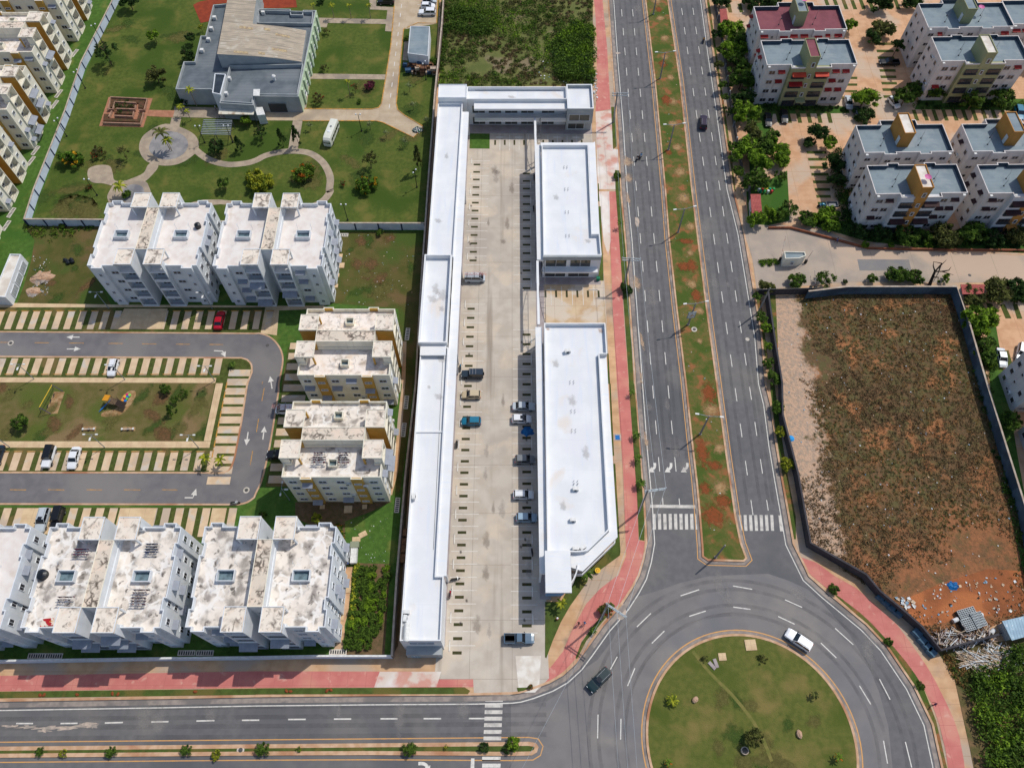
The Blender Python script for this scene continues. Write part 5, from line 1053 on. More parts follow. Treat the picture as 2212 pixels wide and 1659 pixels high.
for i,(x0,x1,y,z) in enumerate([(905,1088,383,8.0),(1242,1328,403,7.3),(1410,1600,495,6.6),(825,1018,723,8.1),(1168,1258,742,7.4),(1365,1562,700,6.6)]):
    pz=[8.42-.0026*max(0,x-700)+.03 for x in (x0,x1)]
    def hz(x,y):
        # plane height under the roof
        return z
    P=Zc((x0,y-16),(x1,y-10),(x1,y+20),(x0,y+18),z=z)
    from mathutils import geometry
    zz=[]
    for px_,py_ in P:
        best=z
        for f in ([0,1,2,7],[2,3,6,7],[3,4,5,6]):
            poly=[Vector(hall[k]) for k in f]
            for tri in ((0,1,2),(0,2,3)):
                a_,b_,c_=[poly[k] for k in tri]
                if geometry.intersect_point_tri_2d(Vector((px_,py_)),a_.to_2d(),b_.to_2d(),c_.to_2d()):
                    nn=(b_-a_).cross(c_-a_); best=a_.z-(nn.x*(px_-a_.x)+nn.y*(py_-a_.y))/nn.z
        zz.append(best+.05)
    bq=MB(); bq.add([(p[0],p[1],h_) for p,h_ in zip(P,zz)],[[0,1,2,3]]); bq.build('skylight',[M['skylight']],hr_)
cvr=Zc((625,1485),(1118,1490),(1100,1602),(610,1595),z=3.2); b=MB(); b.prism(cvr,3.1,3.22,0,bottom=True); b.build('porch_roof',[mat('porch_tin',(214,208,192),(160,140,116),.7,joint=(1.6,0,.06,(180,170,150)),wv=(.5,.68))],cc)
b=MB(); 
for p in cvr: b.tube((*p,0),(*p,3.1),.06,.06,6)
b.build('porch_post',[M['dark_rail']],cc)
at=Zc((560,1030),(715,1040),(640,1325),(525,1300),z=5.5); b=MB(); b.ring(at,.2,0,5.6); b.build('atrium',[M['white_wall']],cc); b=MB(); b.add([(x,y,5.35) for x,y in inset(at,.2)],[[0,1,2,3]]); b.build('atrium_glass',[M['glass']],cc)
dd=Zc((1380,1425),(1545,1425),(1575,1520),(1395,1520),z=0.1)
put('door',win_mesh(4.2,2.6,frame='grey_wall',glass='fan_dark',bars=0),cc,(-54.5-5.5,out[15][1]+.3,1.5)) if 0 else None
dx=(W(1,0,150,940)[0]+W(1,0,272,940)[0])/2; put('garage_door',win_mesh(4.6,3.0,frame='grey_wall',glass='fan_dark',bars=0),cc,(dx,out[15][1]-.02,1.55))
a_,c_=Vector(out[14]),Vector(out[15]); 
for i in range(9):
    p=a_.lerp(c_,.06+.105*i); bw=MB(); bw.box(-.5,.5,-.35,0,0,4.6,0); bw.build('buttress',[M['pale_green']],cc,loc=(p.x+.22,p.y,0),rz=R(90)+.0)
    put('window',win_mesh(1.0,1.1,frame='white_wall'),cc,(a_.lerp(c_,.11+.105*i).x+.24,a_.lerp(c_,.11+.105*i).y,1.7),EAST) if i<8 else None
for i,(x,y) in enumerate([(553,245),(510,395),(470,548),(378,700),(755,1090),(712,1300),(1232,172)]):
    X,Y=Zc((x,y),z=4.9)[0]; bw=MB(); bw.box(-.45,.45,-.4,.4,0,.9); bw.build('roof_fan',[M['ac_white']],cc,loc=(X,Y,4.24))
X,Y=Zc((1385,1090),z=5)[0]; bw=MB(); bw.tube((0,0,0),(0,0,1.3),.35,.35,12); bw.tube((0,0,1.3),(0,0,1.6),.55,.3,12); bw.build('chimney_vent',[M['ac_white']],cc,loc=(X,Y,4.24))
sc_=Zc((1100,1248),(1190,1248),(1185,1342),(1095,1340),z=6); b=MB(); b.prism(sc_,5.9,6.05,0,bottom=True); b.build('stair_cover',[M['ac_white']],cc)
X,Y=Zc((1822,1325),z=.6)[0]; b=MB(); b.tube((0,-.9,.7),(0,.9,.7),.55,.55,14); b.ball((0,-.9,.7),.55,.35,.55); b.ball((0,.9,.7),.55,.35,.55); b.box(-.3,.3,-.7,-.55,0,.3);b.box(-.3,.3,.55,.7,0,.3); tag(b.build('gas_tank',[M['ac_white']],loc=(X,Y,.1)),'large white gas tank beside the pale green wall of the park building','gas tank')
g=Zc((1115,1500),(1225,1495),(1262,1600),(1150,1610),z=3.0); b=MB(); b.prism(g,.1,3.0,0); t=tag(b.build('ticket_kiosk',[M['ac_white']]),'small white kiosk block with carved markings in front of the park building','kiosk')
# utility building with grey roof
u=T(1,0,(1332,228),(1500,230),(1485,485),(1310,462),z=4.2); t=empty('utility_building',(0,0,0),0,'small flat grey roofed utility building beside the stacked crates','building')
b=MB(); b.prism(u,0,4.0,0,notop=True); b.ring(u,.15,4.0,4.2); b.build('wall',[M['white_wall']],t); b=MB(); b.prism(inset(u,.14),3.8,4.03); b.build('roof',[M['felt']],t)
# pergola
pg=T(0,0,(1760,1040),(2005,1045),(1990,1165),(1735,1160),z=2.7); t=empty('pergola',(0,0,0),0,'metal pergola with rows of slats beside the round plaza','pergola')
a_,b_,c_,d_=[Vector(p) for p in pg]
for i in range(9):
    b=MB(); p=a_.lerp(d_,i/8);q_=b_.lerp(c_,i/8); b.tube((p.x,p.y,2.75),(q_.x,q_.y,2.75),.07,.07,4); b.build('slat',[M['rail']],t)
for i in range(3):
    b=MB(); p=a_.lerp(b_,i/2);q_=d_.lerp(c_,i/2); b.tube((p.x,p.y,2.65),(q_.x,q_.y,2.65),.09,.09,4); b.tube((p.x,p.y,0),(p.x,p.y,2.65),.09,.09,6); b.tube((q_.x,q_.y,0),(q_.x,q_.y,2.65),.09,.09,6); b.build('frame',[M['dark_rail']],t)
# raised planter beds
pl=empty('raised_planter',(0,0,0),0,'square terraced planting beds with white inner walls on brick paving','planter')
def bed(p,h,z0=.12):
    b=MB(); b.band(T(0,0,*p,z=h/2),.28,.1,h); b.build('bed_wall',[mat('bed_wall',(176,140,118),(150,116,96),1)] if 'bw' not in globals() or True else [],pl)
bed([(940,960),(960,850),(1275,865),(1250,960),(1205,960)],.9); bed([(930,950),(980,955),(995,890),(1180,900)],.9); bed([(1010,950),(1170,955),(1175,920)],.9); bed([(945,1020),(970,970)],.9); bed([(990,1010),(1150,1018),(1160,975)],.9); bed([(890,1070),(1215,1080),(1245,985)],.9)
b=MB(); b.prism(T(0,0,(965,862),(1262,875),(1242,948),(1200,945),(1205,905),(1000,895),(985,942),(942,940)),.13,.5); b.prism(T(0,0,(905,1000),(950,1000),(945,1035),(1190,1045),(1210,990),(1235,992),(1212,1068),(900,1058)),.13,.5); b.prism(T(0,0,(1010,905),(1170,918),(1165,940),(1005,935)),.13,.5); b.prism(T(0,0,(1000,975),(1150,980),(1145,1000),(995,995)),.13,.5); b.build('bed_soil',[mat('bed_soil',(98,66,48),(70,60,36),1.5)],pl)
# guard house, gate lodge, tin shed, refuse store
gh=T(3,1,(140,515),(318,520),(328,552),(270,575),(148,578),z=3.0); t=empty('guard_house',(0,0,0),0,'small cream guard booth with sunken roof standing in the gate road','guard booth'); b=MB(); b.prism(gh,0.1,2.7,0,notop=True); b.ring(gh,.15,2.7,3.1); b.build('wall',[M['cream_wall']],t); b=MB(); b.prism(inset(gh,.14),2.5,2.73); b.build('roof',[M['felt']],t); X,Y=W(3,1,225,620); put('window',win_mesh(.7,.9),t,(W(3,1,225,578,3)[0],W(3,1,225,578,3)[1]-.03,1.5))
gl=T(2,1,(2070,25),(2138,25),(2150,175),(2080,180),z=2.9); t=empty('gate_lodge',(0,0,0),0,'narrow lodge with red tiled roof at the estate entrance hedge','lodge'); b=MB(); b.prism(gl,0.1,2.6,0); b.build('wall',[M['grey_cream']],t); b=MB(); b.prism(inset(gl,-.25),2.62,2.85,0,bottom=True); b.build('roof',[M['tile_red']],t)
gl=T(2,0,(1800,85),(1845,82),(1865,210),(1810,220),z=2.6); t=empty('garden_shed',(0,0,0),0,'long pink roofed shed among the trees at the top of the avenue','shed'); b=MB(); b.prism(gl,0.1,2.4,0); b.build('wall',[M['grey_cream']],t); b=MB(); b.prism(inset(gl,-.2),2.42,2.6,0,bottom=True); b.build('roof',[M['tile_red']],t)
gl=T(3,1,(1665,800),(1870,800),(1865,880),(1680,885),z=2.8); t=empty('tiled_shelter',(0,0,0),0,'red tiled shelter behind the corner of the vacant lot wall','shelter'); b=MB(); b.prism(inset(gl,.3),0.1,2.6,0); b.build('wall',[M['grey_cream']],t); b=MB(); b.prism(gl,2.62,2.85,0,bottom=True); b.build('roof',[M['tile_red']],t)
ts=T(3,3,(2025,388),(2320,320),(2380,480),(2110,555),z=2.6); t=empty('tin_shed',(0,0,0),0,'shack with dented blue grey metal sheet roof at the right edge','shack'); b=MB(); b.prism(inset(ts,.25),0.1,2.4,0); b.build('wall',[M['grey_wall']],t); b=MB(); b.prism(ts,2.42,2.55,0,bottom=True); b.build('roof',[M['tin_blue']],t)
rs=T(0,1,(85,535),(180,537),(45,908),(-70,900),z=3.2); t=empty('refuse_store',(0,0,0),0,'long white walled refuse store with open bays and scrap on its roof','refuse store'); b=MB(); b.prism(rs,0.05,2.9,0,notop=True); b.ring(rs,.2,2.9,3.2); b.build('wall',[M['white_wall']],t); b=MB(); b.prism(inset(rs,.19),2.7,2.93); b.build('roof',[M['pale_concrete']],t)
a_,c_=Vector(rs[1]),Vector(rs[2]); an=math.atan2((c_-a_).y,(c_-a_).x)+math.pi
for i in range(3):
    p=a_.lerp(c_,.2+.27*i); put('bay_gate',win_mesh(2.6,1.9,frame='white_wall',glass='grey_wall',bars=2),t,(p.x+.03,p.y,1.2),EAST+ (an-R(90) if 0 else 0)+math.atan2((a_-c_).y,(a_-c_).x)-R(90))

# weather on the shop roofs: grime patches, drain stains and conduit runs
q=random.Random(12)
for k in range(16):
    bx=q.choice([(-17.6,-13.8,26,80,7.035),(-17.8,-13.2,105,148,7.035),(-17.8,-13.9,83,102,7.635),(7.3,17,105,135,7.035),(7.0,16.8,45,85,7.035),(-9.5,12.5,151.5,154.6,7.235)])
    patch('roof_stain',(q.uniform(bx[0],bx[1]),q.uniform(bx[2],bx[3])),q.uniform(.5,1.8),q.uniform(.6,2.6),bx[4],SM['grime'],0,raw=True).parent=(t1 if bx[0]<-12 else t2 if bx[2]>150 else t3 if bx[2]==105 else t4)
for (x,y,z,a,b_) in [(18.0,85.3,7.04,.8,.9),(7.3,85.7,7.04,.6,.5)]: patch('rust_stain',(x,y),a,b_,z,SM['rust'],0,raw=True).parent=t4
for (x0,y0,x1,y1,z) in [(17.0,48,17.0,79,7.12),(-13.7,40,-13.7,78,7.12),(17.2,112,17.5,134,7.12),(-9,154.9,12,154.9,7.3)]:
    b=MB(); b.tube((x0,y0,z),(x1,y1,z),.05,.05,5); tag(b.build('roof_conduit',[M['grey_wall']]),{48:'grey conduit along the inner parapet of the long chamfered shop roof',40:'grey conduit along the inner parapet of the left shop roof',112:'grey conduit along the inner parapet of the shorter east shop roof'}.get(y0,'grey conduit along the rear parapet of the north wing roof'),'conduit')
# ================================================================ plants
def leafm(name,c1,c2,c3=None): return mat(name,tuple(min(255,int(v*1.12)) for v in c1),tuple(int(v*.86) for v in c2),2.3,rough=.8,spec=.15,trans=.3,wv=(.4,.6),c3=c3,sc3=2.2,w3=(.58,.63))
LM={'mid':leafm('leaf_mid',(92,118,44),(62,88,34)),'dark':leafm('leaf_dark',(66,90,42),(44,66,32)),'bright':leafm('leaf_bright',(122,150,44),(84,118,34)),
 'yellow':leafm('leaf_yellow',(160,162,50),(104,124,38)),'flower':leafm('leaf_flower',(92,124,42),(60,90,32),(214,166,40)),'orange':leafm('leaf_orange',(104,128,44),(70,96,34),(200,116,40)),
 'red':leafm('leaf_red',(96,96,50),(70,80,40),(186,66,44)),'magenta':leafm('leaf_magenta',(110,56,70),(74,62,40),(150,50,90)),'olive':leafm('leaf_olive',(104,108,56),(76,84,44)),'pale':leafm('leaf_pale',(150,160,112),(120,134,84)),'dry':leafm('leaf_dry',(150,116,70),(110,84,54))}
M['bark']=mat('bark',(110,92,72),(84,70,56),3); M['palm_bark']=mat('palm_bark',(150,136,112),(120,106,86),3); M['dead_bark']=mat('dead_bark',(58,46,40),(44,36,32),3)
def leafquads(C,size,q,flat=.0,asp=1.5):
    "numpy leaf quads at the centres C"
    C=np.asarray(C,float); n=len(C)
    a=q.normal(size=(n,3)); a[:,2]*=(1-flat); a/=np.linalg.norm(a,axis=1)[:,None]
    r=q.normal(size=(n,3)); r[:,2]+=flat*2; b_=np.cross(a,r); b_/=np.linalg.norm(b_,axis=1)[:,None]+1e-9
    s=(size*(.6+.8*q.random(n)))[:,None]
    V=np.empty((n,4,3)); V[:,0]=C-a*s*asp*.5; V[:,1]=C-b_*s*.35; V[:,2]=C+a*s*asp*.5; V[:,3]=C+b_*s*.35
    return V.reshape(-1,3)
def npmesh(name,V,mats):
    n=len(V)//4; me=bpy.data.meshes.new(name); me.vertices.add(len(V)); me.vertices.foreach_set('co',V.astype('f').ravel())
    me.loops.add(n*4); me.loops.foreach_set('vertex_index',np.arange(n*4,dtype='i')); me.polygons.add(n); me.polygons.foreach_set('loop_start',np.arange(0,n*4,4,dtype='i')); me.polygons.foreach_set('loop_total',np.full(n,4,dtype='i'))
    for m in (mats if isinstance(mats,list) else [mats]): me.materials.append(m)
    me.update(calc_edges=True); return me
def crown(seed,nc=26,per=60,rz=.85,leaf=.16,fill=.35,shape='round'):
    q=np.random.default_rng(seed); P=[]
    off=q.normal(size=3)*.12
    for i in range(nc):
        d=q.normal(size=3); d/=np.linalg.norm(d); d[2]=abs(d[2])*1.0-.25 if shape!='col' else d[2]
        rr=q.uniform(.3,1.0)
        if shape=='cone':
            z=q.random()**.8; ang=q.random()*6.28; R_=(1-z)*.75+.1; c=np.array([R_*math.cos(ang),R_*math.sin(ang),z*2.2-.8])
        else: c=d*rr; c[2]*=rz
        cr=q.uniform(.16,.34) if shape!='cone' else .22
        k=per; e=q.normal(size=(k,3)); e/=np.linalg.norm(e,axis=1)[:,None]; P.append(c+e*cr*(q.random((k,1))**.4))
    P=np.concatenate(P); return leafquads(P,leaf,q,.3)
CR={'a':(1,34,80,.85,.15),'b':(2,28,80,.75,.16),'c':(3,40,74,.8,.14),'d':(4,24,90,.9,.15)}
CM={k:npmesh('crown',crown(*v),LM['mid']) for k,v in CR.items()}
CM['sparse']=npmesh('crown',crown(9,18,40,1.0,.14),LM['mid']); CM['sparse2']=npmesh('crown',crown(10,14,34,1.1,.16),LM['mid'])
CM['ball']=npmesh('crown',crown(11,46,50,.95,.11),LM['mid']); CM['cone']=npmesh('crown',crown(12,34,34,1,.16,shape='cone'),LM['mid'])
def trunk_mesh(seed,limbs=6):
    q=random.Random(seed); b=MB(); b.tube((0,0,-.05),(.03,.02,.55),.075,.055,7); b.tube((.03,.02,.55),(.0,.04,.95),.055,.035,6)
    for i in range(limbs):
        a=6.28*i/limbs+q.random(); z=.5+.35*q.random(); r_=.45+.3*q.random(); b.tube((.02,.02,z),(r_*.5*math.cos(a),r_*.5*math.sin(a),z+.3),.035,.022,5); b.tube((r_*.5*math.cos(a),r_*.5*math.sin(a),z+.3),(r_*math.cos(a),r_*math.sin(a),z+.45),.022,.008,4)
    return b.mesh('trunk',[M['bark']])
TM=[trunk_mesh(i) for i in range(3)]
def palm_meshes(seed,fr=11,ln=1.0,droop=.55):
    q=random.Random(seed); b=MB()
    for i in range(fr):
        a=6.28*i/fr+q.uniform(-.2,.2); up=q.uniform(.25,.6); prev=None
        for k in range(6):
            t=k/5; r_=ln*t; z=up*math.sin(t*2.2)-droop*t*t; w_=.14*math.sin(math.pi*min(1,t*.8+.18))+.02
            c=Vector((r_*math.cos(a),r_*math.sin(a),z)); n=Vector((-math.sin(a),math.cos(a),0))
            cur=(c+n*w_-Vector((0,0,.06)),c,c-n*w_-Vector((0,0,.06)))
            if prev: b.add([prev[0],prev[1],cur[1],cur[0]],[[0,1,2,3]]); b.add([prev[1],prev[2],cur[2],cur[1]],[[0,1,2,3]])
            prev=cur
    return b.mesh('frond_crown',[LM['bright']])
PM=[palm_meshes(1),palm_meshes(2,8,1,.35)]
_pb=MB(); _pb.tube((0,0,-.02),(.03,.0,.5),.06,.045,7); _pb.tube((.03,0,.5),(.02,.02,1.0),.045,.04,7); PT=_pb.mesh('trunk',[M['palm_bark']])
def setm(o,m):
    s=o.material_slots[0]; s.link='OBJECT'; s.material=m
_tn=[0]
def tree(p,r,h,kind,leaf,label,name='tree',cat='tree',group=None,z0=.1,at='crown'):
    "p: pixel tuple (c,r,x,y) of the crown in the photo"
    _tn[0]+=1; q=random.Random(_tn[0]*13)
    hz=h-r*.8 if kind!='palm' else h
    X,Y=W(*p,z=max(.3,hz)) if at=='crown' else W(*p,z=z0)
    t=empty(name,(X,Y,z0),q.uniform(0,6.28),label,cat,group)
    if kind=='palm':
        a=put('trunk',PT,t); a.scale=(1.2+h*.12,1.2+h*.12,h); b=put('crown',PM[_tn[0]%2],t,(0.02*h,0,h)); b.scale=(r,r,r); setm(b,LM[leaf]); return t
    th=max(.4,h-r*.9)
    if kind not in ('ball','bush'):
        a=put('trunk',TM[_tn[0]%3],t); a.scale=(max(.7,r*.75),max(.7,r*.75),(h-r*.5)/1.0)
        b=put('crown',CM[kind],t,(0,0,h-r*(.85 if kind!='cone' else 1.3)))
        b.scale=(r,r*q.uniform(.85,1.15),r*q.uniform(.8,1.0)) if kind!='cone' else (r,r,h*.42)
    else:
        b=put('crown',CM['ball' if kind=='ball' else 'c'],t,(0,0,r*.62)); b.scale=(r,r,r*.8)
        a=put('stem',TM[0],t); a.scale=(.5,.5,r*.6)
    b.rotation_euler=(0,0,q.uniform(0,6.28)); setm(b,LM[leaf]); return t
# ================================================================ vehicles
def paint(name,c,metal=.05,rough=.3):
    return mat('paint_'+name,c,None,rough=rough,metal=metal,spec=.5,raw=False)
VP={k:paint(k,v) for k,v in {'white':(232,234,236),'silver':(186,194,200),'darkblue':(34,50,66),'black':(24,26,30),'red':(176,16,40),'beige':(196,180,150),'blue':(24,112,142),'lightblue':(150,176,194),'purple':(44,30,52),'green':(28,50,54),'grey':(120,124,128),'slate':(84,108,128),'cream':(222,222,208),'yellow':(214,160,30)}.items()}
M['tyre']=mat('tyre',(26,26,28),None,rough=.9); M['rim']=mat('rim',(150,152,156),None,rough=.35,metal=.7); M['car_glass']=mat('car_glass',(24,30,36),None,rough=.08,spec=.8); M['headlamp']=mat('headlamp',(226,230,232),None,rough=.2,spec=.8); M['tail_lamp']=mat('tail_lamp',(170,20,24),None,rough=.3); M['black_trim']=mat('black_trim',(34,34,36),None,rough=.6); M['load_bed']=mat('load_bed',(50,54,58),None,rough=.8)
def loft(sts,close=True):
    b=MB(); n=len(sts[0]); v=[];f=[]
    for s in sts: v+=s
    for i in range(len(sts)-1):
        for j in range(n-1): f.append([i*n+j,(i+1)*n+j,(i+1)*n+j+1,i*n+j+1])
    f.append(list(range(n))); f.append(list(range((len(sts)-1)*n,len(sts)*n))[::-1])
    b.add(v,f); return b
def hullsec(x,w,z0,z1,sh=.92):
    zm=z0+(z1-z0)*.62
    return [(x,-w*.93,z0),(x,-w,z0+.18),(x,-w,zm),(x,-w*sh,z1),(x,-w*sh*.5,z1+.03),(x,w*sh*.5,z1+.03),(x,w*sh,z1),(x,w,zm),(x,w,z0+.18),(x,w*.93,z0)]
SPEC={ # L W belt hood  body stations, cabin (x rear base, x rear top, x front top, x front base), roof z
 'sedan':(4.6,1.8,[(-1,.80,.34,.78),(-.95,.92,.25,.92),(-.7,1,.2,.95),(0,1,.2,.93),(.45,1,.2,.92),(.8,.97,.22,.80),(.95,.88,.26,.68),(1,.76,.34,.6)],(-.74,-.42,.14,.46),1.45),
 'hatch':(3.95,1.7,[(-1,.86,.32,.86),(-.94,.95,.25,.98),(-.6,1,.2,.98),(0,1,.2,.96),(.5,1,.2,.95),(.82,.96,.22,.84),(.95,.86,.26,.72),(1,.74,.34,.62)],(-.93,-.78,.1,.5),1.5),
 'suv':(4.7,1.88,[(-1,.88,.36,.95),(-.96,.96,.3,1.08),(-.6,1,.26,1.08),(0,1,.26,1.06),(.45,1,.26,1.06),(.82,.97,.28,.98),(.96,.9,.32,.88),(1,.8,.4,.74)],(-.95,-.86,.08,.40),1.72),
 'jeep':(4.5,1.85,[(-1,.95,.4,1.05),(-.97,1,.36,1.12),(-.6,1,.34,1.12),(0,1,.34,1.12),(.3,1,.34,1.12),(.32,.9,.34,1.1),(.96,.86,.4,1.04),(1,.82,.45,.95)],(-.97,-.95,.24,.34),1.85),
 'pickup':(5.3,1.85,[(-1,.94,.45,1.0),(-.98,1,.4,1.05),(-.5,1,.34,1.05),(0,1,.32,1.05),(.4,1,.32,1.05),(.8,.97,.34,1.0),(.96,.9,.38,.9),(1,.8,.45,.76)],(-.22,-.14,.18,.42),1.72),
 'van':(4.5,1.75,[(-1,.94,.3,1.2),(-.97,1,.25,1.25),(-.5,1,.22,1.25),(0,1,.22,1.22),(.6,1,.22,1.15),(.86,.96,.25,1.0),(.97,.88,.3,.85),(1,.8,.4,.7)],(-.98,-.96,.42,.84),1.9)}
def vehicle(kind,name,col,p,ang,label,cat,roofc=None,z=.0,zh=.7,group=None,extras=(),raw=False):
    L_,Wd,sts,cab,rz_=SPEC[kind]; hl=L_/2; hw=Wd/2
    if raw: X,Y=p
    else: X,Y=W(*p,z=zh+z)
    root=empty(name,(X,Y,z),ang,label,cat,group)
    def fb(): return loft([hullsec(a*hl,w_*hw,z0,z1) for a,w_,z0,z1 in sts]).mesh('body',[VP['white']])
    o=put('body',shared(('b',kind),fb),root); setm(o,VP[col])
    zb=sts[3][3]-.02
    def fg():
        a,bq,c,d=[k*hl for k in cab]; wt=hw*.74; wb=hw*.9; b=MB()
        b.add([(a,-wb,zb),(a,wb,zb),(d,wb,zb),(d,-wb,zb),(bq,-wt,rz_-.05),(bq,wt,rz_-.05),(c,wt,rz_-.05),(c,-wt,rz_-.05)],[[0,3,7,4],[3,2,6,7],[2,1,5,6],[1,0,4,5],[4,7,6,5]]); return b.mesh('window_glass',[M['car_glass']])
    put('window_glass',shared(('g',kind),fg),root)
    def fr():
        a,bq,c,d=[k*hl for k in cab]; wt=hw*.77; wb=hw*.9; b=MB()
        p=[(bq-.02,-wt),(c+.02,-wt),(c+.05,0),(c+.02,wt),(bq-.02,wt),(bq-.05,0)]; b.prism(p,rz_-.05,rz_-.005); 
        b.prism(inset(p,.1),rz_-.005,rz_+.02)
        for x0,x1 in ((a,bq),(d,c)):
            for s in (-1,1): b.tube((x0,s*wb,zb),(x1,s*wt,rz_-.03),.045,.04,4)
        xm=(bq+c)/2-.05
        for s in (-1,1): b.tube((xm,s*(wb+.005),zb),(xm,s*(wt+.005),rz_-.03),.05,.04,4)
        return b.mesh('roof',[VP['white']])
    o=put('roof',shared(('r',kind),fr),root); setm(o,VP[roofc or col])
    def fw():
        b=MB(); b.tube((0,-.11,0),(0,.11,0),.33,.33,14); return b.mesh('wheel',[M['tyre']])
    def fm():
        b=MB(); b.tube((0,-.125,0),(0,.125,0),.2,.2,10); return b.mesh('rim',[M['rim']])
    for sx in (-.6,.62):
        for sy in (-1,1):
            w_=put('wheel',shared('w',fw),root,(sx*hl,sy*(hw-.09),.33)); put('rim',shared('rm',fm),w_)
    def fh():
        b=MB(); b.box(-.1,.06,-.16,.16,-.07,.08); return b.mesh('headlight',[M['headlamp']])
    def ft():
        b=MB(); b.box(-.06,.1,-.14,.14,-.09,.1); return b.mesh('taillight',[M['tail_lamp']])
    for s in (-1,1):
        put('headlight',shared('hl',fh),root,(hl*.965,s*hw*.62,sts[-2][3]-.08)); put('taillight',shared('tl',ft),root,(-hl*.975,s*hw*.72,sts[1][3]-.16))
    def fmi():
        b=MB(); b.box(-.08,.08,-.1,.1,-.06,.08); return b.mesh('mirror',[M['black_trim']])
    for s in (-1,1): put('mirror',shared('mi',fmi),root,(cab[3]*hl*.9-.1,s*(hw+.06),zb+.12))
    if 'rails' in extras:
        for s in (-1,1):
            b=MB(); b.tube((cab[1]*hl+.15,s*hw*.6,rz_+.07),(cab[2]*hl-.1,s*hw*.6,rz_+.07),.03,.03,4); b.build('roof_rail',[M['rim']],root)
        b=MB()
    if 'bars' in extras:
        for x in (-.55,-.1,.35):
            b=MB(); b.box(x*hl*.6-.04,x*hl*.6+.04,-hw*.7,hw*.7,rz_+.03,rz_+.09); b.build('roof_bar',[M['rim']],root)
    if 'spare' in extras:
        b=MB(); b.tube((-hl-.2,0,.95),(-hl-.0,0,.95),.34,.34,14); b.build('spare_wheel',[M['tyre']],root)
    if 'bed' in extras:
        b=MB(); b.box(-hl*.93,-hl*.26,-hw*.82,hw*.82,.6,1.08+.0); b.build('load_bed',[M['load_bed']],root)
        b=MB(); b.ring(rect(-hl*.96,-hl*.25,-hw*.9,hw*.9),.09,1.0,1.16); o=b.build('bed_rail',[VP[col]],root)
    if 'sunroof' in extras:
        b=MB(); b.box(-.3,.5,-.4,.4,rz_+.0,rz_+.035); b.build('sunroof',[M['car_glass']],root)
    if 'ladder' in extras:
        for s in (-.35,.1):
            b=MB()
            for dy in (0,.4): b.tube((-2.6,s+dy,rz_+.35),(2.6,s+dy,rz_+.35),.035,.035,4)
            for k in range(14): b.tube((-2.5+k*.385,s,rz_+.35),(-2.5+k*.385,s+.4,rz_+.35),.025,.025,4)
            b.build('ladder',[mat('ladder_red',(196,90,80),(220,216,210),4) if 'lr' not in _mm else _mm['lr']],root)
        for x in (-1.6,0,1.3):
            b=MB(); b.box(x-.03,x+.03,-.8,.8,rz_+.02,rz_+.3); b.build('roof_rack',[M['rim']],root)
    return root
# ---- minibus
def minibus(p,ang,label):
    X,Y=W(*p,z=1.5); root=empty('minibus',(X,Y,.1),ang,label,'bus'); L_,w_,h=7.2,1.05,2.75
    b=loft([hullsec(x,ww,.35,zz,.86) for x,ww,zz in ((-3.6,.92,2.5),(-3.5,1.02,2.68),(-1,1.05,2.72),(2,1.05,2.72),(3.0,1.03,2.6),(3.5,.98,2.2),(3.62,.9,1.3))]); b.build('body',[VP['cream']],root)
    for s in (-1,1):
        for i in range(5):
            b=MB(); b.box(-3.1+i*1.2,-2.1+i*1.2,-.02,.02,1.35,2.05); b.build('side_window',[M['car_glass']],root,loc=(0,s*1.055,0))
    b=MB(); b.add([(3.56,-.85,1.3),(3.56,.85,1.3),(3.42,.8,2.2),(3.42,-.8,2.2)],[[0,1,2,3]]); b.xf(Matrix.Translation((.07,0,0))); b.build('windscreen',[M['car_glass']],root)
    b=MB(); b.box(-3.66,-3.6,-.8,.8,1.5,2.2); b.build('rear_window',[M['car_glass']],root)
    b=MB(); b.box(.6,1.2,-.35,.35,2.72,2.86); b.build('roof_hatch',[VP['white']],root); b=MB(); b.tube((-.8,0,2.7),(-.8,0,2.84),.26,.26,12); b.build('roof_vent',[VP['grey']],root)
    for sx in (-2.2,2.3):
        for sy in (-1,1):
            b=MB(); b.tube((0,-.13,0),(0,.13,0),.4,.4,14); wv=b.build('wheel',[M['tyre']],root,loc=(sx,sy*.92,.4)); b=MB(); b.tube((0,-.14,0),(0,.14,0),.22,.22,10); b.build('rim',[M['rim']],wv)
    for s in (-1,1):
        b=MB(); b.box(3.55,3.66,s*.6-.16,s*.6+.16,.75,.95); b.build('headlight',[M['headlamp']],root); b=MB(); b.box(-3.64,-3.55,s*.75-.1,s*.75+.1,.8,1.15); b.build('taillight',[M['tail_lamp']],root)
    return root
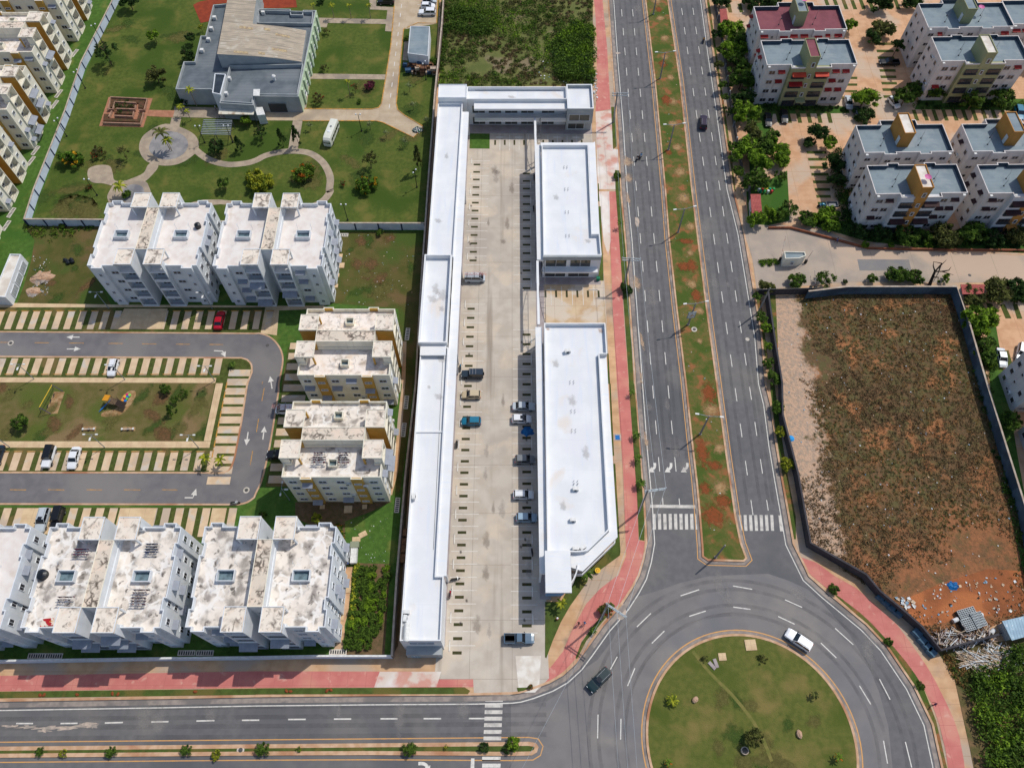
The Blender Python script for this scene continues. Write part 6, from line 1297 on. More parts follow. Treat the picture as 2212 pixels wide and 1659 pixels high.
# ---- motorcycle
def moto(p,ang,label,col='black',z=.0,raw=False,name='motorcycle'):
    X,Y=p if raw else W(*p,z=.6+z); root=empty(name,(X,Y,z),ang,label,'motorcycle')
    for x in (-.62,.66):
        b=MB(); n=14
        b.tube((0,-.06,0),(0,.06,0),.31,.31,14); wv=b.build('wheel',[M['tyre']],root,loc=(x,0,.31)); b=MB(); b.tube((0,-.07,0),(0,.07,0),.15,.15,8); b.build('rim',[M['rim']],wv)
    b=loft([[(x,-w_,z0),(x,-w_*1.1,(z0+z1)/2),(x,-w_*.6,z1),(x,w_*.6,z1),(x,w_*1.1,(z0+z1)/2),(x,w_,z0)] for x,w_,z0,z1 in ((-.75,.06,.62,.74),(-.4,.13,.42,.76),(0,.14,.3,.74),(.3,.16,.34,.92),(.48,.1,.5,.9))]); b.build('body',[VP[col]],root)
    b=loft([[(x,-w_,.74),(x,-w_,z1),(x,w_,z1),(x,w_,.74)] for x,w_,z1 in ((-.72,.1,.86),(-.35,.15,.86),(.12,.11,.82))]); b.build('seat',[M['black_trim']],root)
    b=MB(); b.tube((.46,-.34,1.02),(.46,.34,1.02),.025,.025,6); b.tube((.46,0,1.0),(.66,0,.31),.035,.03,6); b.build('handlebar',[M['rim']],root)
    b=MB(); b.ball((.56,0,.88),.09,.1,.1); b.build('headlight',[M['headlamp']],root)
    b=MB(); b.tube((-.75,-.16,.36),(0,-.16,.3),.05,.035,6); b.build('exhaust',[M['rim']],root)
    return root
# ---- people: one skinned surface from a posed skeleton
def person(x,y,z,ang,pose,cols,label,group=None):
    shirt,pants,hair=cols
    H={'stand':dict(hl=(0,.1,.5),hr=(0,-.1,.5)),}
    J={}
    step=.26 if pose=='walk' else .0
    sit=pose=='ride'
    hipz=.92 if not sit else .86
    pts=[(0,0,hipz),(0,0,hipz+.18),(0.02 if not sit else .06,0,hipz+.46),(.03 if not sit else .1,0,hipz+.58),(.05 if not sit else .14,0,hipz+.74)]
    rad=[.13,.12,.13,.055,.1]
    ed=[(0,1),(1,2),(2,3),(3,4)]
    def add(parent,chain):
        for p_,r_ in chain: pts.append(p_); rad.append(r_); ed.append((parent,len(pts)-1)); parent=len(pts)-1
    for s,st in ((1,step),(-1,-step)):
        if sit: add(0,[((.1,s*.11,hipz-.02),.1),((.42,s*.2,hipz-.06),.075),((.22,s*.2,.42),.055),((.2,s*.2,.34),.045),((.36,s*.2,.32),.04)])
        else: add(0,[((0,s*.1,hipz-.08),.1),((st*.5+.02,s*.1,.5),.07),((st-.03,s*.1,.1),.045),((st+.14,s*.1,.05),.04)])
        sh=2
        if sit: add(sh,[((.04,s*.19,hipz+.44),.06),((.2,s*.27,hipz+.22),.045),((.45,s*.3,hipz+.18),.035)])
        elif pose=='umbrella' and s==1: add(sh,[((.02,s*.19,hipz+.44),.06),((.12,s*.22,hipz+.2),.045),((.25,s*.14,hipz+.38),.035)])
        else: add(sh,[((.02,s*.19,hipz+.44),.06),((-st*.4,s*.25,hipz+.16),.045),((-st*.9+.04,s*.24,hipz-.1),.035)])
    me=bpy.data.meshes.new('person'); me.from_pydata([tuple(p) for p in pts],ed,[])
    o=bpy.data.objects.new('person_tmp',me); COL.objects.link(o)
    md=o.modifiers.new('s','SKIN'); 
    for i,r_ in enumerate(rad): me.skin_vertices[0].data[i].radius=(r_,r_*1.0)
    me.skin_vertices[0].data[0].use_root=True
    o.modifiers.new('u','SUBSURF').levels=1
    dg=bpy.context.evaluated_depsgraph_get(); ev=bpy.data.meshes.new_from_object(o.evaluated_get(dg)); bpy.data.objects.remove(o)
    ev.name='person'; ev.materials.clear()
    for m_ in (SK['skin'],SK[shirt],SK[pants],SK[hair]): ev.materials.append(m_)
    for f in ev.polygons:
        c=f.center; k=1
        if c.z>hipz+.80 or (c.z>hipz+.68 and c.x<.03): k=3
        elif c.z>hipz+.54: k=0
        elif c.z<hipz+.02 and (sit or abs(c.y)<.2): k=2
        if abs(c.y)>.2 and c.z<hipz+.34 and c.z>.45 and not (sit and c.z<hipz+.05): k=0
        if c.z<.09: k=3
        f.material_index=k; f.use_smooth=True
    ob=bpy.data.objects.new('person',ev); COL.objects.link(ob); ob.location=(x,y,z); ob.rotation_euler=(0,0,ang); tag(ob,label,'person',group)
    # face and hair
    hx=pts[4][0]; hb=MB(); hb.ball((hx-.015,0,pts[4][2]+.045),.115,.108,.115); hb.build('hair',[SK[hair]],ob)
    nb=MB(); nb.ball((hx+.115,0,pts[4][2]-.01),.022,.018,.028,n=6,k=4); 
    for s in (-1,1): nb.ball((hx+.0,s*.1,pts[4][2]-.0),.02,.014,.03,n=6,k=4)
    nb.build('face',[SK['skin']],ob)
    # hands: palm with five fingers
    for s in (1,-1):
        ch=[i for i in range(len(pts)) if pts[i][1]*s>.12 and rad[i]==.035]
        if not ch: continue
        p_=Vector(pts[ch[0]]); b=MB(); d=(p_-Vector(pts[ch[0]-1])).normalized(); y=Vector((0,1,0)); 
        b.tube(p_,p_+d*.09,.035,.04,6)
        for i,(o_,l_) in enumerate(((-.03,.07),(-.01,.085),(.01,.08),(.03,.065))): a_=p_+d*.085+y*o_; c_=a_+d*l_*.6; e_=c_+(d+Vector((.7,0,-.2))).normalized()*l_*.5; b.tube(a_,c_,.009,.008,5); b.tube(c_,e_,.008,.006,5)
        a_=p_+d*.03-y*.035*s; b.tube(a_,a_+(d-y*s*.9).normalized()*.06,.011,.008,5)
        b.build('hand',[SK['skin']],ob)
    return ob
SK={k:mat('cloth_'+k if k!='skin' else 'skin',v,None,rough=.8) for k,v in {'skin':(122,84,62),'black':(26,24,26),'white':(224,228,234),'blue':(54,96,176),'lightblue':(120,170,214),'navy':(30,36,60),'yellow':(216,150,30),'purple':(80,40,96),'dark':(44,40,46),'red':(170,40,44),'jeans':(60,76,110)}.items()}
# ---- lamps and poles
M['galv']=mat('galv',(158,168,174),(140,150,158),1,rough=.5,metal=.3); M['pole_concrete']=mat('pole_concrete',(150,146,140),(132,128,124),1.5); M['black_steel']=mat('black_steel',(30,32,36),None,rough=.5); M['globe']=mat('globe',(226,228,230),None,rough=.3)
def avenue_lamp(p,ang,label,group,h=8.0,arms=True,sign=False,name='street_lamp'):
    X,Y=W(*p,z=.15); t=empty(name,(X,Y,.12),ang,label,'street lamp',group)
    b=MB(); b.tube((0,0,0),(0,0,h),.2,.13,10); b.tube((0,0,0),(0,0,.12),.3,.3,10); b.build('pole',[M['pole_concrete'] if not arms or True else M['galv']],t)
    if arms:
        for s in (-1,1):
            b=MB(); b.tube((0,0,h-.15),(s*2.1,0,h+.25),.055,.045,6); b.build('arm',[M['galv']],t)
            b=MB(); b.box(s*2.3-.36,s*2.3+.36,-.15,.15,h+.18,h+.32); b.ball((s*2.4,0,h+.18),.22,.13,.07); b.build('lamp_head',[M['ac_white']],t)
    if sign:
        b=MB(); b.box(-1.0,.75,-.28,-.20,2.9,5.2,0); b.box(-.85,.6,-.30,-.281,3.05,5.05,1); b.add([(-.55,-.304,3.5),(.0,-.304,4.5),(.2,-.304,3.9),(-.1,-.304,3.5)],[[0,1,2,3]],2); b.add([(.1,-.305,3.6),(.4,-.305,4.1),(.5,-.305,3.6)],[[0,1,2]],2); b.build('sign_board',[M['galv'],M['ac_white'],M['tan_walk']],t)
    return t
def estate_lamp(p,ang,label):
    X,Y=W(*p,z=.15); h=6.0; t=empty('street_lamp',(X,Y,.12),ang,label,'street lamp','twin headed grey lamps of the western estate')
    b=MB(); b.tube((0,0,0),(0,0,h),.09,.06,8); b.build('pole',[M['galv']],t)
    for s in (-1,1):
        b=MB(); b.tube((0,0,h),(s*1.1,0,h+.1),.035,.035,5); b.build('arm',[M['galv']],t); b=MB(); b.box(s*1.2-.25,s*1.2+.25,-.13,.13,h+.02,h+.14); b.build('lamp_head',[M['ac_white']],t)
    b=MB(); b.box(-.22,.12,-1.15,-.45,h-.35,h-.3); b.tube((0,0,h-.5),(0,-.7,h-.35),.03,.03,4); b.build('solar_panel',[M['ac_white']],t)
    return t
def park_lamp(p,ang,label,h=5.2):
    X,Y=W(*p,z=.1); t=empty('park_lamp',(X,Y,.1),ang,label,'park lamp','black park lamps with white globes')
    b=MB(); b.tube((0,0,0),(0,0,h),.09,.07,8); b.tube((0,0,0),(0,0,.25),.22,.2,8); b.build('pole',[M['black_steel']],t)
    for s in (-1,1):
        b=MB(); b.tube((0,0,h-.1),(s*.5,0,h),.03,.03,5); b.build('arm',[M['black_steel']],t); b=MB(); b.ball((s*.55,0,h+.18),.2); b.build('globe',[M['globe']],t,shade=True)
    return t
def power_pole(p,ang,label,h,off=1.0):
    X,Y=W(*p,z=.15); t=empty('power_pole',(X,Y,.12),ang,label,'power pole','concrete power poles with crossarms')
    b=MB(); b.tube((0,0,0),(0,0,h),.24,.15,10); b.build('pole',[M['pole_concrete']],t)
    for z,w_ in ((h-.3,2.0),(h-1.0,1.9)):
        b=MB(); b.box(off-w_,off+w_,-.08,.08,z,z+.16); b.build('crossarm',[M['galv']],t)
        for i in range(4):
            b=MB(); x=off-w_+.1+i*(2*w_-.2)/3; b.tube((x,0,z+.16),(x,0,z+.42),.07,.05,6); b.build('insulator',[M['ac_white']],t)
    return t
def wall_run(name,pts,z0,h,th,mats,label,cat,cap=True,posts=None,postm=None,outside=None,group=None):
    o=pts[0]; t=empty(name,(o[0],o[1],z0),0,label,cat,group); q=[(x-o[0],y-o[1]) for x,y in pts]
    b=MB(); b.band(q,th,-.1,h,0); b.build('wall_face',mats,t)
    if cap: b=MB(); b.band(q,th+.12,h,h+.1,0); b.build('coping',[M['kerb_grey'] if cap is True else cap],t)
    if posts:
        for a,c in zip(q,q[1:]):
            a=Vector(a);c=Vector(c); n=max(1,int((c-a).length/posts)); an=math.atan2((c-a).y,(c-a).x)
            for i in range(n+1 if c==Vector(q[-1]) else n):
                pb=MB(); pb.box(-.14,.14,-th/2-.12,th/2+.12,-.05,h+.01); p_=a.lerp(c,i/n); pb.build('post',[postm],t,loc=(p_.x,p_.y,0),rz=an)
    return t
# ================================================================ placing everything
PI=math.pi
# ---- wheel stops
sb=MB(); sb.add([(-1,-.13,0),(1,-.13,0),(1,.13,0),(-1,.13,0),(-.95,-.07,.14),(.95,-.07,.14),(.95,.07,.14),(-.95,.07,.14)],[[0,1,5,4],[1,2,6,5],[2,3,7,6],[3,0,4,7],[4,5,6,7]]); sme=sb.mesh('wheel_stop',[M['paint_white']])
names={'w':('white wheel stop along the left shop wing','white wheel stops along the left shop wing'),'e':('white wheel stop along the right shop walkway','white wheel stops along the right shop walkway'),'c':('white wheel stop in the small parking court','white wheel stops of the small parking court'),'n':('white wheel stop before the north wing','white wheel stops before the north wing')}
_cn={}
for x,y,a,k,i in STOPS:
    _cn[k]=_cn.get(k,-1)+1; tag(put('wheel_stop',sme,None,(x,y,.137),a),f"{ORD[_cn[k]]} {names[k][0]}, counted from the {'top' if k in 'we' else 'left'}",'wheel stop',names[k][1])
yb=MB(); yb.add([(-.85,-.11,0),(.85,-.11,0),(.85,.11,0),(-.85,.11,0),(-.8,-.06,.13),(.8,-.06,.13),(.8,.06,.13),(-.8,.06,.13)],[[0,1,5,4],[1,2,6,5],[2,3,7,6],[3,0,4,7],[4,5,6,7]]); yme=yb.mesh('wheel_stop',[M['paint_orange']])
for k,x in enumerate([i*2.52-112.8 for i in range(25) if not (-85.5<i*2.52-112.8<-74)]): tag(put('wheel_stop',yme,None,(x,94.7,.16),0),f'{ORD[k]} yellow wheel stop before the upper white blocks, from the left','wheel stop','yellow wheel stops before the upper white blocks')
for i in range(18): tag(put('wheel_stop',yme,None,(-103.9+i*2.51,78.95,.16),0),f'{ORD[i]} yellow wheel stop on the upper edge of the playground green, from the left','wheel stop','yellow wheel stops on the upper edge of the playground green')
for i in range(18): tag(put('wheel_stop',yme,None,(-104.3+i*2.55,61.6,.16),0),f'{ORD[i]} yellow wheel stop on the lower edge of the playground green, from the left','wheel stop','yellow wheel stops on the lower edge of the playground green')
for i in range(8): tag(put('wheel_stop',yme,None,(-58.5,61.2+i*2.16,.16),R(90)),f'{ORD[i]} yellow wheel stop from below at the right hand end of the playground green','wheel stop','yellow wheel stops at the right end of the playground green')
# ---- vehicles
Z=.14
vehicle('jeep','parked_car','darkblue',(1,1,1868,1570),PI,'boxy dark off-roader with roof bars and spare wheel, parked beside the left shop wing','car',extras=('bars','spare'),z=Z,zh=.9)
vehicle('hatch','parked_car','beige',(1,2,1858,92),PI,'beige hatchback parked between the dark off-roader and the blue car','car',z=Z)
vehicle('hatch','parked_car','blue',(1,2,1858,320),PI,'bright blue hatchback in the left row of the shop parking lot','car',z=Z)
vehicle('van','parked_van','silver',(1,1,1890,738),0,'silver van with ladders on its roof rack in the left parking row','van',z=Z,zh=1,extras=('ladder',))
vehicle('sedan','parked_car','silver',(2,2,100,192),0,'silver sedan, topmost car of the right row of the shop parking lot','car',z=Z)
vehicle('hatch','parked_car','white',(2,2,82,300),0,'white hatchback just above the crumpled blue tarpaulin','car',z=Z,extras=('sunroof',))
vehicle('hatch','parked_car','grey',(2,2,112,650),0,'grey hatchback below the blue tarpaulin, half in the shade of the canopy','car',z=Z)
vehicle('hatch','parked_car','white',(2,2,98,955),0,'white crossover with red tail lamps, second from the bottom in the right row','car',z=Z,extras=('rails',))
vehicle('hatch','parked_car','lightblue',(2,2,125,1152),0,'pale blue hatchback, lowest small car of the right row','car',z=Z)
vehicle('pickup','parked_pickup','slate',(2,3,60,538),0,'bluish grey pickup truck on the pale slab at the parking lot mouth','pickup',z=Z,zh=.9,extras=('bed',))
vehicle('suv','driving_car','purple',(2,0,1655,1052),R(82),'dark SUV driving up the right carriageway of the avenue','car',zh=.9,extras=('rails',))
vehicle('suv','driving_car','green',(2,3,752,895),R(222),'long dark green SUV leaving the roundabout with a grey luggage roof','car',zh=.9,extras=('rails','sunroof'))
vehicle('suv','driving_car','white',(3,3,268,550),R(143),'white SUV circling the grass roundabout','car',zh=.9,extras=('rails',))
vehicle('sedan','parked_car','red',(0,1,1895,1105),R(90),'red sedan in the bays below the upper white blocks','car',z=.15)
vehicle('hatch','parked_car','white',(0,1,975,1515),R(-90),'white hatchback in the bays above the playground green','car',z=.15,extras=('rails',))
vehicle('jeep','parked_car','white',(0,2,415,625),R(-90),'white off-roader with black roof, below the playground green','car',roofc='black',z=.15,zh=.9)
vehicle('sedan','parked_car','white',(0,2,638,635),R(-90),'white sedan right of the black roofed off-roader','car',z=.15)
vehicle('sedan','parked_car','darkblue',(0,2,-25,620),R(-90),'dark teal car cut by the left edge of the photo','car',z=.15)
vehicle('suv','parked_car','silver',(0,2,362,1170),R(-90),'silver SUV parked behind the lower left white block','car',z=.15,zh=.9,extras=('rails','sunroof'))
vehicle('jeep','parked_car','black',(0,2,490,1160),R(-90),'black off-roader with spare wheel next to the silver SUV','car',z=.15,zh=.9,extras=('spare',))
vehicle('van','parked_van','white',(1,2,262,215),PI,'white van with red ladders in the shade of the cream block','van',z=.15,zh=1,extras=('ladder',))
vehicle('sedan','parked_car','black',(1,2,195,605),PI,'dark sedan half hidden by the corner of the cream block','car',z=.15)
vehicle('suv','parked_car','black',(1,0,1122,12),PI,'dark car at the top edge beside the park driveway','car',z=.13)
vehicle('hatch','parked_car','silver',(1,0,1498,8),0,'silver car at the very top of the park car bays','car',z=.13)
vehicle('hatch','parked_car','white',(1,0,1485,52),0,'white car in the middle of the three by the park driveway','car',z=.13)
vehicle('suv','parked_car','white',(1,0,1478,108),PI,'white and blue patrol SUV lowest of the three by the park driveway','car',z=.13)
vehicle('sedan','parked_car','black',(3,0,140,1005),R(-95),'black car in the bay before the olive fronted slab','car',z=.14)
vehicle('sedan','parked_car','black',(3,0,2,1035),R(-95),'black car left of the other before the olive fronted slab','car',z=.14)
vehicle('sedan','parked_car','silver',(3,0,698,885),R(-95),'pale car half under the big tree by the olive fronted slab','car',z=.14)
vehicle('hatch','parked_car','white',(3,0,1090,885),R(-70),'white car beside the leafy tree between the two estate drives','car',z=.14)
vehicle('pickup','parked_pickup','black',(3,0,1050,535),PI,'black pickup in the striped bays between the red awning slabs','pickup',z=.14,zh=.9,extras=('bed',))
vehicle('sedan','parked_car','darkblue',(3,0,775,975),R(-92),'dark blue car under the big round tree','car',z=.14)
vehicle('suv','parked_car','blue',(3,0,2172,980),R(-98),'glinting blue car in the bays near the right edge','car',z=.14)
vehicle('sedan','parked_car','silver',(3,1,2022,1430),R(-97),'silver sedan beyond the right wall of the vacant lot','car',z=.14)
vehicle('suv','parked_car','white',(3,1,2195,1388),R(-115),'white SUV at the right edge above the tilted slab','car',z=.14,zh=.9)
minibus((1,0,648,1150),R(-100),'cream minibus parked on the park lawn')
# three wheeler with load
t=empty('cargo_tricycle',(*W(3,1,500,118,.6),.14),0,'blue three wheeled cargo cart with a pale loading tray in the right estate','cart')
b=MB(); b.ring(rect(-.1,2.6,-.75,.75),.06,.6,1.1); b.box(-.1,2.6,-.75,.75,.55,.62); b.build('tray',[VP['grey']],t)
b=MB(); b.box(-1.5,-.2,-.3,.3,.45,.85); b.tube((-1.4,-.4,1.05),(-1.4,.4,1.05),.03,.03,6); b.ball((-.8,0,.95),.5,.35,.25); b.build('engine_body',[VP['blue']],t)
for x,y in ((-1.7,0),(1.6,.7),(1.6,-.7)): b=MB(); b.tube((0,-.06,0),(0,.06,0),.32,.32,12); b.build('wheel',[M['tyre']],t,loc=(x,y,.32))
# motorcycles and their riders
moto((2,0,1655,348),R(82),'motorcycle under the rider in the yellow top',z=0)
X,Y=W(2,0,1656,345,.8); person(X+.0,Y-.1,.0,R(82),'ride',('yellow','jeans','blue'),'motorcyclist in a yellow top and blue helmet riding up the avenue')
moto((2,0,1085,1365),R(-118),'motorcycle leading the pair on the left carriageway'); X,Y=W(2,0,1085,1363,.8); person(X,Y,0,R(-118),'ride',('dark','navy','white'),'rider in dark clothes on the lower of two motorcycles')
moto((2,0,1115,1345),R(-110),'motorcycle trailing the pair on the left carriageway'); X,Y=W(2,0,1115,1343,.8); person(X,Y,0,R(-110),'ride',('lightblue','navy','black'),'rider in a light blue shirt on the upper of two motorcycles')
moto((0,2,2028,1022),R(5),'white scooter standing by the kerb of the lower estate road','white',z=.11,name='scooter')
moto((1,3,1718,25),R(12),'black motorcycle parked against the end of the left shop wing',z=.14)
moto((1,3,1676,150),R(80),'motorcycle with red crate beside the left shop wing','red',z=.14)
moto((1,1,1765,1512),R(90),'dark scooter tucked against the wall above the off-roader','blue',z=.15,name='scooter')
moto((1,2,1735,510),R(90),'black motorcycle against the wall below the blue car',z=.15)
moto((2,0,190,1525),R(90),'motorcycle in the shade of the upper right walkway',z=.16)
moto((2,1,184,135),R(90),'dark motorcycle standing at the walkway of the block beside the small court',z=.16)
moto((2,2,172,1440),R(95),'covered motorcycle in the shaded bays near the corner block',z=.14)
# pedestrians
X,Y=W(2,3,575,410,1); person(X,Y,.13,R(40),'walk',('dark','dark','black'),'pedestrian in dark clothes, left of two on the red footpath')
X,Y=W(2,3,625,405,1); person(X,Y,.13,R(40),'walk',('lightblue','jeans','black'),'pedestrian in a light blue top, right of two on the red footpath')
X,Y=W(3,3,1440,1108,1); person(X,Y,.14,R(160),'walk',('purple','dark','black'),'person in purple striding across the curved red footpath')
X,Y=W(3,2,178,490,1); pu=person(X,Y,.11,R(-80),'umbrella',('dark','jeans','black'),'person walking under a blue umbrella beside the vacant lot wall')
t=empty('umbrella',(X+.18,Y+.05,.11),0,'open sky blue umbrella over the walker by the vacant lot wall','umbrella'); b=MB(); b.tube((0,0,1.2),(0,0,2.2),.015,.015,5); b.build('shaft',[M['rim']],t)
b=MB(); n=8
for i in range(n):
    a,c=6.2832*i/n,6.2832*(i+1)/n
    b.add([(0,0,2.2),(.4*math.cos(a),.4*math.sin(a),2.12),(.4*math.cos(c),.4*math.sin(c),2.12)],[[0,1,2]]); b.add([(.4*math.cos(a),.4*math.sin(a),2.12),(.68*math.cos(a),.68*math.sin(a),1.9),(.68*math.cos(c),.68*math.sin(c),1.9),(.4*math.cos(c),.4*math.sin(c),2.12)],[[0,1,2,3]])
b.build('canopy',[mat('umbrella_blue',(50,150,214),None)],t)
X,Y=W(3,1,598,420,1); person(X,Y,.12,R(120),'walk',('blue','navy','black'),'person in blue walking along the hedge of the gate road')
X,Y=W(1,2,795,1548,1); person(X,Y,.1,R(200),'stand',('blue','navy','black'),'person in blue standing beside the white cooler by the garden plot')
X,Y=W(0,0,1860,932,1); person(X,Y,.13,R(200),'stand',('white','navy','black'),'person in white and navy at the park building entrance')
# ---- poles and lamps
GL='twin armed street lamps of the avenue median'
for i,(p,a) in enumerate([((2,0,1220,125),5),((2,0,1278,680),5),((2,0,1350,1295),5),((2,1,1433,348),12),((2,1,1520,1145),8),((2,2,1625,430),-8)]):
    avenue_lamp(p,R(a),f'{ORD[i]} twin armed lamp from the top in the avenue median'+(' bearing a board' if i==4 else ''),GL,sign=(i==4))
avenue_lamp((2,2,1757,1495),0,'bare concrete pole without lamps on the tip of the avenue median',GL,h=7.4,arms=False)
avenue_lamp((2,1,2125,1040),R(10),'bare pole leaning beside the trees on the right kerb of the avenue',GL,h=9,arms=False)
for i,(p,a,h,o) in enumerate([((2,0,872,1060),0,9.3,.7),((2,1,970,800),-3,9.5,.3),((2,2,1095,1100),8,11.2,1.4),((2,3,765,378),-35,12,1.6)]): power_pole(p,R(a),['power pole beside the north shop wing','power pole standing in a dark bush beside the avenue','power pole before the zebra crossing','tall power pole at the bend of the red footpath'][i],h,o)
PP=[(*W(2,0,872,1060,0),9.4,.7,0),(*W(2,1,970,800,0),9.6,.3,-3),(*W(2,2,1095,1100,0),11.3,1.4,8),(*W(2,3,765,378,0),12.1,1.6,-35)]
def cable(a,c,sag,label,r_=.028):
    a=Vector(a);c=Vector(c);n=14; b=MB(); pts=[]
    for i in range(n+1):
        t_=i/n; p=a.lerp(c,t_); p.z-=sag*4*t_*(1-t_); pts.append(p)
    b.path(pts,r_,4); tag(b.build('power_cable',[M['galv']]),label,'power cable','overhead cables beside the avenue')
for i in range(4):
    for k in range(3):
        A=PP[i]; off=A[3]-1.7+k*1.7; an=R(A[4]); p=(A[0]+off*math.cos(an),A[1]+off*math.sin(an),A[2]+.4)
        if i<3:
            Bq=PP[i+1]; off2=Bq[3]-1.7+k*1.7; an2=R(Bq[4]); q_=(Bq[0]+off2*math.cos(an2),Bq[1]+off2*math.sin(an2),Bq[2]+.4)
        else: q_=(p[0]+.6,p[1]-52,p[2]-1)
        cable(p,q_,.8,f'{["left","middle","right"][k]} cable '+['between the two upper poles of the avenue','between the bush pole and the crossing pole','from the crossing pole to the footpath bend pole','running from the bend pole down over the roundabout road'][i])
cable((PP[3][0],PP[3][1],9.5),(PP[3][0]-26,PP[3][1]-44,8),.8,'low cable running down left across the bottom median from the bend pole')
for i,(p,a,l) in enumerate([((0,1,940,1005),0,'grey lamp by the walk below the upper white blocks, nearer the refuse store'),((0,1,1835,1010),0,'grey lamp by the walk below the upper white blocks, left of the red sedan'),((0,1,295,1615),0,'leftmost grey lamp on the upper side of the playground green'),((0,1,1080,1620),0,'grey lamp over the white hatchback above the playground green'),((0,1,1855,1630),0,'rightmost grey lamp on the upper side of the playground green'),((0,2,85,545),0,'leftmost grey lamp on the lower side of the playground green'),((0,2,905,547),0,'middle grey lamp on the lower side of the playground green'),((0,2,1718,552),0,'rightmost grey lamp on the lower side of the playground green'),((1,2,290,1000),R(90),'grey lamp at the foot of the lower cream block')]): estate_lamp(p,a,l)
for i,(p,a,l) in enumerate([((0,0,885,370),40,'park lamp rising over the scribbled part of the park wall'),((0,0,738,765),60,'park lamp beside the park wall level with the planter beds'),((0,0,578,1180),60,'park lamp beside the park wall left of the yellow flowering tree'),((0,1,840,30),0,'park lamp below the small round end of the park path'),((0,0,1770,1235),0,'park lamp left of the pergola'),((0,0,2010,1232),0,'park lamp at the right corner of the pergola'),((1,0,912,1135),0,'park lamp between the minibus and the driveway fork'),((1,0,1390,1620),60,'park lamp near the shop wall below the thin conifer'),((1,1,792,245),0,'park lamp at the back wall of the park'),((1,0,1468,692),60,'park lamp below the stacked crates')]): park_lamp(p,R(a),l)
# ---- walls and fences
M['park_wall']=mat('park_wall',(206,216,228),(190,202,216),.5); M['navy']=mat('navy_post',(34,50,84),None); M['block_wall']=mat('block_wall',(88,104,118),(74,90,104),.5,joint=(.8,0,.05,(60,74,86)),c3=(64,76,88),sc3=.3); M['dark_wall']=mat('dark_wall',(72,70,74),(60,58,62),.6); M['raw_wall']=mat('raw_wall',(150,134,124),(128,114,106),.6)
wall_run('park_wall',T(0,0,(1005,-60),(700,540),(560,960),(290,1640),z=2.2)+T(0,1,(208,238),z=2.2),.05,2.2,.2,[M['park_wall']],'white panelled wall with navy posts running down the left side of the park','wall',posts=4.3,postm=M['navy'])
wall_run('park_wall',T(0,1,(212,238),(865,243),z=2.2)+T(1,1,(650,272),(1455,274),z=2.2),.05,2.3,.2,[M['park_wall']],'white panelled wall with navy posts across the foot of the park','wall',posts=4.3,postm=M['navy'])
wall_run('boundary_wall',T(1,0,(1622,-60),(1605,200),(1578,480),(1545,800),z=2.5)+T(1,0,(1480,1659),z=2.5)+T(1,1,(1462,275),(1425,800),(1378,1655),z=2.5)+T(1,2,(1290,780),(1215,1659),z=2.5)+T(1,3,(1172,690),z=2.5),.05,2.5,.22,[M['raw_wall']],'long grey boundary wall between the shops and the estate','wall')
wall_run('boundary_wall',T(1,3,(1165,690),(500,690),z=2.2)+T(0,3,(2212,700),(1200,712),(0,732),(-300,738),z=2.2),.05,2.2,.2,[M['park_wall']],'low white topped wall behind the lower white blocks along the footpath','wall',cap=M['ac_white'])
wall_run('lot_wall',T(3,1,(350,858),(690,818),(1630,818),z=2.8)+T(3,1,(1740,1150),(1880,1640),z=2.6)+T(3,2,(2060,560),(2230,1100),z=2.6)+D((2255,1310),z=2.5),.12,2.7,.22,[M['block_wall']],'blue grey block wall along the top and right side of the vacant lot','wall')
wall_run('lot_wall',T(3,1,(5,860),(60,1250),(125,1640),z=2.6)+T(3,2,(130,260),(260,760),(370,1370),z=2.5)+T(3,2,(600,1500),(850,1640),z=2.5)+T(3,3,(970,130),(1190,310),z=2.4)+T(3,3,(1330,440),(1490,640),(1990,505),z=2.2),.12,2.3,.22,[M['dark_wall']],'dark stained wall between the avenue footpath and the vacant lot','wall',cap=M['dark_wall'])
t=empty('sliding_gate',(*W(3,1,180,860,1.4),.12),R(2),'dark metal lattice gate at the corner of the vacant lot','gate'); b=MB(); b.box(-6.8,6.8,-.05,.05,.1,.2); b.box(-6.8,6.8,-.05,.05,2.3,2.4); 
for i in range(18): b.box(-6.8+i*.8,-6.72+i*.8,-.04,.04,.2,2.3)
b.build('gate_frame',[M['dark_rail']],t); b=MB(); b.box(-6.75,6.75,-.015,.015,.2,2.3); b.build('gate_panel',[M['dark_wall']],t)
wall_run('terrace_wall',T(0,0,(-100,135),(470,132),(545,-20)),.05,1.1,.25,[M['cream_wall']],'low cream terrace wall at the top left corner','wall',cap=False)
wall_run('planted_fence',T(2,0,(1745,60),(1800,300),(1850,700),(1910,1100),(1980,1500),(2040,1659))+T(2,1,(2050,180)),.13,1.5,.1,[M['dark_rail']],'dark fence with pale stays between the avenue trees and the estate','fence',cap=False,posts=4.5,postm=M['galv'])
wall_run('hedge_wall',T(3,1,(0,320),(190,320),(500,400),(860,495),(1200,505),(2212,515)),.13,.6,.3,[mat('terracotta',(150,92,66),(120,76,56),1)],'low terracotta retaining wall along the hedge of the gate road','wall',cap=False)
wall_run('grey_curb_wall',T(3,3,(1480,650),(1995,500)),.13,1.0,.2,[M['dark_wall']],'short dark wall closing the scrap yard','wall',cap=False)
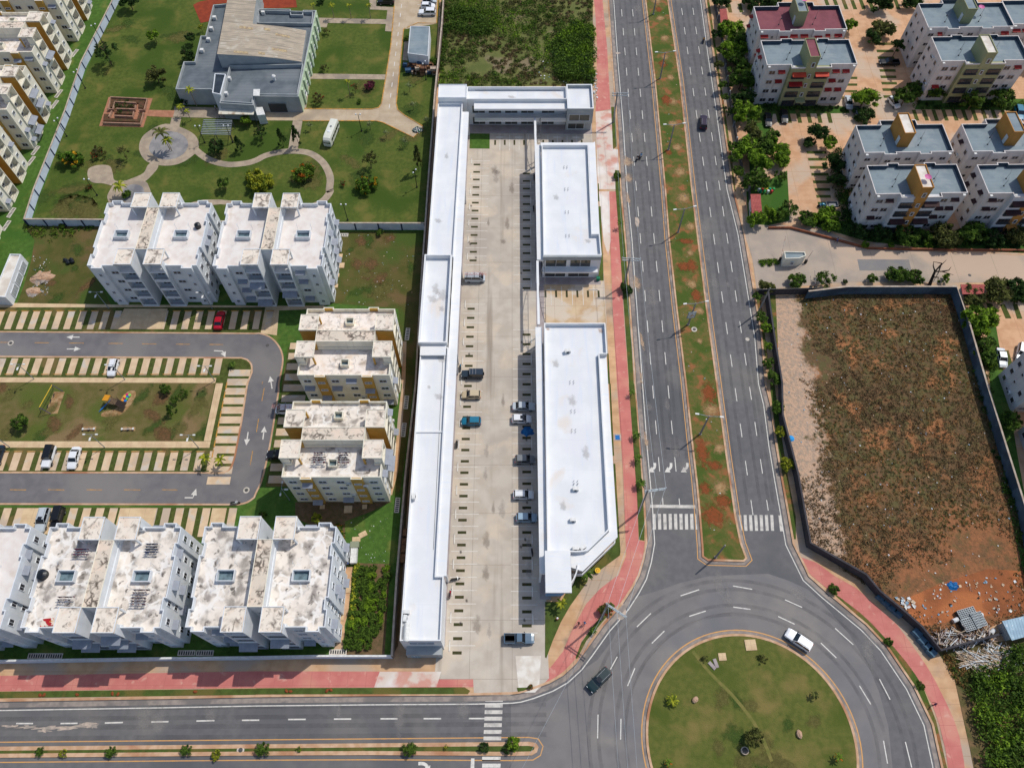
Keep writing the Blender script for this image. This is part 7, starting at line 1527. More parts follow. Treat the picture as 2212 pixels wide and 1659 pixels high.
# concrete boxes leaning along the dark wall
for k,(x,y) in enumerate([(985,180),(1035,225),(1085,272),(1132,312),(1292,492),(1342,558),(1385,610),(1418,655)]):
    X,Y=W(3,3,x,y,1.0); b=MB(); b.box(-.75,.75,-.6,.6,0,.95); b.box(-.68,.68,-.53,.53,.95,1.05); tag(b.build('meter_box',[M['tin_blue'] if False else mat('slate',(84,112,130),(72,98,116),2) if 'slate' not in bpy.data.materials else bpy.data.materials['slate']],loc=(X,Y,.12),rz=R(-43 if k<4 else -52)),f'{ORD[k%4]} slate blue box from the top in the '+('upper' if k<4 else 'lower')+' row against the dark wall','box','slate blue boxes against the dark wall')
# drain grates
gb2=MB(); gb2.box(-1.5,1.5,-.45,.45,0,.09,0)
for i in range(7): gb2.box(-1.32+i*.4,-1.08+i*.4,-.3,.3,.0,.1,1)
gme=gb2.mesh('grate',[M['pale_concrete'],M['fan_dark']])
for (c,r,x,y,a,l) in [(0,0,645,462,75,'beside the first cream block in the left edge lawn'),(0,0,507,812,75,'upper of two before the second cream block on the left'),(0,0,472,905,75,'lower of two before the second cream block on the left'),(0,0,307,1303,75,'upper of two near the third cream block on the left'),(0,0,268,1393,75,'lower of two near the third cream block on the left'),(0,1,98,180,78,'upper of two beside the park wall corner'),(0,1,55,292,78,'lower of two beside the park wall corner'),(1,1,740,373,0,'under the right end of the park back wall'),(1,1,1308,1228,88,'right of the upper cream block'),(1,2,1297,158,88,'right of the gap between the cream blocks'),(1,2,1275,395,88,'right of the lower cream block'),(1,2,1220,1045,88,'on the lawn below the lower cream block'),(0,3,318,690,0,'left of two in the shade behind the lowest left block'),(0,3,466,690,0,'right of two in the shade behind the lowest left block'),(0,3,1612,664,0,'left of two in the shade between the lower blocks'),(0,3,1770,664,0,'right of two in the shade between the lower blocks'),(1,3,708,656,0,'beside the crop plot at the bottom wall')]:
    X,Y=W(c,r,x,y,.1); tag(put('drain_grate',gme,None,(X,Y,.085),R(a)),'pale slotted drain grate '+l,'drain grate','pale slotted drain grates')
for (c,r,x,y,s,l) in [(1,1,720,553,.7,'upper'),(1,1,728,635,.9,'second'),(1,1,696,720,.6,'third'),(1,1,684,812,.6,'fourth')]:
    X,Y=W(c,r,x,y,.15); b=MB(); b.box(-s,s,-s*.8,s*.8,0,.12); b.ring(rect(-s,s,-s*.8,s*.8),.1,.12,.15); tag(b.build('inspection_cover',[M['estate_walk']],loc=(X,Y,.085)),f'{l} sandy inspection cover from the top beside the right hand upper white block','cover','sandy inspection covers beside the upper white block')
for (c,r,x,y,s,l) in [(1,2,572,1058,.45,'left sandy slab below the lower cream block'),(1,2,795,1080,.75,'large sandy slab below the lower cream block'),(1,2,938,1058,.45,'right sandy slab below the lower cream block'),(1,3,785,113,.7,'sandy cover on the walk beside the crop plot'),(1,3,733,360,.5,'small sandy cover near the lower end of the crop plot walk'),(2,3,2060,595,.95,'broken sandy slab with a hole on the roundabout lawn'),(2,3,1815,697,.65,'square sandy slab on the roundabout lawn')]:
    X,Y=W(c,r,x,y,.2); b=MB(); b.box(-s,s,-s*.95,s*.95,0,.14); b.box(-s*.8,s*.8,-s*.75,s*.75,.14,.16); tag(b.build('concrete_slab',[M['estate_walk']],loc=(X,Y,.09 if r<3 or c<2 else .17),rz=R(3)),l,'slab')
for k,(x,y,a) in enumerate([(1728,772,40),(1760,752,15)]):
    X,Y=W(2,3,x,y,.3); b=MB(); b.box(-.3,.3,-.75,.75,0,.12); b.box(-.25,.25,-.7,.7,.12,.16); tag(b.build('concrete_plank',[M['grey_walk']],loc=(X,Y,.18),rz=R(a)),['left','right'][k]+' grey plank leaning together on the roundabout lawn','plank')
def rock(c,r,x,y,s,l,m='pale_rubble'):
    X,Y=W(c,r,x,y,.3); q=np.random.default_rng(int(x)); b=MB(); b.ball((0,0,s*.4),s,s*.7,s*.55,n=9,k=6); b.v=[(a+q.normal()*s*.07,bb_+q.normal()*s*.07,cc_+q.normal()*s*.05) for a,bb_,cc_ in b.v]; tag(b.build('rock',[M[m]],loc=(X,Y,.12),rz=1.1*x),l,'rock')
rock(2,3,1580,1068,.65,'boulder on the left part of the roundabout lawn'); rock(3,3,270,1365,.7,'pale boulder on the right part of the roundabout lawn')
for k,(c,x,y) in enumerate([(0,345,1027),(0,378,1025),(0,665,1022),(0,970,1015),(0,1018,1019),(0,1685,997),(1,262,992),(1,297,995),(1,645,982),(1,612,990)]): rock(c,3,x,y,.35,f'{ORD[k]} reddish stone from the left on the grass verge of the bottom road','clay_patch')
# ---- playground
t=empty('swing_frame',(*W(0,2,425,130,1.2),.15),R(78),'yellow and purple swing frame on a sandy patch','swing'); b=MB(); b.tube((-2.6,0,2.4),(2.6,0,2.4),.07,.07,6); b.build('top_bar',[mat('yellow_bar',(222,184,60),None)],t)
for s in (-1,1):
    b=MB(); b.tube((s*2.6,0,2.4),(s*2.6,1.1,0),.05,.05,6); b.tube((s*2.6,0,2.4),(s*2.6,-1.1,0),.05,.05,6); b.build('leg',[mat('purple_bar',(78,60,120),None)],t)
for x in (-1.3,0,1.3): b=MB(); b.tube((x-.2,0,2.4),(x-.2,0,.5),.015,.015,4); b.tube((x+.2,0,2.4),(x+.2,0,.5),.015,.015,4); b.box(x-.25,x+.25,-.1,.1,.45,.5); b.build('seat',[M['black_trim']],t)
b=MB(); b.prism(T(0,2,(470,68),(562,70),(500,258),(390,262)),.1,.154); b.prism(smooth(T(0,2,(880,280),(900,240),(1000,215),(1060,110),(1120,62),(1175,70),(1160,140),(1080,240),(990,285)),3),.1,.1545); b.prism(T(0,2,(725,370),(835,368),(830,410),(722,410)),.1,.155); b.prism(T(0,2,(1065,372),(1172,372),(1170,408),(1068,408)),.1,.1555); struct('sand_patch',b,M['dry_patch'])
t=empty('climbing_frame',(*W(0,2,990,160,.8),.15),R(-15),'wooden climbing frame with orange roof and blue slide','play tower'); b=MB(); b.box(-.7,.7,-.7,.7,1.2,1.3)
b.build('deck',[M['bark']],t)
for x in (-.7,.7):
    for y in (-.7,.7): b=MB(); b.tube((x,y,0),(x,y,2.2),.06,.06,6); b.build('post',[M['bark']],t)
b=MB(); b.add([(-1.9,-.6,1.9),(-.5,-.6,2.3),(-.5,.7,2.3),(-1.9,.7,1.9)],[[0,1,2,3]]); b.add([(-1.9,-.6,1.8),(-.5,-.6,2.2),(-.5,.7,2.2),(-1.9,.7,1.8)],[[3,2,1,0]]); b.build('roof_panel',[M['awning_orange'] if False else mat('orange_panel',(220,150,40),None)],t)
b=MB(); 
for y0,y1,zz in ((-.35,.35,0),(-.4,-.35,.18),(.35,.4,.18)): b.add([(-.7,y0,1.3+zz),(-.7,y1,1.3+zz),(-1.9,y1-1.5,.35+zz),(-1.9,y0-1.5,.35+zz),(-2.3,y1-2.3,.2+zz),(-2.3,y0-2.3,.2+zz)],[[0,1,2,3],[3,2,4,5]])
b.build('slide',[mat('slide_blue',(30,120,196),None)],t)
b=MB(); b.add([(.7,-.6,1.25),(2.6,-.9,1.0),(2.6,.5,1.0),(.7,.6,1.25)],[[0,1,2,3]]); b.add([(.7,-.6,1.2),(2.6,-.9,.95),(2.6,.5,.95),(.7,.6,1.2)],[[3,2,1,0]]); b.build('net_bridge',[M['dead_bark']],t)
for k,(x,y,cc_) in enumerate([(1062,142,(226,150,50)),(1078,130,(190,40,80)),(1083,142,(40,120,200)),(1095,128,(90,180,70)),(1080,108,(226,170,60)),(1100,95,(200,40,110)),(1120,97,(130,200,90)),(1103,108,(50,110,190))]):
    X,Y=W(0,2,x,y,.3); b=MB(); b.tube((0,0,0),(0,0,.28),.28,.34,10); b.tube((0,0,.28),(0,0,.32),.34,.26,10); tag(b.build('stepping_stool',[mat(f'stool_{k}',cc_,None)],loc=(X,Y,.155)),['orange','crimson','blue','green','amber','magenta','lime','deep blue'][k]+' round stepping stool beside the climbing frame','stool')
for k,(x,y) in enumerate([(768,390),(1105,390)]):
    t=empty('seesaw',(*W(0,2,x,y,.4),.15),R(2),['left','right'][k]+' pale seesaw on its sandy patch below the swing','seesaw'); b=MB(); b.box(-1.3,1.3,-.12,.12,.4,.47); b.build('plank',[M['kerb_grey']],t); b=MB(); b.box(-.15,.15,-.25,.25,0,.45); b.build('stand',[M['dark_rail']],t)
    for s in (-1,1): b=MB(); b.box(s*1.1-.15,s*1.1+.15,-.22,.22,.47,.53); b.build('seat',[M['ac_white']],t)
# ---- odds and ends
def blob(name,p,s,h,m,label,cat,seed=1,z=.14,n=18):
    X,Y=W(*p,z=z); q=random.Random(seed); b=MB(); rings=[]
    for k,(f,zz) in enumerate(((1,0),(.8,.6),(.45,.95),(.12,1))): rings.append([(s*f*(1+q.uniform(-.28,.28))*math.cos(6.28*i/n),s*.8*f*(1+q.uniform(-.28,.28))*math.sin(6.28*i/n),h*zz*(1+q.uniform(-.3,.1))) for i in range(n)])
    v=sum(rings,[]); f=[[k*n+i,k*n+(i+1)%n,(k+1)*n+(i+1)%n,(k+1)*n+i] for k in range(3) for i in range(n)]+[[3*n+i for i in range(n)]]
    b.add(v,f); return tag(b.build(name,[m],loc=(X,Y,z)),label,cat)
M['tarp_blue']=mat('tarp_blue',(24,110,170),(16,84,140),2,rough=.4)
blob('tarpaulin',(2,2,132,408),1.25,.35,M['tarp_blue'],'crumpled blue tarpaulin lying in a shaded parking bay','tarpaulin',3)
blob('tarpaulin',(3,3,1600,85),1.0,.35,M['tarp_blue'],'blue tarpaulin on a pale sand heap in the vacant lot','tarpaulin',4)
blob('sand_heap',(0,1,370,740),2.3,.7,M['pale_rubble'],'pinkish rubble heap in the dry back yard by the refuse store','heap',5,.09)
blob('sand_heap',(0,1,290,860),1.6,.5,M['pale_rubble'],'smaller rubble heap below the pinkish one in the dry back yard','heap',6,.09)
for k,(dx,dy) in enumerate(((0,0),(.8,.4),(-.6,.3),(.3,-.5),(1.2,-.2))):
    X,Y=W(0,1,585,600,.3); b=MB(); b.ball((0,0,.4),.5,.42,.45,n=9,k=6); b.ball((0,0,.88),.12,.12,.12,n=6,k=4); tag(b.build('rubbish_bag',[M['tank_black']],loc=(X+dx,Y+dy,.07)),['middle','upper right','left','lower','rightmost'][k]+' black rubbish bag in the pile on the dry back yard','rubbish bag','black rubbish bags piled in the dry back yard')
blob('rubbish_heap',(1,0,1395,1130),1.3,.8,mat('rubbish',(60,70,84),(210,210,206),3,wv=(.5,.55),c3=(40,120,60),sc3=2,w3=(.58,.6)),'mixed rubbish heap at the blunt end of the park driveway','rubbish',9,.12)
t=empty('crate_stack',(*W(1,0,1420,580,1),.1),0,'jumbled stack of brown crates and pallets behind the utility building','crates')
q=random.Random(5)
for i in range(34):
    x,y=q.uniform(-4.6,4.4),q.uniform(-2.0,1.4); z0=q.choice((0,0,.7,1.3)); s=q.uniform(.45,.8); b=MB(); b.box(-s,s,-s*.75,s*.75,0,.6); b.ring(rect(-s,s,-s*.75,s*.75),.07,.6,.72); c_=q.choice(((150,104,74),(176,130,92),(120,84,64),(196,176,156),(60,90,120)))
    key='crate%d%d%d'%c_; m_=_mm.setdefault(key,mat(key,c_,tuple(int(v*.8) for v in c_),3)); b.build('crate',[m_],t,loc=(x,y,z0),rz=q.uniform(-.2,.2))
t=empty('market_cart',(*W(1,2,848,1460,.8),.1),R(92),'long white cooler box with a grey hatch lid beside the vegetable plot','cooler'); b=MB(); b.box(-1.9,.9,-.6,.6,.2,1.0); b.ring(rect(-1.9,.9,-.6,.6),.08,1.0,1.12); b.build('cooler_body',[M['ac_white']],t); b=MB(); b.box(1.0,2.2,-.75,.75,.1,.9); b.box(1.05,2.15,-.8,.8,.9,.98); b.build('hatch',[mat('olive_lid',(140,146,124),None)],t)
for k,(x,y,a) in enumerate([(865,1340,5),(922,1297,30)]):
    X,Y=W(1,2,x,y,.2); b=MB(); b.box(-.75,.75,-.5,.5,0,.1); b.box(-.7,.7,-.45,.45,.1,.13); tag(b.build('concrete_slab',[M['estate_walk']],loc=(X,Y,.09),rz=R(a)),['sandy slab lying above the cooler box','sandy slab lying askew on the bright lawn'][k],'slab')
# bins and street bits
X,Y=W(2,1,742,752,.5); t=empty('service_box',(X,Y,.17),0,'green service box on the grass strip by the small court','service box'); b=MB(); b.box(-.35,.35,-.3,.3,0,.8); b.box(-.38,.38,-.33,.33,.8,.86); b.build('casing',[mat('green_box',(40,120,90),None)],t)
X,Y=W(2,3,390,368,.5); t=empty('fire_hydrant',(X,Y,.17),0,'orange hydrant with white cap on the corner lawn','hydrant'); b=MB(); b.tube((0,0,0),(0,0,.7),.2,.18,10); b.tube((-.3,0,.45),(.3,0,.45),.1,.1,8); b.build('body',[M['awning_orange']],t); b=MB(); b.ball((0,0,.75),.2,.2,.14); b.build('cap',[M['ac_white']],t)
X,Y=W(2,2,738,1610,.5); t=empty('road_sign',(X,Y,.17),0,'small round yellow disc sign by the corner footpath','sign'); b=MB(); b.tube((0,0,0),(0,0,.5),.04,.04,6); b.build('post',[M['rim']],t); b=MB(); b.tube((0,0,.5),(0,0,.56),.5,.5,18); b.build('disc',[mat('yellow_disc',(240,200,60),None)],t); b=MB(); b.ring([(.3*math.cos(6.28*i/12),.3*math.sin(6.28*i/12)) for i in range(12)],.08,.56,.575); b.build('ring_mark',[M['awning_orange']],t)
X,Y=W(2,2,910,460,.15); b=MB(); b.box(-.75,.75,-.75,.75,0,.03,1); b.box(-.45,.45,-.5,.5,.03,.05,0); tag(b.build('access_plate',[mat('plate_blue',(40,110,180),None),M['kerb_grey']],loc=(X,Y,.128)),'blue plate set in a pale square on the red footpath','plate')
for k,(x,y) in enumerate(((1385,652),)):
    X,Y=W(1,3,x,y,.8); t=empty('generator_box',(X,Y,.14),0,'teal grey machine box in the shade behind the left shop wing','machine'); b=MB(); b.box(-.75,.75,-.9,.9,0,1.6); b.ring(rect(-.75,.75,-.9,.9),.1,1.6,1.7); b.build('casing',[M['tin_blue']],t)
for k,(x,y,s) in enumerate([(1288,1285,.7),(1278,1368,.7),(1268,1420,.8),(1268,1505,.8)]):
    X,Y=W(1,2,x,y,.5); b=MB(); b.box(-s*.55,s*.55,-s,s,0,.8); b.ring(rect(-s*.55,s*.55,-s,s),.08,.8,.9); tag(b.build('storage_crate',[_mm.get('crate17613092') or M['bay_concrete']],loc=(X,Y,.12)),f'{ORD[k]} brown crate from the top in the alley behind the left shop wing','crate','brown crates in the shop alley')
# stone ring at the roundabout tree
X,Y=W(2,3,2008,1508,.3); b=MB(); b.ring([(.62*math.cos(6.28*i/16),.62*math.sin(6.28*i/16)) for i in range(16)],.12,0,.45); b.prism([(.5*math.cos(6.28*i/16),.5*math.sin(6.28*i/16)) for i in range(16)],0,.3,1); tag(b.build('stone_ring',[M['kerb_grey'],M['tank_black']],loc=(X,Y,.16)),'grey stone ring left of the tree on the roundabout','planter ring')
# boom gates at the guard booth
for k,(x,y,x2,y2) in enumerate([(105,585,140,405),(325,605,375,535),(405,830,385,710),(365,830,350,750)]):
    a_=Vector((*W(3,1,x,y,.5),1.0)); c_=Vector((*W(3,1,x2,y2,3.2),4.4)); t=empty('barrier',(a_.x,a_.y,.12),0,['raised barrier left of the guard booth','raised barrier right of the guard booth','right raised barrier below the guard booth','left raised barrier below the guard booth'][k],'barrier'); b=MB(); b.box(-.25,.25,-.2,.2,0,1.1); b.build('housing',[M['black_trim']],t); b=MB(); b.tube((0,0,1),(c_.x-a_.x,c_.y-a_.y,4.4),.05,.04,6); b.build('boom',[mat('boom',(150,70,60),(220,216,206),2) if 'boom' not in bpy.data.materials else bpy.data.materials['boom']],t)
# coloured bins on the estate lawn
for k in range(9):
    X,Y=W(3,0,-80+16*k,1640+ (18 if k%2 else 0),.6); b=MB(); b.tube((0,0,0),(0,0,.85),.26,.3,10); b.tube((0,0,.85),(0,0,.95),.32,.22,10); cc_=((220,224,226),(30,140,110),(190,60,60),(60,160,90),(200,180,60))[k%5]; tag(b.build('litter_bin',[_mm.setdefault('bin%d'%(k%5),mat('bin%d'%(k%5),cc_,None))],loc=(X,Y,.14)),f'{ORD[k]} bin from the left in the coloured row on the estate lawn','bin','coloured bins on the estate lawn')
# ---- scrap yard
q=random.Random(3)
def sticks(name,pts,n,ln,th,ms,label,z0=.15,spread=0.35,ang=0,kind='stuff',hz=.8):
    b=MB(); P=[Vector(p) for p in pts]; mn=Vector((min(p.x for p in P),min(p.y for p in P))); mx=Vector((max(p.x for p in P),max(p.y for p in P)))
    for i in range(n):
        x,y=q.uniform(mn.x,mx.x),q.uniform(mn.y,mx.y); a=ang+q.gauss(0,spread); l=q.uniform(*ln)/2; z=z0+q.random()*hz; dz=q.uniform(-.15,.15); w_=q.uniform(*th)
        b.tube((x-l*math.cos(a),y-l*math.sin(a),z+dz),(x+l*math.cos(a),y+l*math.sin(a),z-dz),w_,w_,4,q.randrange(len(ms)))
    o=b.build(name,ms); o['kind']=kind; o['label']=label; return o
M['timber']=mat('timber',(206,186,160),(176,150,124),2); M['pale_scrap']=mat('pale_scrap',(222,222,220),(180,186,190),2)
sticks('scrap_timber',T(3,3,(1410,470),(1900,470),(1880,600),(1480,610)),170,(.6,3.2),(.03,.11),[M['timber'],M['pale_scrap'],M['grey_walk'],M['dead_bark']],'pale timber and scrap packed inside the walled scrap yard',spread=.9,hz=1.1)
sticks('scrap_timber',T(3,3,(1640,660),(2060,660),(2000,800),(1680,800)),160,(1.2,4.5),(.03,.08),[M['timber'],M['pale_scrap'],M['timber']],'heap of thin pale laths fanned out below the scrap yard wall',spread=.4,ang=R(-14),hz=.6)
sticks('scrap_timber',T(3,3,(1980,600),(2200,600),(2200,760),(1980,760)),60,(.5,2.4),(.03,.12),[M['pale_scrap'],M['timber'],M['tin_blue']],'loose scrap scattered below the tin shack',spread=1.2,hz=.5)
X,Y=W(3,3,1760,410,1.4); t=empty('wire_rack',(X,Y,.15),R(15),'stack of grey wire crates beside the scrap yard','crates')
for k,(dx,dy,sx,sy,h) in enumerate(((0,0,1.5,1.0,1.0),(1.6,.3,1.0,1.2,1.2),(.4,1.7,1.6,.9,.9))):
    b=MB(); b.box(dx-sx,dx+sx,dy-sy,dy+sy,0,h,1); 
    for i in range(9): b.box(dx-sx+i*sx/4-.03,dx-sx+i*sx/4+.03,dy-sy,dy+sy,h,h+.06,0)
    for i in range(7): b.box(dx-sx,dx+sx,dy-sy+i*sy/3-.03,dy-sy+i*sy/3+.03,h+.061,h+.1,0)
    b.build('wire_crate',[M['galv'],M['fan_dark']],t)
for k,(x,y,a) in enumerate([(1620,380,20),(1690,355,80),(1940,478,40),(1830,335,0),(1855,510,70)]):
    X,Y=W(3,3,x,y,.6); b=MB(); b.tube((-.5,0,.4),(.5,0,.4),.38,.38,12); b.tube((-.52,0,.4),(.52,0,.4),.3,.3,12,1); tag(b.build('plastic_drum',[M['pale_scrap'],M['timber']],loc=(X,Y,.15),rz=R(a)),['white drum lying left of the wire crates','upright looking drum above the wire crates','white drum at the right end of the scrap yard','pale drum at the top right of the wire crates','pale drum inside the scrap yard near its right end'][k],'drum')
# litter
def litter(n,poly,seed,cols,smin,smax,z,label):
    q=random.Random(seed); P=ccw(poly); xs=[p[0] for p in P]; ys=[p[1] for p in P]; b=MB()
    def inside(x,y):
        r_=False;j=len(P)-1
        for i in range(len(P)):
            if (P[i][1]>y)!=(P[j][1]>y) and x<(P[j][0]-P[i][0])*(y-P[i][1])/(P[j][1]-P[i][1])+P[i][0]: r_=not r_
            j=i
        return r_
    while n:
        x,y=q.uniform(min(xs),max(xs)),q.uniform(min(ys),max(ys))
        if not inside(x,y): continue
        n-=1; s=q.uniform(smin,smax); a=q.uniform(0,6.28); u=Vector((math.cos(a),math.sin(a)))*s; v=Vector((-u.y,u.x))*q.uniform(.4,1); h=q.uniform(.05,.2)
        b.add([(x-u.x,y-u.y,z),(x+v.x,y+v.y,z+h),(x+u.x,y+u.y,z),(x-v.x,y-v.y,z+h*.6)],[[0,3,2,1]],q.randrange(len(cols)))
    o=b.build('litter',cols); o['kind']='stuff'; o['label']=label
LC=[M['pale_scrap'],M['ac_white'],M['timber'],M['bay_concrete'],M['white_wall'],M['tin_blue']]
litter(330,vac,1,LC,.05,.22,.2,'litter strewn over the vacant lot'); litter(100,T(3,3,(1190,310),(1500,60),(2212,-40),(2260,330),(2000,350),(1450,420)),2,LC+[M['grey_walk'],M['timber'],M['dead_bark']],.08,.36,.22,'litter on the red soil')
litter(90,T(2,0,(240,500),(640,500),(700,730),(150,730)),3,LC,.06,.25,.3,'litter at the back of the north wing'); litter(60,T(2,0,(700,620),(730,620),(735,880),(705,880)),4,LC,.1,.4,.25,'rubbish along the corner of the north wing')
litter(80,T(1,1,(700,370),(1400,370),(1370,1000),(680,960)),5,LC,.04,.16,.12,'crumbs on the yard beside the upper white block'); litter(70,T(0,1,(290,560),(440,580),(420,900),(280,900)),6,LC,.05,.2,.12,'rubble crumbs in the dry back yard'); litter(120,T(3,3,(1600,600),(2212,600),(2212,900),(1750,880)),7,LC,.08,.35,.25,'scraps below the scrap yard'); litter(50,MED,8,LC,.05,.18,.16,'scraps in the avenue median'); litter(50,T(1,2,(780,1150),(1150,1150),(1130,1540),(900,1540)),9,LC,.04,.14,.12,'crumbs on the bright lawn')
litter(26,T(3,3,(1080,180),(1250,180),(1260,270),(1190,280)),10,LC,.15,.5,.3,'rubbish tipped inside the dark wall')
LM['brush']=leafm('leaf_brush',(126,108,76),(104,92,64)); LM['umber']=leafm('leaf_umber',(118,92,66),(96,80,58)); LM['weed']=leafm('leaf_weed',(110,108,66),(90,92,56))
def inpoly(P,X,Y):
    r_=np.zeros(len(X),bool); j=len(P)-1
    for i in range(len(P)):
        c=((P[i][1]>Y)!=(P[j][1]>Y))&(X<(P[j][0]-P[i][0])*(Y-P[i][1])/(P[j][1]-P[i][1]+1e-12)+P[i][0]); r_^=c; j=i
    return r_
def thicket(name,poly,nt,rr,hh,leaf,mats,label,seed,per=16,flat=.2,clear=None,z0=.12):
    q=np.random.default_rng(seed); P=ccw(poly); P=np.array(P); lo,hi=P.min(0),P.max(0); C=[]
    X=q.uniform(lo[0],hi[0],nt*4);Y=q.uniform(lo[1],hi[1],nt*4); ok=inpoly(P,X,Y)
    if clear is not None:
        for cx,cy,rx,ry in clear: ok&=((X-cx)/rx)**2+((Y-cy)/ry)**2>q.uniform(.6,1.3,len(X))
    X=X[ok][:nt];Y=Y[ok][:nt]
    ph=q.uniform(0,6.28,6)
    F=.5+.25*(np.sin(X*.31+ph[0])*np.cos(Y*.27+ph[1])+np.sin(X*.13+Y*.17+ph[2])+.6*np.sin(X*.7+ph[3])*np.sin(Y*.66+ph[4]))
    F=np.clip(F,.08,1.2); rad=rr[0]+(rr[1]-rr[0])*F*q.uniform(.6,1.3,len(X)); H=hh[0]+(hh[1]-hh[0])*F
    out=[];mi=[]
    for i in range(len(X)):
        e=q.normal(size=(per,3)); e/=np.linalg.norm(e,axis=1)[:,None]; e[:,2]=np.abs(e[:,2])*.9-.1
        c=e*rad[i]*(q.random((per,1))**.35); c[:,2]=c[:,2]*H[i]/rad[i]*.8+.25*H[i]; c[:,0]+=X[i]; c[:,1]+=Y[i]; c[:,2]=np.maximum(c[:,2],.04)+z0; out.append(c); mi+= [int(min(len(mats)-1,max(0,(F[i]+q.normal()*.18)*len(mats)))) ]*per
    V=leafquads(np.concatenate(out),leaf,q,flat); me=npmesh(name,V,mats); me.polygons.foreach_set('material_index',mi); o=put(name,me); o['kind']='stuff'; o['label']=label; return o
J=D((957,-120),(1279,-120),(1279,0),(1282,187),(950,189))
cl=[(*W(1,0,1950,590),4,3),(*W(1,0,2080,480),2,2),(*W(2,0,260,400),1.2,5),(*W(2,0,290,670),2,1.4)]
thicket('scrub',J,2300,(.5,1.3),(.25,1.3),.32,[LM['brush'],LM['olive'],LM['weed'],LM['mid'],LM['mid'],LM['bright']],'rough scrub filling the plot behind the north shop wing',1,per=26,clear=cl)
thicket('scrub',T(2,0,(330,380),(560,230),(690,250),(700,560),(690,720),(420,700)),260,(1.0,2.2),(1.2,3.2),.36,[LM['mid'],LM['bright'],LM['dark'],LM['mid']],'taller bushes at the avenue corner of the rough plot',2,per=60)
thicket('scrub',T(1,0,(1620,60),(1900,120),(2100,280),(1900,330),(1640,280)),90,(1.0,1.8),(1.0,2.4),.36,[LM['dark'],LM['mid'],LM['mid']],'denser green bushes in the upper rough plot',3,per=60)
thicket('undergrowth',D((2095,1470),(2140,1440),(2212,1390),(2420,1400),(2450,1760),(2140,1760),(2110,1600)),520,(1.0,2.0),(1.0,3.2),.38,[LM['dark'],LM['mid'],LM['mid'],LM['mid'],LM['bright']],'dense green thicket in the lower right corner',4,per=70)
thicket('dry_brush',vac,9000,(.25,.6),(.06,.3),.2,[LM['weed'],LM['dry'],LM['brush'],LM['brush'],LM['umber']],'low dry brush over the vacant lot',5,per=9,clear=[(*W(3,1,130,1150),5.5,15),(*W(3,1,420,1500),4,4),(*W(3,2,260,330),3.5,13),(*W(3,3,1600,150),12,6),(*W(3,2,1850,1450),7,5)],flat=.4)
thicket('dry_brush',D((2030,1415),(2150,1410),(2230,1420),(2130,1480),(2085,1500),(2050,1450)),160,(.3,.8),(.2,.6),.28,[LM['olive'],LM['dry'],LM['mid']],'weeds around the scrap heaps',6,per=14)
thicket('hedge',D((1745,468),(1830,470),(1960,497),(2220,510),(2400,520),(2400,548),(2212,545),(1990,533),(1870,518),(1790,495),(1720,482)),300,(.5,1.1),(.5,1.6),.3,[LM['dark'],LM['dark'],LM['mid'],LM['dark']],'dark hedge along the foot of the brown awning slabs',7,per=36)
thicket('hedge',D((1632,226),(1830,232),(1832,243),(1636,240)),90,(.4,.8),(.5,1.1),.28,[LM['dark'],LM['dark'],LM['mid']],'clipped hedge below the olive fronted slab',8,per=30)
thicket('hedge',D((1975,222),(2230,226),(2230,240),(1970,236)),100,(.5,1.0),(.6,1.4),.28,[LM['dark'],LM['dark'],LM['mid']],'dark hedge below the top right slab',9,per=30)
thicket('hedge',D((1790,330),(1815,326),(1845,470),(1815,476)),90,(.6,1.2),(1,2.4),.3,[LM['dark'],LM['dark'],LM['mid']],'dark shrubs along the side of the brown awning slabs',10,per=40)
thicket('hedge',D((1640,565),(1680,562),(1682,572),(1645,575)),30,(.4,.7),(.5,.9),.26,[LM['mid'],LM['bright']],'hedge island left of the guard booth',11,per=26)
thicket('weeds',T(0,1,(215,305),(830,305),(700,380),(420,430),(330,380),(230,350)),60,(.5,1.1),(.3,.9),.26,[LM['mid'],LM['bright'],LM['olive']],'weeds growing below the park wall',12,per=20)
thicket('weeds',T(3,1,(1790,1240),(1960,1300),(2000,1450),(1900,1560),(1830,1400)),60,(.7,1.3),(.8,2),.3,[LM['mid'],LM['dark'],LM['bright']],'bushes behind the right wall of the vacant lot',13,per=40)
thicket('weeds',D((2085,650),(2125,720),(2140,860),(2200,1100),(2240,1280),(2225,1290),(2180,1100),(2110,860)),110,(.4,.9),(.4,1.2),.28,[LM['dark'],LM['mid'],LM['dark']],'dark growth between the lot wall and the right estate',14,per=26)
thicket('weeds',T(1,0,(1630,230),(1655,240),(1620,640),(1600,640)),40,(.6,1.0),(1,2),.3,[LM['mid'],LM['dark']],'creeper along the boundary wall',15,per=30)
thicket('flower_bed',T(1,2,(620,1215),(760,1215),(760,1330),(700,1340),(620,1280)),46,(.35,.6),(.3,.7),.2,[LM['flower'],LM['orange'],LM['olive']],'orange flowering bed at the foot of the garden',16,per=22)
thicket('planter_plants',T(0,0,(1000,890),(1150,880),(1140,990),(1000,1000)),20,(.4,.7),(.5,1.0),.2,[LM['dark'],LM['mid']],'green plants in the terraced planter',17,per=30,z0=.4)
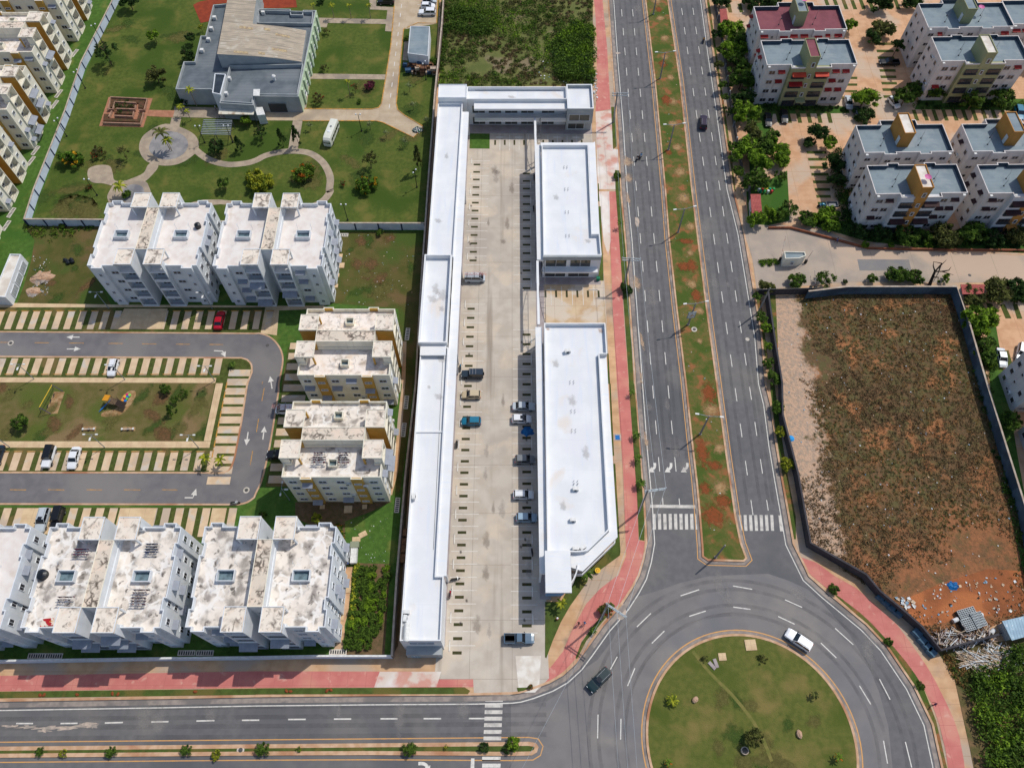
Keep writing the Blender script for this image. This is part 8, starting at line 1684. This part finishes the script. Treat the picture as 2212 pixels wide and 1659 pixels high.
# crop plot
q=random.Random(9)
for r_ in range(5):
    for k in range(13):
        x=905+58*r_+q.uniform(-12,12)- (k*9); y=-60+k*56+q.uniform(-10,10)
        if r_==3 and k<2 or r_>=4 and k>10: continue
        tree((1,3,x,y),q.uniform(.66,.95),.8,'bush',q.choice(('mid','bright','mid')),f'{ORD[k]} leafy crop plant from the top in the {ORD[r_]} row right of the yellow row','crop_plant','crop plant','leafy crop plants in rows by the shop wall')
for k in range(11): tree((1,3,868-k*4,-70+k*47),.75,.5,'palm','yellow',f'{ORD[k]} yellow green plant from the top in the row edging the crop plot','crop_plant','crop plant','yellow green plants edging the crop plot')
for k,(x,y) in enumerate([(925,1590),(965,1612),(1015,1622),(930,1645),(870,1560)]): tree((1,2,x,y),.55,.6,'bush','mid' if k<4 else 'yellow',f'{ORD[k]} small cabbage like plant at the top of the crop plot','crop_plant','crop plant')
# ---- single trees of the park
TP=[((0,0,1110,5),2.5,5,'a','dark','dark tree cut by the top edge of the park'),((0,0,905,450),3.0,6.5,'sparse','dark','open dark tree beside the park wall'),((0,0,1325,305),1.8,4,'b','bright','light green tree in the middle of the upper park lawn'),((0,0,1345,650),2.8,4.6,'d','olive','dense layered tree above the planter beds'),((0,0,1640,325),1.5,3.5,'b','dark','upper dark tree against the park building'),((0,0,1620,470),2.2,4,'c','dark','lower dark tree against the park building'),((0,0,1735,240),1.1,2.5,'sparse2','yellow','yellow sapling beside the red court'),((0,0,600,1375),3.2,4.2,'c','flower','yellow flecked tree at the left end of the park'),((0,0,840,1325),2.0,2.8,'sparse','red','straggly red flowered bush left of the plaza'),((0,0,1060,1310),1.7,4,'sparse2','olive','thin tree left of the round plaza'),
((0,0,1030,1610),1.8,3.2,'palm','yellow','yellow palm on the lower small plaza'),((0,0,1395,1150),2.2,5.5,'palm','olive','taller palm in the round plaza'),((0,0,1440,1215),1.6,3.5,'palm','yellow','shorter palm in the round plaza'),((0,0,1640,785),1.4,5,'palm','yellow','palm before the left front of the park building'),((0,0,1550,925),1.2,3,'palm','yellow','left of two small palms by the park building path'),((0,0,1615,965),1.0,3,'palm','yellow','right of two small palms by the park building path'),((0,0,1575,895),1.7,2,'bush','dark','round dark bush at the corner of the park building'),((0,0,2120,1040),1.4,3,'b','bright','bright small tree under the porch of the park building'),((0,0,1865,1265),2.0,4,'b','dark','dark tree below the pergola'),((0,0,2055,1235),1.4,4,'cone','dark','dark cone shaped tree right of the pergola'),((1,0,30,1140),1.9,4,'sparse','dark','dark open tree right of the pergola tree'),
((0,0,1930,1585),1.5,3.4,'b','mid','small tree inside the curved path'),((1,0,10,1560),3.3,4.4,'a','yellow','wide yellow green tree inside the curved path'),((1,0,605,275),1.2,2,'sparse2','olive','thin bush at the top of the square lawn'),((1,0,585,590),1.2,2,'sparse2','olive','thin bush at the foot of the square lawn'),((1,0,490,45),.9,3.5,'palm','yellow','first yellow palm from the left at the top of the park'),((1,0,650,48),1.1,4,'palm','yellow','second yellow palm from the left at the top of the park'),((1,0,800,52),1.0,4,'palm','yellow','third yellow palm from the left at the top of the park'),((1,0,970,48),1.0,4,'palm','yellow','fourth yellow palm from the left at the top of the park'),((1,0,555,20),1.1,1.6,'bush','dark','dark bush between the yellow palms'),((1,0,785,703),.9,4.5,'palm','yellow','lone yellow palm on the lower square lawn'),((1,0,850,755),1.2,3,'sparse2','red','tall red flowered bush beside the lone palm'),((1,0,985,750),1.5,1.8,'bush','magenta','magenta bush on the lower square lawn'),((1,0,540,850),1.7,3,'sparse','red','spreading red flowered bush on the lower square lawn'),((1,0,890,880),.7,1,'bush','mid','tiny green bush below the red flowered one'),
((1,0,210,1180),1.3,4.5,'cone','dark','left of two dark slim trees by the path to the curve'),((1,0,340,1160),1.3,5,'cone','dark','right of two dark slim trees by the path to the curve'),((1,0,980,1370),2.0,5,'sparse','olive','tall open tree right of the curved path'),((1,0,1390,1350),1.3,6,'cone','olive','thin conifer near the shop wall'),((1,0,415,1490),2.9,4.2,'c','orange','orange flowered tree inside the right loop of the path'),((1,0,750,1590),1.0,1.5,'sparse2','red','little reddish bush outside the path loop'),((1,0,960,1590),2.7,3.8,'a','flower','yellow flowering tree outside the path loop'),((1,0,700,290),.0001,.0001,'bush','mid',None),
((1,0,460,1080),.9,2.5,'sparse2','pale','pale sapling left of the minibus'),((1,0,980,1075),.9,2.5,'sparse2','pale','pale sapling right of the middle park lamp'),((1,0,1120,1150),.9,2.5,'sparse2','pale','pale sapling below the driveway fork'),((1,0,1280,1215),.9,2.8,'sparse2','pale','pale sapling below the blunt end of the driveway'),((1,0,1320,740),.9,2.8,'sparse2','pale','pale sapling left of the lamp below the crates'),((1,0,1355,905),.9,2.5,'sparse2','pale','pale sapling beside the driveway throat'),((1,0,1475,1040),1.0,3,'sparse2','pale','pale sapling near the rubbish heap'),((1,0,1540,520),1.4,2.5,'bush','mid','bush squeezed between the crates and the boundary wall'),((1,0,1300,320),.9,1.8,'bush','mid','bush on the left wall of the utility building'),((0,1,780,1620),.0001,.0001,'bush','mid',None),((0,0,770,1630),.9,1,'bush','red','low red bush below the small path end'),((0,1,1100,30),1.2,1.4,'bush','mid','round bush in the lower small plaza'),
((0,2,180,330),1.7,3.2,'b','mid','tree on the left part of the playground green'),((0,2,1420,40),1.2,2.4,'a','mid','upper small tree at the right end of the playground green'),((0,2,1580,78),1.1,1.8,'sparse','mid','flat little tree at the right end of the playground green'),((0,2,1505,135),.8,2,'b','mid','little tree in the middle of the group on the playground green'),((0,2,1465,215),1.1,3,'cone','mid','lowest slim tree of the group on the playground green'),((0,2,1765,640),1.3,3,'palm','yellow','left of two small palms at the corner of the estate island'),((0,2,1900,655),1.3,2.6,'palm','yellow','right of two small palms at the corner of the estate island'),((0,1,2005,1490),.9,1,'palm','mid','tiny palm at the upper corner of the estate island'),((0,1,115,1452),.0001,.0001,'bush','mid',None),
((1,2,525,1155),1.0,2.4,'b','yellow','light green sapling in the shade below the lower cream block'),((1,2,55,1130),.9,1,'sparse','mid','thin shrub on the lawn left of the lower cream block'),((1,1,1070,360),1.0,1.2,'bush','mid','bush below the park back wall in the dry yard'),((0,1,545,300),.9,1,'bush','mid','dark bush against the foot of the park wall'),
((2,3,2085,1405),1.6,3.0,'c','olive','small leafy tree on the roundabout lawn'),((2,3,1385,1075),1.2,1.0,'palm','yellow','low yellow palm on the left of the roundabout lawn'),((2,3,1350,1610),.8,1,'palm','orange','orange tinged plant at the bottom of the roundabout lawn'),((2,3,1660,712),.7,1,'sparse2','olive','thin plant beside the worn path on the roundabout'),((2,3,2160,712),1.0,1.2,'sparse2','olive','thin plant at the top right of the roundabout lawn'),((3,3,405,1025),.8,1.2,'palm','olive','small plant near the right kerb of the roundabout'),((3,3,610,1565),.9,1.2,'palm','orange','small orange plant at the lower right of the roundabout'),
((2,0,905,1520),1.0,1.6,'b','mid','bushy shrub on the avenue verge beside the upper shop block'),((2,1,935,270),.9,1.8,'palm','mid','small palm on the verge beside the small court block'),((2,1,980,838),1.7,2.4,'c','dark','dark bush around the foot of the power pole'),((2,2,1035,75),.8,1.2,'palm','mid','first small palm down the verge beside the long shop block'),((2,2,1075,437),1.0,1.4,'palm','mid','second small palm down the verge beside the long shop block'),((2,2,1088,638),1.0,1.4,'palm','mid','third small palm down the verge beside the long shop block'),((2,2,1112,855),1.1,1.6,'palm','mid','fourth small palm down the verge beside the long shop block'),((2,3,800,300),1.4,1.2,'bush','red','red leaved bush at the tall pole'),((2,3,700,470),.8,1,'palm','mid','small palm on the narrow verge below the tall pole'),((2,3,425,240),1.2,2.2,'palm','yellow','palm on the corner lawn below the entrance roof'),((2,2,640,1640),1.4,2.2,'palm','mid','palm beside the steps of the corner building'),((2,3,155,960),.5,.6,'bush','red','tiny red bush at the lip of the lot entrance'),
((3,3,570,115),1.0,1.4,'b','mid','round shrub on the curved verge near the upper end'),((3,3,1040,565),.8,1,'b','mid','shrub halfway down the curved verge'),((3,3,1315,940),.9,1.1,'sparse','mid','straggly shrub lower down the curved verge'),((3,2,85,210),1.5,2.6,'c','mid','first street tree down the dark lot wall'),((3,2,112,415),1.2,2.4,'b','yellow','second street tree down the dark lot wall, yellowish'),((3,2,172,698),1.4,2.4,'a','yellow','third street tree down the dark lot wall, bright'),((3,1,15,1180),1.2,2.6,'b','mid','street tree at the top left corner of the vacant lot'),((3,1,5,1330),1.0,2.4,'b','bright','street tree a little below the lot corner'),((3,1,5,1470),1.3,2.6,'a','mid','street tree left of the rubble ground'),((3,1,45,1600),1.8,3,'c','mid','fuller street tree left of the small white slab'),
((2,1,2115,905),1.1,2.6,'b','mid','small tree just above the bare leaning pole'),((2,1,2150,1075),1.3,3,'a','mid','small tree just below the bare leaning pole'),((2,1,2195,1170),1.3,3,'b','bright','second small tree below the leaning pole'),((2,1,2190,820),1.8,3.2,'c','olive','broad light tree above the leaning pole'),((2,1,2110,235),2.3,4,'a','bright','bright tree below the red roofed lodge'),((3,2,2110,325),2.4,4,'c','mid','dark green tree between the right slabs and the lot wall')]
for T_ in TP:
    if T_[5]: tree(T_[0],T_[1],T_[2],T_[3],T_[4],T_[5],'palm_tree' if T_[3]=='palm' else ('shrub' if T_[3]=='bush' else 'tree'),'palm' if T_[3]=='palm' else ('shrub' if T_[3]=='bush' else 'tree'))
for k,(x,y,r_,lf,kd) in enumerate([(1770,300,1.5,'dark','b'),(1800,440,1.3,'mid','b'),(1785,560,1.3,'olive','a'),(1820,740,1.5,'mid','c'),(1840,840,1.1,'mid','b'),(1875,960,1.5,'dark','sparse'),(1905,1265,1.4,'mid','b'),(1920,1370,1.2,'mid','a'),(1950,1480,1.5,'mid','b'),(1995,1600,1.4,'mid','sparse')]):
    tree((2,0,x,y),r_,3.4,kd,lf,f'{ORD[k]} small tree from the top in the kerb row of the avenue',group='small trees in the kerb row of the avenue')
for k,(x,y,r_,lf) in enumerate([(1900,255,3.0,'bright'),(1960,350,2.6,'mid'),(1920,440,2.9,'bright'),(1960,560,3.1,'mid'),(1985,690,2.8,'mid'),(2000,850,2.8,'dark'),(2030,955,3.0,'bright'),(2070,1150,2.8,'olive'),(2060,1290,3.0,'bright'),(2130,1400,2.8,'bright'),(2110,1560,2.6,'mid'),(2190,1250,2.6,'mid')]):
    tree((2,0,x,y),r_*1.15,5.8,'acac'[k%4],lf,f'{ORD[k]} large tree from the top in the belt right of the avenue',group='large trees in the belt beside the red awning slabs')
TE=[((3,0,720,215),1.8,4,'b','bright','tree at the right corner of the wine red roofed slab'),((3,0,980,265),3.2,5,'a','olive','orange tinged tree on the island between the red awning pairs'),((3,0,900,320),2.2,4,'c','dark','darker tree on the left of the same island'),((3,0,1125,395),1.7,5,'d','dark','slim dark tree by the top right slabs'),((3,0,835,850),3.2,5.5,'c','bright','big round tree right of the olive fronted slab'),((3,0,830,1000),2.2,3,'a','dark','dark tree below the big round tree'),((3,0,1190,840),2.6,5,'b','mid','leafy tree beside the white car'),((3,0,1270,760),2.0,4,'a','mid','tree at the corner of the top right slab'),((3,0,1470,790),2.9,5,'c','mid','first big tree from the left before the top right slab'),((3,0,1770,880),2.7,5,'d','mid','second big tree from the left before the top right slab'),((3,0,2030,845),2.7,5,'a','mid','third big tree from the left before the top right slab'),
((3,0,45,1170),1.8,4,'b','mid','tree at the bend of the red estate drive, upper left'),((3,0,60,1290),3.0,5,'a','bright','wide tree left of the drive below the olive fronted slab'),((3,0,130,1380),2.0,4,'c','bright','bright tree just under the wide one'),((3,0,120,1520),1.5,3,'sparse','mid','thin tree lowest on the drive edge'),((3,0,445,1140),2.2,5,'c','dark','dark tree at the top of the middle planting strip'),((3,0,530,1230),1.8,4,'b','bright','bright tree in the middle planting strip'),((3,0,350,1255),1.6,2,'bush','dark','dark rounded shrub left in the middle planting strip'),((3,0,580,1420),2.4,5,'d','dark','dark tree against the side of the brown awning slabs'),((3,0,590,1560),2.2,4.5,'c','dark','lower dark tree against the side of the brown awning slabs'),((3,0,20,25),2.8,5,'c','dark','dark tree at the top edge above the wine red roof'),((3,0,980,30),3.2,5,'d','dark','dark tree at the top edge between the estates'),((3,0,1250,20),2.4,4,'c','dark','dark tree at the top edge left of the top right slab'),((2,0,1800,20),2.4,4,'c','dark','dark tree at the top edge beside the avenue'),((2,0,2080,25),2.6,4,'a','dark','dark tree at the top edge above the pink shed'),
((3,1,180,135),2.1,4,'sparse','mid','airy tree beside the lodge hedge'),((3,1,335,235),2.0,3.2,'b','mid','tree left of the bright round one at the gate road'),((3,1,525,235),2.8,4,'a','bright','bright round tree at the gate road'),((3,1,20,190),2.0,3.2,'c','bright','bright tree below the lodge'),((3,1,790,345),2.0,3.4,'c','dark','first dark tree from the left before the brown awning slab'),((3,1,970,360),2.0,3.4,'a','dark','second dark tree from the left before the brown awning slab'),((3,1,1195,370),2.4,4.2,'b','mid','third tree from the left before the brown awning slab'),((3,1,1345,370),1.7,3,'c','mid','fourth tree from the left before the brown awning slab'),((3,1,1530,370),2.8,4.6,'a','olive','large pale tree below the gap between the brown awning slabs'),((3,1,1765,355),3.1,5.2,'c','mid','largest tree below the right brown awning slab'),((3,1,1945,395),2.2,3.6,'b','dark','darker tree right of the largest one'),((3,1,2150,360),2.2,4,'a','olive','pale tree cut by the right edge before the slabs'),
((3,1,840,455),.8,1.4,'b','bright','first small shrub from the left beside the gate road'),((3,1,1060,462),.7,1.2,'b','bright','second small shrub from the left beside the gate road'),((3,1,1280,470),.5,.9,'b','mid','third small shrub from the left beside the gate road'),((3,1,1385,457),.9,1.4,'b','bright','fourth small shrub from the left beside the gate road'),((3,1,255,775),1.8,3.2,'a','mid','first roadside tree from the left above the vacant lot'),((3,1,495,755),1.9,3.2,'sparse','mid','second roadside tree from the left above the vacant lot, airy'),((3,1,665,775),.5,.9,'b','dark','tiny roadside shrub above the lot wall'),((3,1,905,748),1.0,2,'b','mid','third roadside tree from the left above the vacant lot'),((3,1,1120,712),2.1,3.4,'c','mid','fourth and fullest roadside tree above the vacant lot'),((3,1,1265,733),1.9,3.2,'b','mid','fifth roadside tree above the vacant lot'),((3,1,1540,738),1.1,2.4,'cone','bright','slim roadside tree right of the dead tree'),
((3,1,2190,840),2.8,4.5,'a','dark','dark tree at the right edge above the right bays'),((3,1,1995,865),3.2,5,'c','olive','broad tree between the tiled shelter and the bays'),((3,1,1770,890),2.2,4,'b','olive','tree over the red tiled shelter'),((3,1,1840,1090),3.3,5,'a','bright','large bright tree behind the right lot wall'),((3,1,1880,1370),2.3,4,'c','mid','tree left of the silver sedan'),((3,1,100,200),1.6,3,'c','mid','tree between the lodge and the gate road')]
for T_ in TE: tree(T_[0],T_[1]*1.15,T_[2]*1.05,T_[3],T_[4],T_[5],'shrub' if T_[3]=='bush' else 'tree','shrub' if T_[3]=='bush' else 'tree')
for k,(c,x,y,r_,lf,kd) in enumerate([(0,345,1520,.95,'mid','ball'),(0,545,1535,.9,'yellow','sparse'),(0,955,1525,1.2,'mid','ball'),(0,1605,1508,1.2,'mid','ball'),(0,1865,1545,1.0,'yellow','b'),(1,50,1500,1.5,'mid','ball'),(1,370,1495,.6,'bright','sparse'),(1,1330,1490,1.5,'mid','ball'),(1,1640,1480,.6,'yellow','sparse2'),(1,1965,1482,1.0,'dark','b'),(1,2170,1495,.9,'dark','b'),(2,10,1450,1.3,'bright','b')]):
    tree((c,3,x,y),r_*.85,r_*1.3,kd,lf,f'{ORD[k]} shrub from the left in the narrow bottom median','shrub','shrub','shrubs in the narrow bottom median')
# dead tree by the lot wall
X,Y=W(3,1,1395,805,.2); t=empty('dead_tree',(X,Y,.12),0,'leafless dark forked tree standing at the top wall of the vacant lot','tree')
def px(x,y,z): a_=W(3,1,x,y,z); return (a_[0]-X,a_[1]-Y,z)
b=MB(); b.tube((0,0,0),px(1420,740,1.6),.4,.3,8); b.tube(px(1420,740,1.6),px(1440,690,2.8),.3,.24,8); b.build('trunk',[M['dead_bark']],t)
for A_,B_,C_ in (((1440,690,2.8),(1425,640,3.9),(1430,605,4.6)),((1440,690,2.8),(1500,690,3.2),(1600,720,3.4)),((1440,690,2.8),(1490,640,4.0),(1540,590,5.6)),((1440,690,2.8),(1500,620,4.4),(1425,605,5.2)),((1420,740,1.6),(1470,740,2.2),(1465,770,2.1)),((1500,690,3.2),(1560,680,3.8),(1580,650,4.6)),((1490,640,4.0),(1470,700,3.2),(1425,780,2.0))):
    b=MB(); b.tube(px(*A_),px(*B_),.17,.11,6); b.tube(px(*B_),px(*C_),.11,.04,6); b.build('branch',[M['dead_bark']],t)
# shadows of nothing: pole stays and small signs are left to the real objects above
